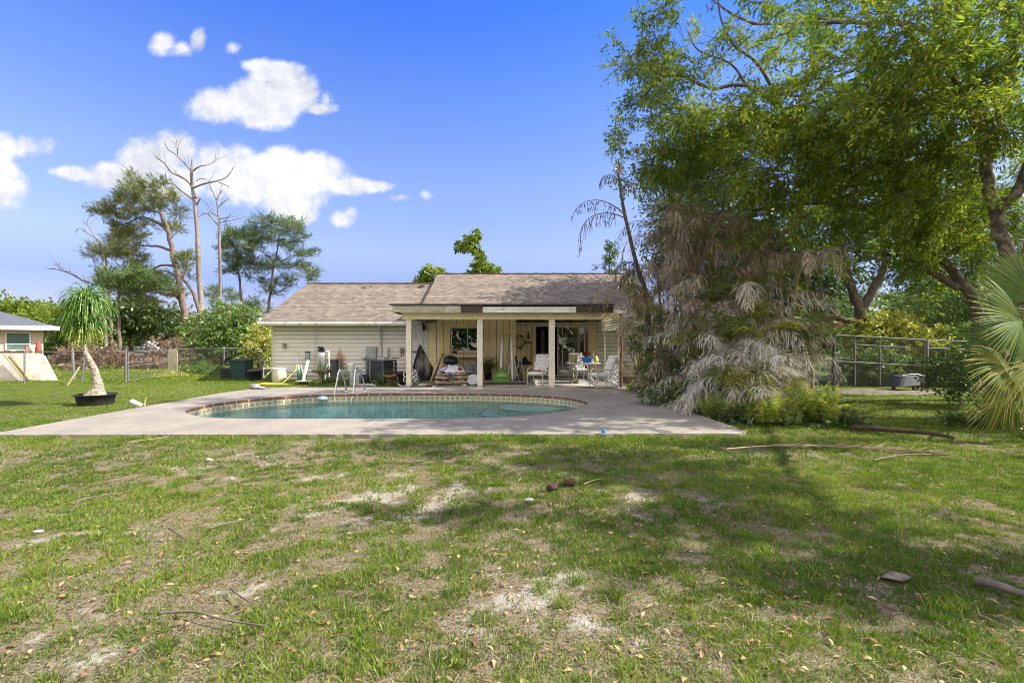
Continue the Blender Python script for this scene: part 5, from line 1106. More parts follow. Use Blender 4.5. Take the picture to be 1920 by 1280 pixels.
pipes('white pipe elbow standing left of the cream tank',[[(494.5,708),(494.5,691),(515,690.5)],[(495,709),(503,700),(512,692)]],.028)
pipes('white pipe run between the cream tank and the hose reel',[[(537,707),(537,691),(556,690),(556,684)],[(556,686),(560,686),(560,700)]],.028)
pipes('tall white pipe rising to the grey box and filter',[[(558,690,.3),(558.5,660,.5),(574,659,.5),(590,659.5,.5)]],.022)
pipes('thin white conduit rising up the siding to the eave',[[(591,690,.72),(590,640,.72),(588.5,612,.72)]],.02,name='conduit')
t=thing('grey_box','small grey electrical box held up by the white pipe','electrical box',W(575.5,668,19.05))
mb=MB(); c=W(575.5,660,19.05); mb.bbox(c.x-.09,c.x+.09,c.y,c.y+.1,c.z-.30,c.z+.0,.012); mb.build('box',mk('box_grey',(.33,.38,.42),(.27,.31,.34)),t); mb=MB(); mb.box(c.x-.1,c.x+.1,c.y-.012,c.y+.11,c.z+.0,c.z+.03); mb.build('lid',BLACK,t)
# filter
c=gp(603,18.5); t=thing('water_filter','tall steel filter cylinder with dark valve head in front of the siding','water filter',c)
mb=MB(); mb.lathe([(.10,0),(.10,.3),(.155,.33),(.155,1.05),(.13,1.14),(.05,1.18)],c,20); mb.build('cylinder',mk('filter_steel',(.5,.5,.48),(.33,.33,.33),.35,4,metal=.7,sx=(3,3,.6)),t)
mb=MB(); mb.bbox(c.x-.12,c.x+.1,c.y-.1,c.y+.1,1.18,1.27,.02); mb.blob((c.x-.03,c.y,1.33),(.13,.1,.06),2,.1); mb.blob((c.x+.1,c.y-.02,1.24),(.06,.05,.05),3,.1); mb.build('valve_head',BLACK,t)
mb=MB(); mb.tube([(c.x+.12,c.y,1.2),(c.x+.27,c.y,1.2),(c.x+.28,c.y,.8),(c.x+.30,c.y,.1)],.03,8); mb.tube([(c.x+.28,c.y,.8),(c.x+.16,c.y-.05,.45),(c.x+.16,c.y-.05,.05)],.02,8); mb.build('side_pipe',PVC,t)
# hose reel
c=gp(566,18.4); t=thing('hose_reel','coil of green garden hose on its stand among the white pipes','hose',c); mb=MB()
for k in range(9):
    r=.16+.012*(k%3); mb.tube([(c.x-.1+.026*k,c.y+math.cos(a)*r,.28+math.sin(a)*r*1.25) for a in np.linspace(0,2*PI,20)],.013,5)
mb.build('hose',mk('green_hose',(.09,.24,.16),(.06,.17,.12),.5),t); mb=MB(); mb.box(c.x-.13,c.x+.13,c.y-.12,c.y+.12,.01,.05); mb.bar((c.x-.13,c.y,.03),(c.x-.13,c.y,.4),.03); mb.bar((c.x+.13,c.y,.03),(c.x+.13,c.y,.4),.03); mb.build('stand',PVC,t)
# yellow hose
mb=MB(); c=gp(500,17.7)
pts=[W(557,686,18.5),W(553,696,18.3),W(543,705,18.1),gp(530,17.8,.04),gp(512,17.6,.03),gp(497,17.9,.03),gp(490,17.6,.03),gp(505,17.3,.03),gp(530,17.3,.03),gp(522,17.55,.05),gp(500,17.45,.05),gp(484,17.3,.03),gp(500,17.1,.03),gp(540,17.2,.03)]
mb.tube(smoothpath(pts,6),.022,6); mono('yellow_hose',mb,mk('yellow_hose',(.66,.48,.07),(.55,.4,.05),.5),'yellow garden hose trailing over the grass near the cream tank','hose',loc=gp(510,17.4,0))
# white leaning post & grey dish planter
mb=MB(); mb.bar(gp(567,18.0,.0)+Vector((0,0,.0)),W(578,675,18.2),.10,.05); mb.bar(gp(571,18.0,.05),W(566,684,18.2),.06,.04); mono('broken_post',mb,PVC,'chipped white post leaning in front of the hose coil','post')
c=gp(571,17.6); mb=MB(); mb.lathe([(.1,0),(.28,.1),(.33,.13),(.31,.13),(.1,.06),(0,.05)],c,20); mono('shallow_planter',mb,mk('planter_grey',(.36,.34,.31)),'shallow grey bowl on the grass beside the rusty plant stand','bowl')
# rusty plant stand with tripod legs
c=gp(604,17.4); t=thing('plant_stand','rusty iron plant stand with a wide ring and splayed thin legs','plant stand',c)
mb=MB(); z=.52
for zz,r in ((z,.36),(z-.06,.33)): mb.tube([(c.x+math.cos(a)*r,c.y+math.sin(a)*r*.7,zz) for a in np.linspace(0,2*PI,24)],.022,6)
mb.build('ring',RUST,t)
for dx,dy in ((-.34,-.2),(.33,-.2),(-.1,.3),(.0,-.32)):
    mb=MB(); mb.tube([(c.x-dx*.8,c.y-dy*.6,z),(c.x,c.y,.3),(c.x+dx,c.y+dy,0)],.014,5); mb.build('leg',RUST,t)
tree('potted_weeds','tuft of trailing weeds growing through the rusty plant stand','plant',[([(c.x,c.y,.3),(c.x,c.y,.42),(c.x,c.y,.5)],.02,.01)],ell(np.random.default_rng(2),[(608,693,17.4,20,9,.25)],16,.5),G_SHRUB,201,crad=.12,per=26,L=.08,W=.02,rb=.005,rmin=.003,crown='leaves')
# grey bin against wall
c=gp(626,19.1); t=thing('storage_bin','tall dark grey bin standing against the siding between filter and rust stain','bin',c)
mb=MB(); mb.bbox(c.x-.2,c.x+.14,c.y-.18,c.y+.2,0,.82,.03); mb.build('bin_body',mk('bin_grey',(.12,.115,.11),(.09,.085,.08)),t); mb=MB(); mb.bbox(c.x-.23,c.x+.17,c.y-.21,c.y+.22,.822,.87,.015); mb.build('lid',mk('bin_lid',(.2,.19,.18)),t)
mb=MB(); mb.box(c.x+.175,c.x+.25,c.y+.0,c.y+.2,0,.9); mono('narrow_sheet',mb,mk('panel_grey',(.3,.29,.27)),'narrow grey panel leaning beside the tall dark bin','panel')
# pump / white fitting on block
c=gp(667,16.9); t=thing('concrete_block','pale grey concrete block on the grass between the handrails','block',c); mb=MB(); mb.bbox(c.x-.16,c.x+.15,c.y-.12,c.y+.12,0,.38,.012); mb.build('block',mk('block_grey',(.42,.42,.41),(.33,.33,.32),.95,9,bs=.4),t); mb=MB(); mb.box(c.x-.14,c.x+.13,c.y-.124,c.y-.121,.18,.19); mb.build('mortar_line',BLACK,t)
c=W(659,690,17.6); t=thing('pool_pump','white rounded pump housing with curved pipes behind the handrails','pool pump',gp(659,17.6))
mb=MB(); mb.lathe([(.09,-.35),(.11,-.1),(.13,.0),(.12,.12),(.06,.19),(0,.20)],c+Vector((.0,0,.02)),16); mb.blob(c+Vector((-.08,-.02,.12)),(.09,.09,.07),4,.1); mb.build('housing',PVC,t)
mb=MB(); mb.tube(smoothpath([c+Vector((.1,0,-.1)),c+Vector((.18,0,.04)),c+Vector((.28,0,.06)),c+Vector((.34,0,.0)),c+Vector((.33,0,-.2))],4),.045,10); mb.tube(smoothpath([c+Vector((-.1,0,-.14)),c+Vector((-.4,-.05,-.12)),c+Vector((-.48,-.05,-.2)),c+Vector((-.47,-.05,-.42))],4),.03,8); mb.build('pipes',PVC,t)
mb=MB(); mb.bbox(c.x-.35,c.x-.02,c.y-.1,c.y+.12,c.z-.28,c.z-.1,.03); mb.build('motor',mk('motor_green',(.12,.22,.06),(.2,.3,.1)),t)
mb=MB(); mb.bar((c.x-.05,c.y,0),(c.x-.05,c.y,c.z-.28),.1); mb.bar((c.x-.3,c.y,0),(c.x-.3,c.y,c.z-.28),.06); mb.build('feet',GALV,t)
# air conditioner, turned
c=gp(716,18.4); t=thing('air_conditioner','dark slatted air conditioner unit standing on the grass by the siding','air conditioner',c)
AC=mk('ac_dark',(.07,.085,.105),(.09,.105,.125),.5,5); Mz=Matrix.Translation(c)@Matrix.Rotation(R(-24),4,'Z')
def mbox(mb,a,M_): mb.box(*a,M=M_)
mb=MB(); mb.box(-.36,.36,-.36,.36,.0,.06,Mz); mb.box(-.30,.30,-.30,.30,.06,.80,Mz); mb.build('core',BLACK,t)
mb=MB(); mb.bbox(-.39,.39,-.39,.39,.80,.86,.012,Mz)
for sx_1,sy_1 in ((-1,-1),(1,-1),(1,1),(-1,1)): mb.box(sx_1*.37-.03,sx_1*.37+.03,sy_1*.37-.03,sy_1*.37+.03,.0,.80,Mz)
mb.build('cabinet',AC,t); mb=MB()
for k in range(9):
    z=.09+k*.078
    for s in (-1,1): mb.box(-.34,.34,s*.365-.018,s*.365+.018,z,z+.04,Mz); mb.box(s*.365-.018,s*.365+.018,-.34,.34,z,z+.04,Mz)
mb.build('louvres',AC,t); mb=MB(); mb.box(.28,.334,-.396,-.392,.2,.7,Mz); mb.build('side_strip',mk('ac_side',(.05,.07,.11)),t)
# meter boxes on the wall
for px,py,w_,h_,m_,lab,nm in ((683.5,663,.11,.2,PVC,'small beige switch box on the siding left of the grey meter box','switch_box'),(697,661,.2,.26,mk('meter_grey',(.42,.43,.42)),'grey meter box on the siding just left of the white downspout','meter_box'),(724,661,.10,.2,PVC,'slim cream box on the siding right of the downspout','switch_box'),(753.5,657,.07,.1,mk('outlet_green',(.25,.28,.2)),'weathered outlet cover on the siding near the left patio post','outlet'),(534,648,.06,.09,mk('outlet_tan',(.4,.34,.18)),'small tan outlet cover high on the left part of the siding','outlet')):
    c=W(px,py,19.45); t=thing(nm,lab,'electrical box',c); mb=MB(); mb.bbox(c.x-w_,c.x+w_,19.34,19.465,c.z-h_,c.z+h_,.012); mb.build('box',m_,t); mb=MB(); mb.box(c.x-w_*.75,c.x+w_*.75,19.332,19.338,c.z-h_*.8,c.z+h_*.8); mb.build('cover',m_,t)
mb=MB(); mb.tube(smoothpath([W(753.5,661,19.3),W(752,668,19.2),W(745,671,19.1),W(735,671,18.9)],4),.015,6); mb.tube([W(686,667,19.3),W(686,690,19.2),W(687,706,18.9)],.014,6); mono('power_cable',mb,BLACK,'thin dark cables looping from the wall boxes to the air conditioner','cable',loc=W(735,700,19.0))
# black drum / fan by AC
c=gp(683.5,17.9); mb=MB(); mb.lathe([(.0,-.12),(.14,-.12),(.17,-.05),(.17,.05),(.14,.12),(0,.12)],(c.x,c.y,.18),18,Matrix.Rotation(R(80),3,'X')); mono('black_canister',mb,BLACK,'round black canister on the ground left of the air conditioner','canister')
# terracotta pot and plants right of AC
c=gp(733,17.3); t=thing('flower_pot','wide terracotta flower pot with dead stems in front of the air conditioner','flower pot',c); mb=MB(); mb.lathe([(.12,0),(.21,.3),(.235,.30),(.235,.36),(.2,.36),(.18,.3),(0,.28)],c,20); mb.build('pot',TERRA,t)
mb=MB(); rr=random.Random(4)
for k in range(16): mb.tube([(c.x+rr.uniform(-.1,.1),c.y,.28),(c.x+rr.uniform(-.25,.25),c.y+rr.uniform(-.1,.1),.5+rr.uniform(0,.12))],.006,3)
mb.build('dead_stems',RUST,t)
c=gp(757,17.0); mb=MB(); mb.lathe([(.14,0),(.24,.42),(.26,.42),(.26,.48),(.22,.48),(.2,.4),(0,.38)],c,20); mono('nursery_pot',mb,BLACK,'tall black nursery pot left of the first patio post','flower pot')
def spiky(lab,px,Y,n,L_,m,seed,z0=0,cat='plant',name='leafy_plant',w=.03,up=(.8,2.2),group=None,dr=.25):
    rg_=np.random.default_rng(seed); c=gp(px,Y,z0); t=thing(name,lab,cat,c,0,group); a=rg_.uniform(0,2*PI,n); d=unit(np.stack([np.cos(a),np.sin(a),rg_.uniform(*up,n)],1)); p=np.array(c)+rg_.normal(size=(n,3))*np.array([.05,.05,.0]); acc=[];l=L_*rg_.uniform(.6,1.1,n)
    for s in range(4):
        acc.append((p,d,l/4*1.25,np.full(n,w)*[.8,1,.85,.5][s],np.clip(rg_.random(n)*.7+.1,0,1),np.stack([-np.cos(a),-np.sin(a),np.full(n,.6)],1))); p=p+d*(l/4)[:,None]; d=unit(d+np.array([0,0,-1.])*dr*(s+1)*.5)
    flush('leaves',MB(),acc,m,t); return t
spiky('bright upright plant in front of the air conditioner corner',712,17.2,34,.62,G_SHRUB,1,w=.035,up=(1.5,4))
spiky('low strappy plant at the foot of the terracotta pot',738,16.7,40,.4,G_SHRUB,2)
spiky('low strappy plant left of the terracotta pot',699,16.9,36,.32,G_SHRUB,3)
spiky('grass clump under the lattice scrap by the left post',779,16.4,50,.42,G_SHRUB,4,w=.02)
spiky('leafy tuft around the white pump',646,17.2,46,.38,G_SHRUB,5)
spiky('weeds beneath the filter cylinder',607,18.0,60,.35,G_SHRUB,6,w=.02); spiky('weeds at the foot of the cream tank',530,18.0,60,.25,G_SHRUB,7,w=.02); spiky('broad tuft right of the filter',622,18.2,60,.4,G_SHRUB,8,w=.03)
spiky('silvery tuft beside the dark bin',640,18.3,60,.33,G_YEL,9,w=.02); spiky('weeds between hose coil and plant stand',585,17.2,70,.3,G_SHRUB,10,w=.02)
mb=MB(); c=gp(700,16.6); mb.tube([gp(671,16.5,.05),gp(690,16.6,.07),gp(705,16.5,.04)],[.05,.06,.03],8); mb.blob(gp(696,16.6,.06),(.12,.06,.06),2,.2); mono('driftwood',mb,mk('driftwood',(.5,.46,.4),(.36,.33,.28),.9,8,bs=.4),'pale piece of driftwood lying on the grass at the deck edge right of the handrails','driftwood')
mb=MB(); mb.bar(gp(745,16.7,.1),gp(758,16.2,.02),.035,.03); mono('white_stake',mb,PVC,'thin white stake lying on the ground beside the left post','stake')
# ---- bins by the fence
c=gp(453,20.3); t=thing('wheelie_bin','dark green wheeled trash bin with lid by the fence','trash bin',c)
GB=mk('bin_green',(.02,.055,.045),(.03,.07,.06),.5,4); mb=MB(); vs=[(-.27,-.27,0),(.27,-.27,0),(.27,.27,0),(-.27,.27,0),(-.33,-.33,.74),(.33,-.33,.74),(.33,.33,.74),(-.33,.33,.74)]
mb.add([(c.x+a,c.y+b,z) for a,b,z in vs],[(0,3,2,1),(4,5,6,7),(0,1,5,4),(1,2,6,5),(2,3,7,6),(3,0,4,7)]); mb.build('bin_body',GB,t); mb=MB(); mb.bbox(c.x-.37,c.x+.37,c.y-.38,c.y+.36,.745,.80,.02); mb.blob((c.x,c.y,.79),(.33,.33,.07),1,0,14,8); mb.build('lid',GB,t)
for s in (-1,1):
    mb=MB(); mb.lathe([(.0,-.03),(.1,-.03),(.1,.03),(0,.03)],(c.x+s*.26,c.y+.3,.1),14,Matrix.Rotation(R(90),3,'Y')); mb.build('wheel',BLACK,t)
c=gp(478,19.4); t=thing('storage_tub','low grey-black tub with a flat lid between green bin and house corner','tub',c); mb=MB(); mb.lathe([(.22,0),(.25,.34),(.27,.34),(.27,.40),(.24,.41)],c,18); mb.build('tub',BLACK,t); mb=MB(); mb.lathe([(.275,.405),(.27,.43),(0,.44)],c,18); mb.build('lid',mk('tub_lid',(.12,.12,.14)),t)
c=gp(425,20.6); mb=MB(); mb.bbox(c.x-.12,c.x+.34,c.y-.25,c.y+.25,0,.42,.02); mono('dark_crate',mb,BLACK,'low dark crate on the grass left of the green bin','crate')
mb=MB(); mb.bar(gp(494,20.2),W(485,664,20.3),.09,.04); mono('leaning_board',mb,WOODG,'grey board leaning by the fence just left of the house corner','board')
# ---- fence left
def cross_mesh(mb,a,b,h,z0=.03,p=.062,w=.0035):
    a=Vector(a);b=Vector(b);L_=(b-a).length;u_=(b-a).normalized(); nr=Vector((u_.y,-u_.x,0))
    for s in (1,-1):
        c_=-h
        while c_<L_:
            y0=max(0,-c_);y1=min(h,L_-c_)
            if y1>y0:
                t0,t1=c_+y0,c_+y1
                if s<0:t0,t1=L_-t0,L_-t1
                A_=a+u_*t0+Vector((0,0,z0+y0));B_=a+u_*t1+Vector((0,0,z0+y1)); d=(B_-A_).normalized(); q=d.cross(nr)*w/2
                mb.add([A_-q,A_+q,B_+q,B_-q],[(0,1,2,3)])
            c_+=p*1.6
def fence(name,lab,pts,h,posts,meshm,rail=True,group=None,midrail=None,pr=.028,lean=None):
    t=thing(name,lab,'fence',pts[0],0,group)
    for k,p in enumerate(posts):
        p=Vector(p); l=Vector((0,0,0)) if not lean or lean[k] is None else Vector(lean[k]); mb=MB(); mb.tube([p-Vector((0,0,.1)),p+l+Vector((0,0,h+.04))],pr,8); mb.blob(p+l+Vector((0,0,h+.05)),pr*1.2,1,0,8,5); mb.build('post',GALV,t)
    if rail:
        mb=MB()
        for a,b in zip(pts[:-1],pts[1:]): mb.tube([Vector(a)+Vector((0,0,h)),(Vector(a)+Vector(b))/2+Vector((0,0,h-.02)),Vector(b)+Vector((0,0,h))],.018,6)
        mb.build('top_rail',GALV,t)
    mb=MB()
    for a,b in zip(pts[:-1],pts[1:]): cross_mesh(mb,a,b,h-.05)
    mb.build('chain_link_mesh',meshm,t); return t
MESH=mk('mesh_wire',(.30,.29,.27),(.2,.17,.14),.6,5,metal=.4)
fa=[gp(-90,17.8),gp(46,17.9),gp(146,18.2),gp(236,18.4)]
fence('chain_link_fence','chain link fence run left of the gate, behind the potted palm',fa,1.2,[fa[1]]+[gp(236,18.4)],MESH)
fb_=[gp(318,22.3),gp(370,23),gp(420,23.6),gp(506,24.5)]
fence('chain_link_fence','chain link fence run from the gate post to the house corner',fb_,1.24,[gp(318,22.3),gp(420,23.6)],MESH)
t=thing('chain_link_gate','low chain link gate between the two left fence runs','gate',gp(240,18.5)); ga,gb=gp(240,18.5),gp(315,22.1)
mb=MB(); 
for z in (.06,.62,1.17): mb.tube([ga+Vector((0,0,z)),gb+Vector((0,0,z))],.016,6)
for p in (ga,gb): mb.tube([p+Vector((0,0,.05)),p+Vector((0,0,1.18))],.018,6)
mb.build('gate_frame',GALV,t); mb=MB(); cross_mesh(mb,ga,gb,1.1,.06); mb.build('chain_link_mesh',MESH,t)
for px,Y1,dx,lab in ((139,19.6,-.08,'weathered metal post leaning behind the fence left of the potted palm'),(153,18.6,.12,'dark metal post leaning just behind the palm trunk')):
    mb=MB(); p=gp(px,Y1); mb.tube([p,p+Vector((dx,0,1.28 if px<150 else 1.0))],.05 if px<150 else .035,8); mono('leaning_post',mb,GALV,lab,'post')
mb=MB(); mb.bar(gp(126,17.3,.0),W(149,687,17.6),.11,.035); mono('leaning_plank',mb,WOODN,'short pale plank propped up on the grass left of the potted palm','plank')
mb=MB(); p=gp(324,22.0)
for k in range(6): mb.bar((p.x-.17+.07*k,p.y,.0),(p.x-.17+.07*k,p.y,1.22+.04*math.sin(k*2.1)),.06,.02)
mb.box(p.x-.2,p.x+.2,p.y+.02,p.y+.05,.9,.98); mono('picket_scrap',mb,mk('picket',(.55,.48,.34),(.42,.36,.26),.85,6),'bundle of pale wooden pickets standing beside the gate post','pickets')
# boards behind the fence
m=mk('board_cream',(.70,.63,.52),(.55,.47,.37),.85,2.2,speck=(9,(.3,.25,.18),.5))
mb=MB(); Yb=19.2; o1=[W(-80,718,Yb),W(107,713,Yb),W(100,700,Yb+.15),W(83,667,Yb+.55),W(70,662,Yb+.6),W(-80,662,Yb+.6)]; n=6
mb.add([tuple(v) for v in o1]+[(v.x,v.y+.05,v.z) for v in o1],[tuple(range(6)),tuple(range(6,12))[::-1]]+[(i,i+6,(i+1)%6+6,(i+1)%6) for i in range(6)]); mono('foam_sheet',mb,m,'big cream sheet with a clipped corner leaning behind the left fence','panel')
for a,b,lab in (((10,664),(50,713),'yellow lumber plank leaning on the cream sheet, left of two'),((22,664),(58,712),'yellow lumber plank leaning on the cream sheet, right of two')):
    mb=MB(); mb.bar(W(a[0],a[1],19.45),W(b[0],b[1],19.0),.13,.04); mono('lumber_plank',mb,WOODN,lab,'plank')
# ---- neighbour house left
Cn=Vector((-28.3,30,0)); Mn=Matrix.Translation(Cn)@Matrix(((.7071,-.7071,0,0),(.7071,.7071,0,0),(0,0,1,0),(0,0,0,1)))
t=thing('neighbor_house','tan neighboring house with dark grey roof at the far left','house',Cn)
ez=P(0,613,30).z
def nb(name,mb,m,par=None):
    mb.v=[tuple(Mn@Vector(v)) for v in mb.v]; return mb.build(name,m,par or t)
mb=MB(); siding(mb,-16,-.85,.7,0,ez-.02,.19,.02); mb.box(-.85,-.7,.66,.82,0,ez); nb('siding_wall',mb,mk('tan_siding',(.74,.60,.42),(.66,.53,.36)))
mb=MB(); mb.box(-16,-.85,.703,.8,0,ez-.02); mb.box(-.84,-.72,.83,8.2,0,ez); nb('side_wall',mb,mk('tan_siding2',(.6,.5,.36)))
mb=MB(); mb.add([(-17,0,ez),(0,0,ez),(0,9,ez),(-17,9,ez),(-4.5,4.5,ez+1.7),(-17,4.5,ez+1.7)],[(0,1,4,5),(1,2,4),(2,3,5,4),(0,3,2,1)]); nb('roof',mb,mk('dark_shingles',(.13,.135,.155),(.08,.085,.10),.95,7,sx=(1,1,4)))
mb=MB(); mb.box(-17,.03,-.05,-.003,ez-.2,ez+.05); mb.box(.001,.04,-.003,9,ez-.2,ez+.05); mb.box(-17,0,0,.7,ez-.2,ez-.18); nb('eave_trim',mb,mk('bright_white',(.8,.8,.8),(.75,.75,.75)))
mb=MB(); framebox(mb,-2.35,-1.25,.67,1.0,2.15,.07,.05); mb.box(-2.28,-1.32,.63,.67,1.38,1.44); wdn=nb('window',mb,mk('bright_white2',(.8,.8,.8),(.75,.75,.75)))
mb=MB(); mb.box(-2.28,-1.32,.655,.665,1.07,2.08); nb('pane',mb,mk('green_pane',(.10,.17,.14),(.14,.2,.17),.15,2,spec=.8),wdn)
mb=MB(); x=-34
while x<(46-960)/F*27: mb.box(x,x+.125,27,27.03,.0,P(0,657,27).z+.03*math.sin(x*9)); x+=.135
mb.box(-34,(46-960)/F*27,27.03,27.07,.6,.7); mb.box((46-960)/F*27,(46-960)/F*27+.12,26.98,27.1,0,P(0,648,27).z); mono('wooden_fence',mb,mk('red_cedar',(.42,.20,.11),(.33,.16,.09),.85,6),'reddish wooden board fence in front of the tan neighboring house','fence')
mb=MB(); c=gp(72,29.5); mb.lathe([(.14,0),(.16,1.0),(.12,1.45),(.05,1.6)],c,12); mono('red_post',mb,mk('red_post',(.34,.08,.06),(.2,.08,.05)),'dull red rounded post beside the corner of the tan neighboring house','post')
# far tan roof house
FY=66; t=thing('distant_house','small distant house with a tan hip roof beyond the brown shrubs','house',gp(315,FY+3)); a,b=(272-960)/F*FY,(352-960)/F*FY; z0_=P(0,645,FY).z
mb=MB(); mb.box(a+.3,b-.3,FY,FY+8,0,z0_+.05); mb.build('wall',CREAM,t); mb=MB(); z1_=P(0,629,FY).z+.2; mb.add([(a,FY-.5,z0_),(b,FY-.5,z0_),(b,FY+8,z0_),(a,FY+8,z0_),(a+1.6,FY+3.5,z1_),(b-1.6,FY+3.5,z1_)],[(0,1,5,4),(1,2,5),(2,3,4,5),(3,0,4),(0,3,2,1)]); mb.build('roof',mk('tan_roof',(.34,.26,.21),(.27,.2,.16)),t)
mb=MB(); mb.box(a+1.2,a+2.4,FY-.05,FY-.01,.9,1.1+.2); mb.build('window',BLACK,t)
# white pickup far behind the gate
t=thing('parked_truck','white truck parked far away, partly hidden by brown shrubs behind the gate','truck',gp(268,50)); c=gp(268,50)
mb=MB(); mb.bbox(c.x-1.9,c.x+1.9,c.y-.9,c.y+.9,.5,1.05,.12); mb.bbox(c.x-.9,c.x+.9,c.y-.8,c.y+.8,1.04,1.62,.18); mb.build('body',mk('white_car',(.8,.8,.8),(.75,.75,.75),.3),t)
mb=MB(); mb.box(c.x-.7,c.x+.7,c.y-.83,c.y-.79,1.12,1.5); mb.build('window',BLACK,t)
for s in (-1,1):
    mb=MB(); mb.lathe([(0,-.12),(.36,-.12),(.36,.12),(0,.12)],(c.x+s*1.2,c.y-.82,.36),16,Matrix.Rotation(R(90),3,'X')); mb.build('wheel',BLACK,t)
c=gp(262,30); mb=MB(); mb.bbox(c.x-.28,c.x+.2,c.y-.15,c.y+.15,.35,.62,.03); mb.box(c.x-.08,c.x,c.y-.03,c.y+.03,0,.35); mono('dark_box',mb,mk('navy_box',(.03,.04,.08)),'dark blue box on a short post beyond the gate in front of the truck','box')
mb=MB(); mb.box(-30,-17.0,37,40,-.02,.02); struct('far_road',mb,mk('sandy_road',(.5,.46,.4),(.4,.36,.3)))
# small white bits on lawn
c=gp(254,11.6,0); mb=MB(); mb.bbox(-.13,.13,-.08,.08,0,.05,.01,Matrix.Translation((c.x,c.y,.06))@Matrix.Rotation(R(35),4,'Y')@Matrix.Rotation(R(20),4,'Z')); mono('broken_block',mb,mk('chipped',(.62,.6,.55),(.35,.33,.3),.9,20),'small chipped white block in the grass right of the palm pot','block')
mb=MB(); p=gp(271,11.5); mb.tube([p,p+Vector((.0,0,.1)),p+Vector((.04,0,.24))],[.02,.018,.008],6); mono('garden_trowel',mb,WOODN,'orange wooden handle sticking up from the grass near the deck edge','tool')
PIPEG=mk('dull_pipe',(.25,.25,.24),(.15,.145,.14),.7,7,metal=.1)
# ---- right side gate fence
gY=16.6
def pxr(x0,y0,x1,y1,Y0,Y1,r,mb): mb.tube([W(x0,y0,Y0),W(x1,y1,Y1)],r,8)
t=thing('pipe_gate','tall galvanised pipe gate with chain link mesh right of the palm clump','gate',gp(1565,gY))
mb=MB(); mb.tube(smoothpath([gp(1564,gY,.02),W(1564,660,gY),W(1564,636,gY),W(1568,629,gY),W(1578,628.5,gY)],3),.035,8); pxr(1578,628.5,1732,637,gY,gY,.022,mb); pxr(1566,677,1733,686,gY,gY,.02,mb); pxr(1733,637,1733,722,gY,gY,.035,mb); pxr(1600,646,1706,651,gY+.3,gY+.3,.02,mb)
for x_ in (1603,1650): pxr(x_,632,x_,722,gY,gY,.018,mb)
mb.build('gate_frame',PIPEG,t); mb=MB(); cross_mesh(mb,gp(1566,gY),gp(1732,gY),1.62,.04,.06,.006); mb.build('chain_link_mesh',PIPEG,t)
t=thing('pipe_fence_panel','galvanised pipe fence panel between the tall gate and the fan palm','fence',gp(1737,gY)); mb=MB()
pxr(1738,637,1834,641,gY,gY,.018,mb); pxr(1738,652,1834,656,gY,gY,.018,mb); pxr(1738,685,1834,690,gY,gY,.018,mb); pxr(1738,637,1738,722,gY,gY,.05,mb); pxr(1772,655,1772,700,gY,gY,.014,mb); pxr(1834,640,1834,722,gY,gY,.04,mb)
mb.build('pipe_frame',PIPEG,t); mb=MB(); cross_mesh(mb,gp(1738,gY),gp(1834,gY),1.5,.04,.06,.006); mb.build('chain_link_mesh',PIPEG,t)
mb=MB(); pxr(1563,742,1563,640,14.8,14.8,.045,mb); mono('gate_post',mb,mk('dark_post',(.12,.12,.11)),'dark round post in front of the left end of the tall gate','post')
# pale shed roof
t=thing('garden_shed','low shed with a pale sloping roof beyond the gate shrubs','shed',gp(1780,27)); mb=MB(); q=[W(1722,636,26),W(1800,612,26),W(1840,606,26),W(1800,636,26)]
q2=[q[0],q[1],q[1]+Vector((2.5,3,0)),q[0]+Vector((2.5,3,0))]; mb.add([tuple(v) for v in q2]+[(v.x,v.y,v.z-.08) for v in q2],[(0,1,2,3),(7,6,5,4),(0,4,5,1),(1,5,6,2),(2,6,7,3),(3,7,4,0)]); mb.build('roof',mk('pale_metal',(.62,.66,.72),(.5,.54,.6),.5),t)
mb=MB(); mb.box(q[0].x+.5,q[1].x+2,26.3,28.5,0,1.7); mb.build('wall',WOODG,t)
# overturned wheelbarrow
c=gp(1690,15.6); t=thing('wheelbarrow','upturned grey wheelbarrow resting on the ground in front of the gate','wheelbarrow',c); mb=MB()
vs=[];n=20
for k in range(n):
    a=2*PI*k/n; sq=lambda v:math.copysign(abs(v)**.6,v)
    vs.append((c.x+sq(math.cos(a))*.45+.0,c.y+sq(math.sin(a))*.36,.16+.04*math.cos(a)))
for k in range(n):
    a=2*PI*k/n; sq=lambda v:math.copysign(abs(v)**.6,v)
    vs.append((c.x+.14+sq(math.cos(a))*.34,c.y+sq(math.sin(a))*.24,.46))
mb.add(vs,[(k,(k+1)%n,(k+1)%n+n,k+n) for k in range(n)]+[tuple(range(n,2*n))],False); mb.build('tray',mk('tray_grey',(.11,.115,.12),(.07,.07,.07),.6,5),t)
mb=MB(); mb.tube([(c.x+.2,c.y-.2,.46),(c.x+.7,c.y-.22,.5),(c.x+1.2,c.y-.25,.35)],.02,6); mb.tube([(c.x+.2,c.y+.2,.46),(c.x+.7,c.y+.22,.5),(c.x+1.2,c.y+.25,.35)],.02,6); mb.tube([(c.x+.5,c.y-.2,.48),(c.x+.6,c.y-.2,.1)],.018,6); mb.build('handles',GALV,t)
mb=MB(); mb.box(c.x-.35,c.x-.27,c.y-.1,c.y-.05,0,.2); mb.box(c.x+.3,c.x+.38,c.y-.1,c.y-.05,0,.2); mb.build('supports',RUST,t)
# sand path in front of the gate
mb=MB(); vs=[(gp(1440,14.0).x,13.6,.008),(gp(1560,13.3).x,13.1,.008),(gp(1720,13.6).x,13.8,.008),(gp(1800,14.6).x,14.9,.008),(gp(1640,15.6).x,15.9,.008),(gp(1450,15.4).x,15.6,.008)]
mb.add(vs,[tuple(range(6))]); struct('sandy_path',mb,mk('pale_sand',(.24,.19,.14),(.10,.085,.055),.95,5,bs=.6,bd=.03))
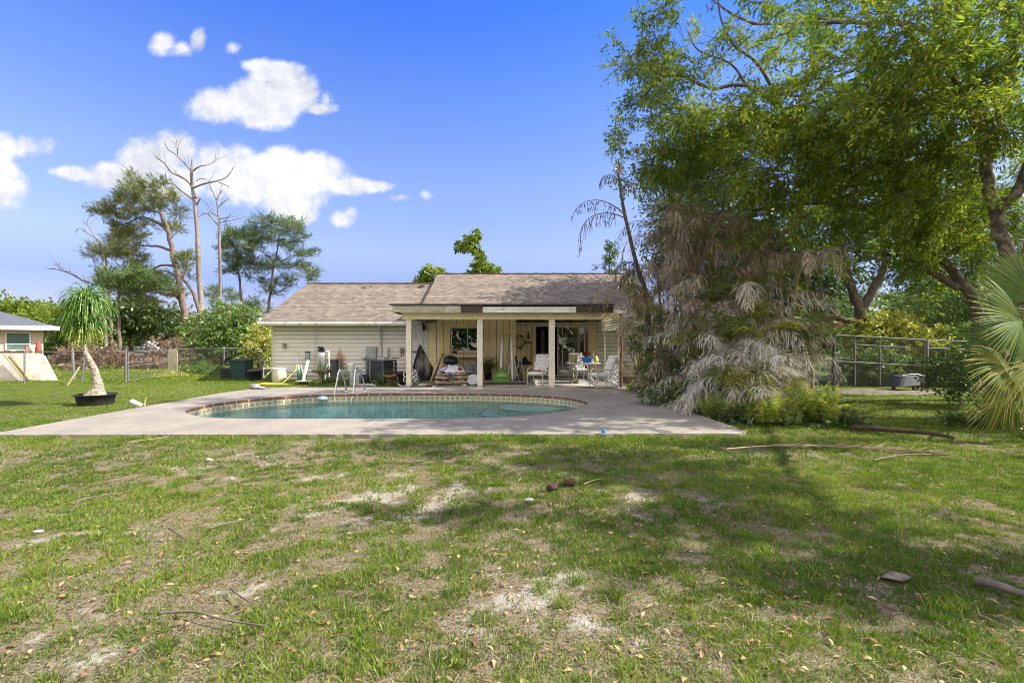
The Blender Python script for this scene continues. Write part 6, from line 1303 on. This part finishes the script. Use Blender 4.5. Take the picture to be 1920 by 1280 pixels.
# fallen logs and branches
def logpath(nm,lab,pts,r,m,n=7):
    r=r*(.62 if nm=='fallen_stick' else 1)
    mb=MB(); rs=[r*(1-.5*k/(len(smoothpath(pts,3))-1)) for k in range(len(smoothpath(pts,3)))]; rr_=random.Random(len(lab)); sp=[p+Vector((rr_.uniform(-1,1),rr_.uniform(-1,1),rr_.uniform(-.5,.5)))*r*.3 for p in smoothpath(pts,3)]
    mb.tube(sp,rs,n); return mono(nm,mb,m,lab,'branch')
logpath('fallen_log','dark red-brown rotten log lying in the shade under the right trees',[gp(1600,8.4,.07),gp(1660,8.1,.09),gp(1730,7.75,.1),gp(1790,7.5,.06)],.048,mk('rotten_wood',(.10,.055,.035),(.05,.035,.028),.9,8,bs=.5))
logpath('fallen_log','grey root-like log at the right edge of the lawn',[gp(1830,3.1,.03),gp(1870,3.0,.045),gp(1925,2.9,.05),gp(1980,2.85,.03)],.032,WOODG)
for pts,r,lab in (([(1352,6.95),(1365,6.7),(1382,6.45)],.02,'short pale stick at the near end of the long fallen frond stem'),([(135,4.55),(160,4.7),(210,4.85),(250,4.95)],.014,'thin dark stick curving over the lawn at far left'),([(132,4.35),(142,4.5),(150,4.65)],.012,'short dark stick below the curved stick at far left'),([(318,3.95),(332,3.85),(352,3.7)],.014,'short rough stick slanting right in the left lawn'),([(392,3.95),(420,4.05),(460,4.15)],.012,'thin twig beside the sandy patch at left'),([(300,2.72),(360,2.74),(420,2.66),(500,2.6)],.012,'long dark twig near the bottom left'),([(432,3.0),(452,2.9),(475,2.82)],.011,'small forked twig on the bare sand patch'),([(248,7.4),(290,7.6),(315,7.75)],.012,'straight straw-coloured cane near the deck edge at left'),([(1640,6.2),(1700,6.5),(1800,6.45)],.02,'thin branch lying in shade near the red log'),([(1095,5.2),(1115,5.35),(1130,5.4)],.009,'tiny tan stick beside the two pine cones')):
    logpath('fallen_stick',lab,[gp(a,b,.02+r) for a,b in pts],r,WOODN if ('straw' in lab or 'tan' in lab) else WOODG,6)
rng=np.random.default_rng(31); t=thing('fallen_frond','long dry fallen palm frond stretched across the shaded grass at right','frond',gp(1500,6.9,.03)); mb=MB(); sp=smoothpath([gp(1362,6.75,.06),gp(1420,6.95,.05),gp(1500,7.05,.05),gp(1640,6.85,.06),gp(1760,6.5,.06)],6); mb.tube(sp,[.014*(1-.6*k/(len(sp)-1)) for k in range(len(sp))],5); mb.build('stem',STEM,t)
q=np.array([tuple(v) for v in sp]); i=rng.integers(8,len(q)-1,260); p=q[i]+(q[np.minimum(i+1,len(q)-1)]-q[i])*rng.random(260)[:,None]; n=260; d=unit(np.array([.8,-.25,0])+np.stack([np.zeros(n),rng.choice([-1,1],n)*.6,rng.uniform(-.05,.2,n)],1))
leaves_mesh('leaflets',p,d,np.tile([0,0,1.],(n,1))+rdir(rng,n)*.4,rng.uniform(.12,.32,n),.010,rng.uniform(.1,.55,n),G_PALMD,t)
for px,Y1,lab in ((1035,5.07,'dark pine cone on the lawn, left one of the pair'),(1068,5.25,'reddish-brown pine cone on the lawn, right one of the pair')):
    mb=MB(); mb.blob(gp(px,Y1,.035),(.062,.045,.042),px,.22,14,10,3.2); mono('pine_cone',mb,mk('cone_brown%d'%px,(.14,.075,.05),(.06,.04,.03),.9,30,bs=.8),lab,'pine cone')
for px,Y1,r,lab in ((392,6.35,.035,'white shell or paper scrap on the left lawn'),(72,3.95,.028,'flat pale stone at the left edge of the lawn'),(993,4.75,.03,'pale crumpled scrap below the two pine cones'),(1680,3.18,.055,'grey chunk of bark lying on the right lawn')):
    mb=MB(); mb.blob(gp(px,Y1,r*.25),(r*1.4,r*.8,r*.45),px,.25,12,8); mono('bark_chunk' if px==1680 else 'ground_scrap',mb,mk('scrap%d'%px,(.62,.6,.56) if px<1500 else (.25,.2,.16),(.45,.42,.38) if px<1500 else (.12,.1,.08),.9,12,bs=.5),lab,'debris')
mb=MB(); mb.lathe([(.035,0),(.035,.05),(.0,.055)],gp(1132,8.0,DZ),12); mono('bottle_cap',mb,mk('blue_plastic',(.02,.2,.6)),'small blue plastic cap on the near edge of the deck','cap')
# things at the clump foot
c=gp(1232,13.4); mb=MB(); mb.bbox(-.13,.13,-.1,.1,0,.16,.01,Matrix.Translation((c.x,c.y,.02))@Matrix.Rotation(R(15),4,'Z')@Matrix.Rotation(R(8),4,'Y')); mono('yellow_box',mb,mk('yellow_box',(.55,.55,.12),(.45,.45,.1)),'small yellow box at the foot of the dead palms','box')
for px,Y1,lab in ((1199,14.2,'round pale stone near the patio corner'),(1220,13.5,'pale stone just left of the yellow box')):
    mb=MB(); mb.blob(gp(px,Y1,.06),(.09,.08,.08),px,.12); mono('pale_stone',mb,mk('pale_stone%d'%px,(.5,.52,.55),(.38,.4,.42)),lab,'stone')
mb=MB(); c=W(1420,772,8.9); mb.tube([c+Vector((.085*math.cos(a),0,.06*math.sin(a))) for a in np.linspace(-2.2,2.6,18)]+[gp(1405,8.9,.05)][:0],.008,5); mb.tube([c+Vector((.085*math.cos(-2.2),0,.06*math.sin(-2.2))),gp(1408,8.9,.05)],.008,5); mono('curled_vine',mb,mk('vine_tan',(.45,.38,.25)),'curled tan vine loop standing out at the foot of the palm clump','vine')
# ================================================================ patio furniture
FLOR=None
m,nt,nd,lk,bs=newmat('floral_cushion'); co=coords(nt); vo=nt.nodes.new('ShaderNodeTexVoronoi'); vo.inputs['Scale'].default_value=11; lk.new(co,vo.inputs['Vector']); nz=noise(nt,co,26,3,.6)
cc=mix(nt,sstep(nt,math_(nt,'ADD',vo.outputs[0],math_(nt,'MULTIPLY',nz,.35)),.36,.50,1,0),(.74,.73,.72),(.13,.12,.22)); lk.new(cc,bs.inputs['Base Color']); bs.inputs['Roughness'].default_value=.9; FLOR=m
BEIGEM=mk('beige_metal',(.56,.52,.43),(.47,.44,.36),.45,5)
FZ=DZ+.012
def chair(lab,loc,rz):
    t=thing('patio_chair',lab,'chair',loc,rz,'cushioned patio chairs'); mb=MB()
    for s in (-1,1):
        x=.29*s
        mb.tube(smoothpath([(x,-.27,0),(x,-.25,.38),(x,-.20,.56),(x,-.08,.60),(x,.2,.60),(x,.30,.56)],4),.017,8)
        mb.tube(smoothpath([(x,.36,0),(x,.26,.25),(x,.20,.38),(x,.30,.7),(x,.42,1.0)],4),.017,8)
        mb.tube([(x*.93,-.25,.36),(x*.93,.22,.34)],.015,6)
    for y,z in ((-.25,.36),(.2,.34),(.42,1.0),(.3,.7)): mb.tube([(-.29,y,z),(.29,y,z)],.014,6)
    mb.build('frame',BEIGEM,t,True)
    mb=MB(); mb.bbox(-.265,.265,-.29,.20,.375,.475,.045); mb.build('seat_cushion',FLOR,t,True)
    M_=Matrix.Translation((0,.225,.44))@Matrix.Rotation(R(-20),4,'X'); mb=MB(); mb.bbox(-.265,.265,-.05,.05,0,.66,.045,M_); mb.build('back_cushion',FLOR,t,True); return t
c1=gp(1009,16.55,FZ); chair('floral cushioned patio chair left of the third post with a red cloth on it',c1,R(-28))
chair('floral cushioned patio chair seen in profile at the right front of the patio',gp(1126,15.85,DZ),R(-78))
chair('floral cushioned patio chair behind the table, half hidden by the blue bin',gp(1085,18.6,FZ),R(8))
mb=MB(); p=c1+Vector((.02,-.02,.49)); mb.blob(p,(.19,.14,.035),3,.25,16,8,2.5); mono('red_cloth',mb,mk('red_cloth',(.30,.03,.05),(.5,.12,.12),.9,14),'crumpled red cloth on the seat of the left patio chair','cloth')
# table
tc=gp(1093,17.5,FZ); tz=.72; t=thing('patio_table','oval glass-topped patio table with curved beige legs','table',tc)
mb=MB(); mb.tube([(tc.x+.62*math.cos(a),tc.y+.48*math.sin(a),FZ+tz) for a in np.linspace(0,2*PI,32)],.02,8); mb.build('rim',BEIGEM,t)
mb=MB(); mb.lathe([(.0,.008),(.6,.008),(.6,.0),(0,0)],(0,0,0),32,Matrix.Diagonal((1,.78,1))); mb.v=[(v[0]+tc.x,v[1]+tc.y,v[2]+FZ+tz) for v in mb.v]; mb.build('glass_top',mk('table_glass',(.25,.24,.18),(.2,.2,.15),.12,2,spec=.9),t)
for sx_1,sy_1 in ((-1,-1),(1,-1),(1,1),(-1,1)):
    mb=MB(); mb.tube(smoothpath([(tc.x+.42*sx_1,tc.y+.3*sy_1,FZ+tz-.01),(tc.x+.24*sx_1,tc.y+.2*sy_1,FZ+.45),(tc.x+.26*sx_1,tc.y+.22*sy_1,FZ+.22),(tc.x+.46*sx_1,tc.y+.36*sy_1,FZ+.0)],5),.02,8); mb.build('leg',BEIGEM,t)
mb=MB(); mb.bar((tc.x-.25,tc.y-.1,FZ+.38),(tc.x+.25,tc.y-.1,FZ+.38),.03); mb.build('stretcher',BEIGEM,t)
TZ=FZ+tz+.021
c=Vector((tc.x-.37,tc.y-.12,TZ)); t=thing('beige_bucket','tall beige bucket on the left side of the patio table','bucket',c); mb=MB(); mb.lathe([(.0,0),(.115,0),(.145,.29),(.165,.29),(.165,.305),(.14,.305),(.11,.02),(0,.02)],c,22); mb.build('bucket',mk('beige_plastic',(.60,.54,.32),(.55,.5,.3),.5),t)
c=Vector((tc.x+.1,tc.y-.22,TZ)); t=thing('blue_bin','bright blue plastic bin in the middle of the patio table','bin',c); mb=MB()
vs=[(-.13,-.09,0),(.13,-.09,0),(.13,.09,0),(-.13,.09,0),(-.165,-.12,.17),(.165,-.12,.17),(.165,.12,.17),(-.165,.12,.17)]; mb.add([(c.x+a,c.y+b,c.z+z) for a,b,z in vs],[(0,3,2,1),(0,1,5,4),(1,2,6,5),(2,3,7,6),(3,0,4,7),(4,5,6,7)]); mb.build('bin',mk('blue_bin',(.02,.17,.62),(.02,.14,.52),.4),t); mb=MB(); 
for a,b in (((-.175,-.13),(.175,-.13)),((.175,-.13),(.175,.13)),((.175,.13),(-.175,.13)),((-.175,.13),(-.175,-.13))): mb.bar((c.x+a[0],c.y+a[1],c.z+.172),(c.x+b[0],c.y+b[1],c.z+.172),.018)
mb.build('rim',mk('blue_rim',(.03,.2,.66)),t)
rg_=np.random.default_rng(5); c=Vector((tc.x+.12,tc.y-.02,TZ+.001)); t=thing('red_plant','bushy dark red plant behind the blue bin on the patio table','plant',c); mb=MB(); mb.lathe([(.0,0),(.07,0),(.09,.16),(0,.15)],c,12); mb.build('pot',TERRA,t); n=260; d=rdir(rg_,n); d[:,2]=np.abs(d[:,2]); p=np.array(c)+np.array([0,0,.26])+d*.07; leaves_mesh('leaves',p,d,rdir(rg_,n),rg_.uniform(.06,.13,n),.03,rg_.random(n),leafmat('red_leaf',[(0,(.10,.01,.02)),(1,(.32,.04,.06))],.2),t)
for dx,dy,r,h,m_,lab,nm in ((.33,-.05,.09,.15,mk('teal_bowl',(.25,.42,.5)),'pale blue and white tub right of the blue bin on the table','plastic_tub'),(.30,-.24,.07,.06,PVC,'small white cup at the right front of the patio table','cup'),(-.12,-.30,.09,.035,PVC,'flat white dish between bucket and blue bin','dish'),(.46,-.1,.08,.12,mk('yellow_bag',(.6,.5,.16),(.5,.4,.12)),'crumpled yellow bag at the right end of the patio table','bag'),(-.22,-.2,.07,.03,TERRA,'small orange dish behind the white dish on the table','dish')):
    c=Vector((tc.x+dx,tc.y+dy,TZ)); mb=MB()
    if nm=='bag': mb.blob(c+Vector((0,0,h*.9)),(r,r*.7,h),7,.25,14,10)
    else: mb.lathe([(0,0),(r*.8,0),(r,h),(r*.9,h),(r*.75,.01),(0,.01)],c,18)
    mono(nm,mb,m_,lab,nm.replace('_',' '))
mb=MB(); c=Vector((tc.x+.62,tc.y+.2,FZ)); mb.bar(c,c+Vector((-.22,0,1.15)),.03); mono('leaning_stick',mb,PVC,'white stick leaning behind the right end of the patio table','stick')
c=gp(1079,17.7,FZ); mb=MB(); mb.blob(c+Vector((0,0,.06)),(.13,.1,.07),4,.2); mono('yellow_lump',mb,mk('yellow_toy',(.5,.45,.12)),'small yellow bag on the floor under the patio table','bag')
# hose coil on wall, ornaments
c=W(975,641,YR-.08); mb=MB()
for k in range(6):
    mb.tube([(c.x+(.19+.012*math.sin(k*3))*math.cos(a),c.y-.015*k+.02,c.z+(.27+.016*math.cos(k*2))*math.sin(a)) for a in np.linspace(0,2*PI,28)],.012,6)
mono('wall_hose',mb,mk('brown_hose',(.22,.08,.045),(.14,.06,.04),.6),'reddish-brown hose coil hanging on the yellow wall left of the sliding door','hose')
c=W(991,631,YR-.05); mb=MB(); mb.blob(c,(.055,.03,.11),2,.05); mb.blob(c+Vector((0,0,.12)),(.03,.02,.06),3,.1); mono('wall_ornament',mb,RUST,'dark pineapple-shaped ornament on the wall above the little plaque','ornament')
c=W(990.5,642,YR-.05); mb=MB(); mb.bbox(c.x-.14,c.x+.14,c.y-.01,c.y+.015,c.z-.035,c.z+.035,.005); mono('wall_plaque',mb,mk('slate',(.12,.15,.13),(.2,.22,.2),.8,40),'small dark plaque on the yellow wall beside the hose coil','plaque')
mb=MB(); c=W(997,655,YR-.05); mb.tube([c+Vector((0,0,.16)),c-Vector((0,0,.6))],[.02,.045],6); mb.blob(c+Vector((0,0,.2)),(.025,.02,.06),3,.1); mono('hanging_broom',mb,mk('straw',(.38,.26,.12),(.3,.2,.1)),'old straw whisk hanging on the wall beside the sliding door','broom')
# box with black cloth + yellow bucket
c=gp(985,19.9,FZ); t=thing('cardboard_box','tan box under a black cloth left of the sliding door','box',c); mb=MB(); mb.bbox(c.x-.17,c.x+.17,c.y-.15,c.y+.15,0+FZ,.66,.01); mb.build('box',mk('cardboard',(.42,.36,.24),(.36,.3,.2)),t)
mb=MB(); vs=[]; 
mb.lathe([(.0,.34),(.07,.30),(.14,.16),(.3,.06),(.29,.0),(.1,.1),(0,.1)],(c.x-.02,c.y,.62),14); mono('black_cloth',mb,BLACK,'black cloth draped in a peak over the tan box','cloth')
c=gp(983,18.6,FZ); mb=MB(); mb.lathe([(0,0),(.10,0),(.13,.27),(.14,.27),(.14,.285),(.12,.285),(.1,.02),(0,.02)],c,20); mono('yellow_bucket',mb,mk('yellow_bucket',(.60,.58,.16),(.5,.48,.14),.5),'lime yellow bucket on the floor beside the left patio chair','bucket')
# ladders
def stepladder(lab,px0,px1,Y,h,depth,m,topm,nst,name='step_ladder'):
    a=gp(px0,Y,FZ);b=gp(px1,Y,FZ); cx=(a.x+b.x)/2;w2=(b.x-a.x)/2; t=thing(name,lab,'ladder',Vector((cx,Y,FZ)))
    mb=MB()
    for s in (-1,1): mb.bar((cx+s*w2,Y-depth/2,FZ),(cx+s*w2*.72,Y-.06,FZ+h),.06,.03)
    mb.build('front_rails',m,t); mb=MB()
    for s in (-1,1): mb.bar((cx+s*w2,Y+depth/2,FZ),(cx+s*w2*.7,Y+.06,FZ+h),.04,.02)
    for k in (1,3): mb.bar((cx-w2*.9,Y+depth/2*(1-k/5),FZ+h*k/5),(cx+w2*.9,Y+depth/2*(1-k/5),FZ+h*k/5),.02)
    mb.build('rear_rails',m,t)
    for k in range(1,nst+1):
        f=k/(nst+1); mb=MB(); ww=w2*(1-.28*f); y_=Y-depth/2*(1-f)-.06*f; mb.box(cx-ww,cx+ww,y_-.04,y_+.05,FZ+h*f-.012,FZ+h*f+.012); mb.build('step',m,t)
    mb=MB(); mb.bbox(cx-w2*.8,cx+w2*.8,Y-.12,Y+.12,FZ+h,FZ+h+.05,.01); mb.build('top_cap',topm,t)
stepladder('tall aluminium step ladder with a yellow top cap against the yellow wall',938.5,961,18.9,1.72,.6,ALU,mk('yellow_cap',(.65,.5,.05)),5)
c=gp(968,18.2,FZ); t=thing('folding_walker','small folded aluminium step stool frame right of the tall ladder','step stool',c)
for s,m_ in ((-1,ALU),(1,ALU)):
    mb=MB(); mb.tube(smoothpath([c+Vector((-.16+.16*s-.1,.1*s,0)),c+Vector((-.05+.14*s,.05*s,.70)),c+Vector((.0+.14*s,0.05*s,.78)),c+Vector((.06+.14*s,.05*s,.72)),c+Vector((.22+.1*s,.1*s,0))],4),.016,8); mb.build('frame',m_,t)
mb=MB(); mb.bar(c+Vector((-.2,-.02,.25)),c+Vector((.15,-.02,.25)),.06,.02); mb.build('step',ALU,t)
c=gp(973,18.5,FZ); mb=MB(); mb.tube([c,c+Vector((-.12,.0,.95))],[.05,.035],8); mb.bar(c+Vector((.1,0,0)),c+Vector((-.05,.1,.8)),.03); mono('folded_umbrella',mb,BLACK,'dark folded umbrella leaning beside the step stool','umbrella')
mb=MB(); mb.tube([gp(948,18.4,FZ),W(955,634,18.6)],.012,6); mono('thin_pole',mb,BLACK,'thin dark pole leaning across the tall step ladder','pole')
# green dome
c=gp(940,18.0,FZ); t=thing('pet_carrier','translucent lime green domed plastic carrier on the patio floor','carrier',c); m=mk('lime_plastic',(.20,.42,.06),(.15,.34,.05),.35)
mb=MB(); mb.prism([(c.x-.30,FZ),(c.x+.30,FZ),(c.x+.29,.24),(c.x+.2,.40),(c.x+.1,.47),(c.x-.1,.47),(c.x-.2,.40),(c.x-.29,.24)],c.y-.2,c.y+.2); mb.build('shell',m,t)
mb=MB(); mb.bar((c.x-.28,c.y-.205,.22),(c.x+.28,c.y-.205,.22),.02); mb.bar((c.x-.30,c.y-.205,FZ+.03),(c.x+.30,c.y-.205,FZ+.03),.02); mb.build('rim',mk('lime_dark',(.12,.28,.04)),t)
mb=MB(); mb.blob((c.x+.03,c.y-.20,.30),(.15,.02,.07),3,.2); mb.build('label_panel',mk('pale_label',(.55,.55,.55),(.35,.35,.35),.7,14),t); mb=MB(); mb.bbox(c.x-.05,c.x+.05,c.y-.04,c.y+.04,.47,.6,.015); mb.build('handle',m,t)
# potted spiky plant
c=gp(915,18.9,FZ); mb=MB(); mb.lathe([(.0,0),(.11,0),(.15,.26),(.16,.26),(.14,.28),(0,.27)],c,18); mono('small_pot',mb,BLACK,'black pot holding the dark spiky plant right of the middle post','flower pot')
spiky('dark spiky plant spilling out of the black pot right of the middle post',915,18.9,120,.8,G_DARK,11,z0=FZ+.285,w=.03,up=(.6,3.5),dr=.35)
# shelf counter below the window
sx0_,sx1_=(852-960)/F*19.2,(912.5-960)/F*19.2; t=thing('patio_counter','long pale yellow counter shelf with a side panel under the window','counter',Vector(((sx0_+sx1_)/2,19.2,FZ)))
mb=MB(); mb.box(sx0_,sx1_,18.95,19.42,.96,1.005); mb.build('counter_top',CREAM,t); mb=MB(); mb.box(sx1_-.3,sx1_-.04,19.0,19.4,FZ,.955); mb.build('cabinet_side',mk('tan_cabinet',(.48,.38,.22),(.40,.31,.18)),t)
mb=MB(); mb.box(sx0_+.05,sx0_+.12,19.0,19.4,FZ,.955); mb.build('leg_panel',CREAM,t); mb=MB(); mb.box(sx0_+.3,sx1_-.31,18.98,19.4,.34,.37); mb.build('lower_shelf',PVC,t)
c=Vector((-1.72,19.15,.372)); t=thing('clear_tub','frosted clear storage tub on the lower shelf under the counter','tub',c); mb=MB(); mb.bbox(c.x-.2,c.x+.17,c.y-.13,c.y+.13,c.z,c.z+.27,.02); mb.build('tub',mk('frosted',(.40,.40,.37),(.34,.34,.32),.3),t); mb=MB(); mb.bbox(c.x-.215,c.x+.185,c.y-.145,c.y+.145,c.z+.272,c.z+.30,.01); mb.build('lid',PVC,t)
mb=MB(); c=gp(893,18.8,FZ); mb.bbox(c.x-.06,c.x+.06,c.y-.1,c.y+.1,FZ,.66,.01); mono('blue_cooler',mb,mk('dusty_blue',(.16,.24,.32),(.12,.18,.25)),'narrow dusty blue bin half hidden behind the middle post','bin')
mb=MB(); c=gp(869,19.1,.372); mb.lathe([(0,0),(.035,0),(.035,.13),(.015,.17),(.015,.2),(0,.2)],c,10); mono('dark_bottle',mb,BLACK,'small dark bottle on the lower shelf left of the clear tub','bottle')
# kettle grill
c=gp(845,18.4,FZ); t=thing('charcoal_grill','black domed charcoal grill behind the pile of blankets','grill',c); gz_=.80
mb=MB(); mb.lathe([(0,-.16),(.12,-.14),(.22,-.06),(.235,.0)],(c.x,c.y,gz_),22,Matrix.Diagonal((1.15,1,1))); mb.build('bowl',BLACK,t); mb=MB(); mb.lathe([(.245,.005),(.235,.10),(.17,.19),(.08,.225),(0,.23)],(c.x,c.y,gz_),22,Matrix.Diagonal((1.15,1,1))); li=mb.build('lid',mk('grill_lid',(.02,.022,.03),(.025,.03,.04),.25),t)
mb=MB(); mb.tube(smoothpath([(c.x-.06,c.y-.1,gz_+.21),(c.x-.04,c.y-.12,gz_+.27),(c.x+.04,c.y-.12,gz_+.27),(c.x+.06,c.y-.1,gz_+.21)],3),.01,6); mb.build('lid_handle',BLACK,li)
for dx,dy in ((-.2,-.12),(.2,-.12),(0,.2)): mb=MB(); mb.bar((c.x+dx*.6,c.y+dy*.6,gz_-.12),(c.x+dx,c.y+dy,FZ),.025); mb.build('leg',BLACK,t)
mb=MB(); mb.bbox(c.x+.26,c.x+.42,c.y-.12,c.y+.12,gz_-.05,gz_-.02,.008); mb.build('side_shelf',BLACK,t)
# leaning plywood
mb=MB(); q=[W(831,658.5,18.9),W(803,709,17.9),W(803,709,18.3),W(826,664,19.35)]; a,b=W(831,659,19.2),gp(803,17.9,FZ)
Mp=None; mb.add([(a.x,19.2,a.z),(a.x-.10,19.25,a.z-.05),(b.x-.02,18.0,FZ),(b.x+.10,17.95,FZ),(a.x-.0,19.40,a.z),(a.x-.10,19.42,a.z-.05),(b.x-.05,19.1,FZ),(b.x+.05,19.1,FZ)],[(0,1,2,3),(4,7,6,5),(0,3,7,4),(1,5,6,2),(0,4,5,1),(3,2,6,7)]); mono('leaning_plywood',mb,mk('plywood',(.58,.47,.27),(.48,.38,.2),.8,4,sx=(1,1,.3)),'yellowish plywood sheet leaning edge-on against the boarded wall','board')
# black netting on a white pole
NET=bpy.data.materials.new('netting'); NET.use_nodes=True; nt=NET.node_tree; nt.nodes.clear(); tr=nt.nodes.new('ShaderNodeBsdfTransparent'); df=nt.nodes.new('ShaderNodeBsdfDiffuse'); df.inputs[0].default_value=(.02,.02,.02,1); m1=nt.nodes.new('ShaderNodeMixShader'); nt.links.new(sstep(nt,noise(nt,coords(nt),5,4,.6,(1,1,.35)),.35,.65,.35,.95),m1.inputs[0])
nt.links.new(tr.outputs[0],m1.inputs[1]); nt.links.new(df.outputs[0],m1.inputs[2]); ou=nt.nodes.new('ShaderNodeOutputMaterial'); nt.links.new(m1.outputs[0],ou.inputs[0])
c=W(786,646,17.6); t=thing('pool_net','black netting hung in a tall drooping tent from a white pole','net',gp(788,17.6)); mb=MB(); mb.tube([gp(786,17.6,.25),W(786,612,17.6)],.02,8); mb.build('pole',PVC,t)
mb=MB(); prof=[(.02,c.z),(.10,c.z-.2),(.22,c.z-.55),(.34,c.z-.85),(.33,c.z-1.0),(.30,.3),(.24,.12)]; vs=[];n=18; rr=random.Random(6)
for r,z in prof:
    for k in range(n): a=2*PI*k/n; q=1+.30*math.sin(a*3+z*2)+rr.uniform(-.05,.05); vs.append((c.x+.03+r*math.cos(a)*q*(1.15 if math.cos(a)>0 else .9),c.y+r*.5*math.sin(a)*q,z))
mb.add(vs,[(i*n+k,i*n+(k+1)%n,(i+1)*n+(k+1)%n,(i+1)*n+k) for i in range(len(prof)-1) for k in range(n)],True); mb.build('netting',NET,t)
# lattice scrap and scroll bracket
mb=MB(); o_=gp(772,16.7,.02); lattice(mb,o_+Vector((.02,0,0)),Vector((1,0,0)),Vector((-.25,.15,1)).normalized(),.26,.62,.10,.03); mono('lattice_scrap',mb,LATW,'scrap of white lattice leaning inside the left patio post','lattice panel')
mb=MB(); c=gp(760,16.3,.0)
for z in (.28,.45): mb.tube([(c.x+.06*math.cos(a)*1.0,c.y,z+.07*math.sin(a)) for a in np.linspace(PI/2,3*PI/2,10)],.022,6)
mono('scroll_bracket',mb,PVC,'white scalloped bracket standing against the left patio post','bracket')
# pile of bedding
bx=gp(847,16.7,FZ); t=thing('blanket_pile','heap of folded tan blankets under a blue and white sheet on the patio edge','blanket pile',bx)
TAN=mk('tan_blanket',(.50,.39,.27),(.20,.13,.09),.95,5,bs=.5,bd=.03,sx=(1,1,3)); 
for dx,dz,rx,rz,sd_1 in ((-.27,.09,.33,.10,1),(.28,.10,.34,.11,2),(-.26,.25,.31,.09,3),(.28,.27,.31,.09,4),(.02,.2,.2,.12,5),(-.22,.38,.25,.07,6),(.25,.40,.27,.07,7)):
    mb=MB(); mb.blob((bx.x+dx,bx.y+(.05 if sd_1==5 else 0),FZ+dz),(rx,.3,rz),sd_1,.16,22,12,2.6); mb.build('folded_blanket',TAN,t)
m,nt,nd,lk,bs=newmat('patterned_sheet'); co=coords(nt); a=noise(nt,co,5,3,.6); b=noise(nt,co,3.2,2,.5)
cc=mix(nt,sstep(nt,a,.52,.58),(.66,.66,.68),(.10,.16,.42)); cc=mix(nt,sstep(nt,b,.60,.64),cc,(.45,.12,.12)); lk.new(cc,bs.inputs['Base Color']); bs.inputs['Roughness'].default_value=.95
mb=MB(); mb.blob((bx.x+.02,bx.y+.08,FZ+.44),(.47,.32,.24),9,.10,26,14,2.2); mb.build('patterned_sheet',m,t)
mb=MB(); mb.blob((bx.x+.27,bx.y-.05,FZ+.52),(.12,.12,.09),4,.2); mb.build('red_towel',mk('dark_red',(.26,.05,.04),(.16,.04,.03)),t)
mb=MB(); c_=(bx.x-.02,bx.y-.30,FZ+.33); Mx=Matrix.Rotation(R(80),3,'X'); mb.lathe([(.035,-.05),(.095,-.06),(.105,0),(.095,.06),(.035,.05),(.035,-.05)],c_,22,Mx); mb.build('rolled_mat',mk('grey_roll',(.15,.15,.18),(.1,.1,.12)),t)
mb=MB(); mb.blob((bx.x-.25,bx.y-.2,FZ+.42),(.09,.08,.06),6,.15); mb.build('dark_bundle',mk('dark_cloth',(.07,.05,.045)),t)
c=gp(873,17.1,FZ); mb=MB(); mb.blob(c+Vector((-.02,0,.20)),(.15,.15,.26),8,.14,16,12); mono('plaster_sack',mb,mk('pale_sack',(.42,.40,.33),(.30,.28,.22),.95,6),'slumped pale sack right of the blanket heap','sack')
for px,Y1,r,lab,m_ in ((793,16.2,.15,'flat tan stone on the ground left of the blanket heap',mk('tan_stone',(.46,.42,.36),(.34,.3,.26))),(806,16.3,.16,'crumpled brown cloth left of the blanket heap',mk('brown_rag',(.25,.14,.06),(.16,.1,.05))),(815,15.9,.07,'small pale stone in front of the brown cloth',mk('pale_pebble',(.5,.5,.5)))):
    mb=MB(); mb.blob(gp(px,Y1,DZ+r*.3),(r*1.2,r,r*.42),px,.2,14,9); mono('ground_lump',mb,m_,lab,'debris')
c=gp(887,16.6,FZ); mb=MB(); Mx=Matrix.Rotation(R(62),3,'X'); mb.lathe([(0,0),(.1,.0),(.19,.06),(.2,.07),(.185,.075),(.1,.02),(0,.02)],c+Vector((0,0,.17)),24,Mx); mono('white_basin',mb,mk('white_basin',(.6,.63,.68),(.5,.52,.56),.4),'white basin tipped on its side behind the middle post','basin')
c=gp(872,16.2,FZ); mb=MB(); mb.lathe([(0,0),(.06,0),(.07,.06),(0,.05)],c,14); mono('small_bowl',mb,PVC,'small white bowl on the slab in front of the pale sack','bowl')
mb=MB(); c=gp(930,17.0); mb.box(c.x-.9,gp(990,17.0).x,16.75,17.5,FZ+.002,FZ+.012); mono('patio_mat',mb,mk('maroon_mat',(.13,.075,.075),(.09,.055,.05),.95,8),'dark maroon mat on the patio floor between the middle and third posts','mat')
mb=MB(); c=gp(1120,15.6); mb.box(gp(1092,15.7).x,gp(1158,15.7).x,15.66,15.95,DZ+.002,DZ+.008); mono('door_mat',mb,mk('black_strip',(.06,.06,.06)),'thin dark strip mat under the front legs of the profile chair','mat')
mb=MB(); c=W(852,657,19.1); rr=random.Random(2)
for k in range(5): mb.tube([c+Vector((rr.uniform(-.1,.1),0,-.1)),c+Vector((rr.uniform(-.25,.2),0,.18))],.01,4)
mb.blob(c+Vector((.0,0,-.06)),(.12,.08,.06),2,.2); mono('twig_bundle',mb,RUST,'little bundle of dark twigs on the counter above the grill','twigs',loc=(c.x,c.y,1.006))
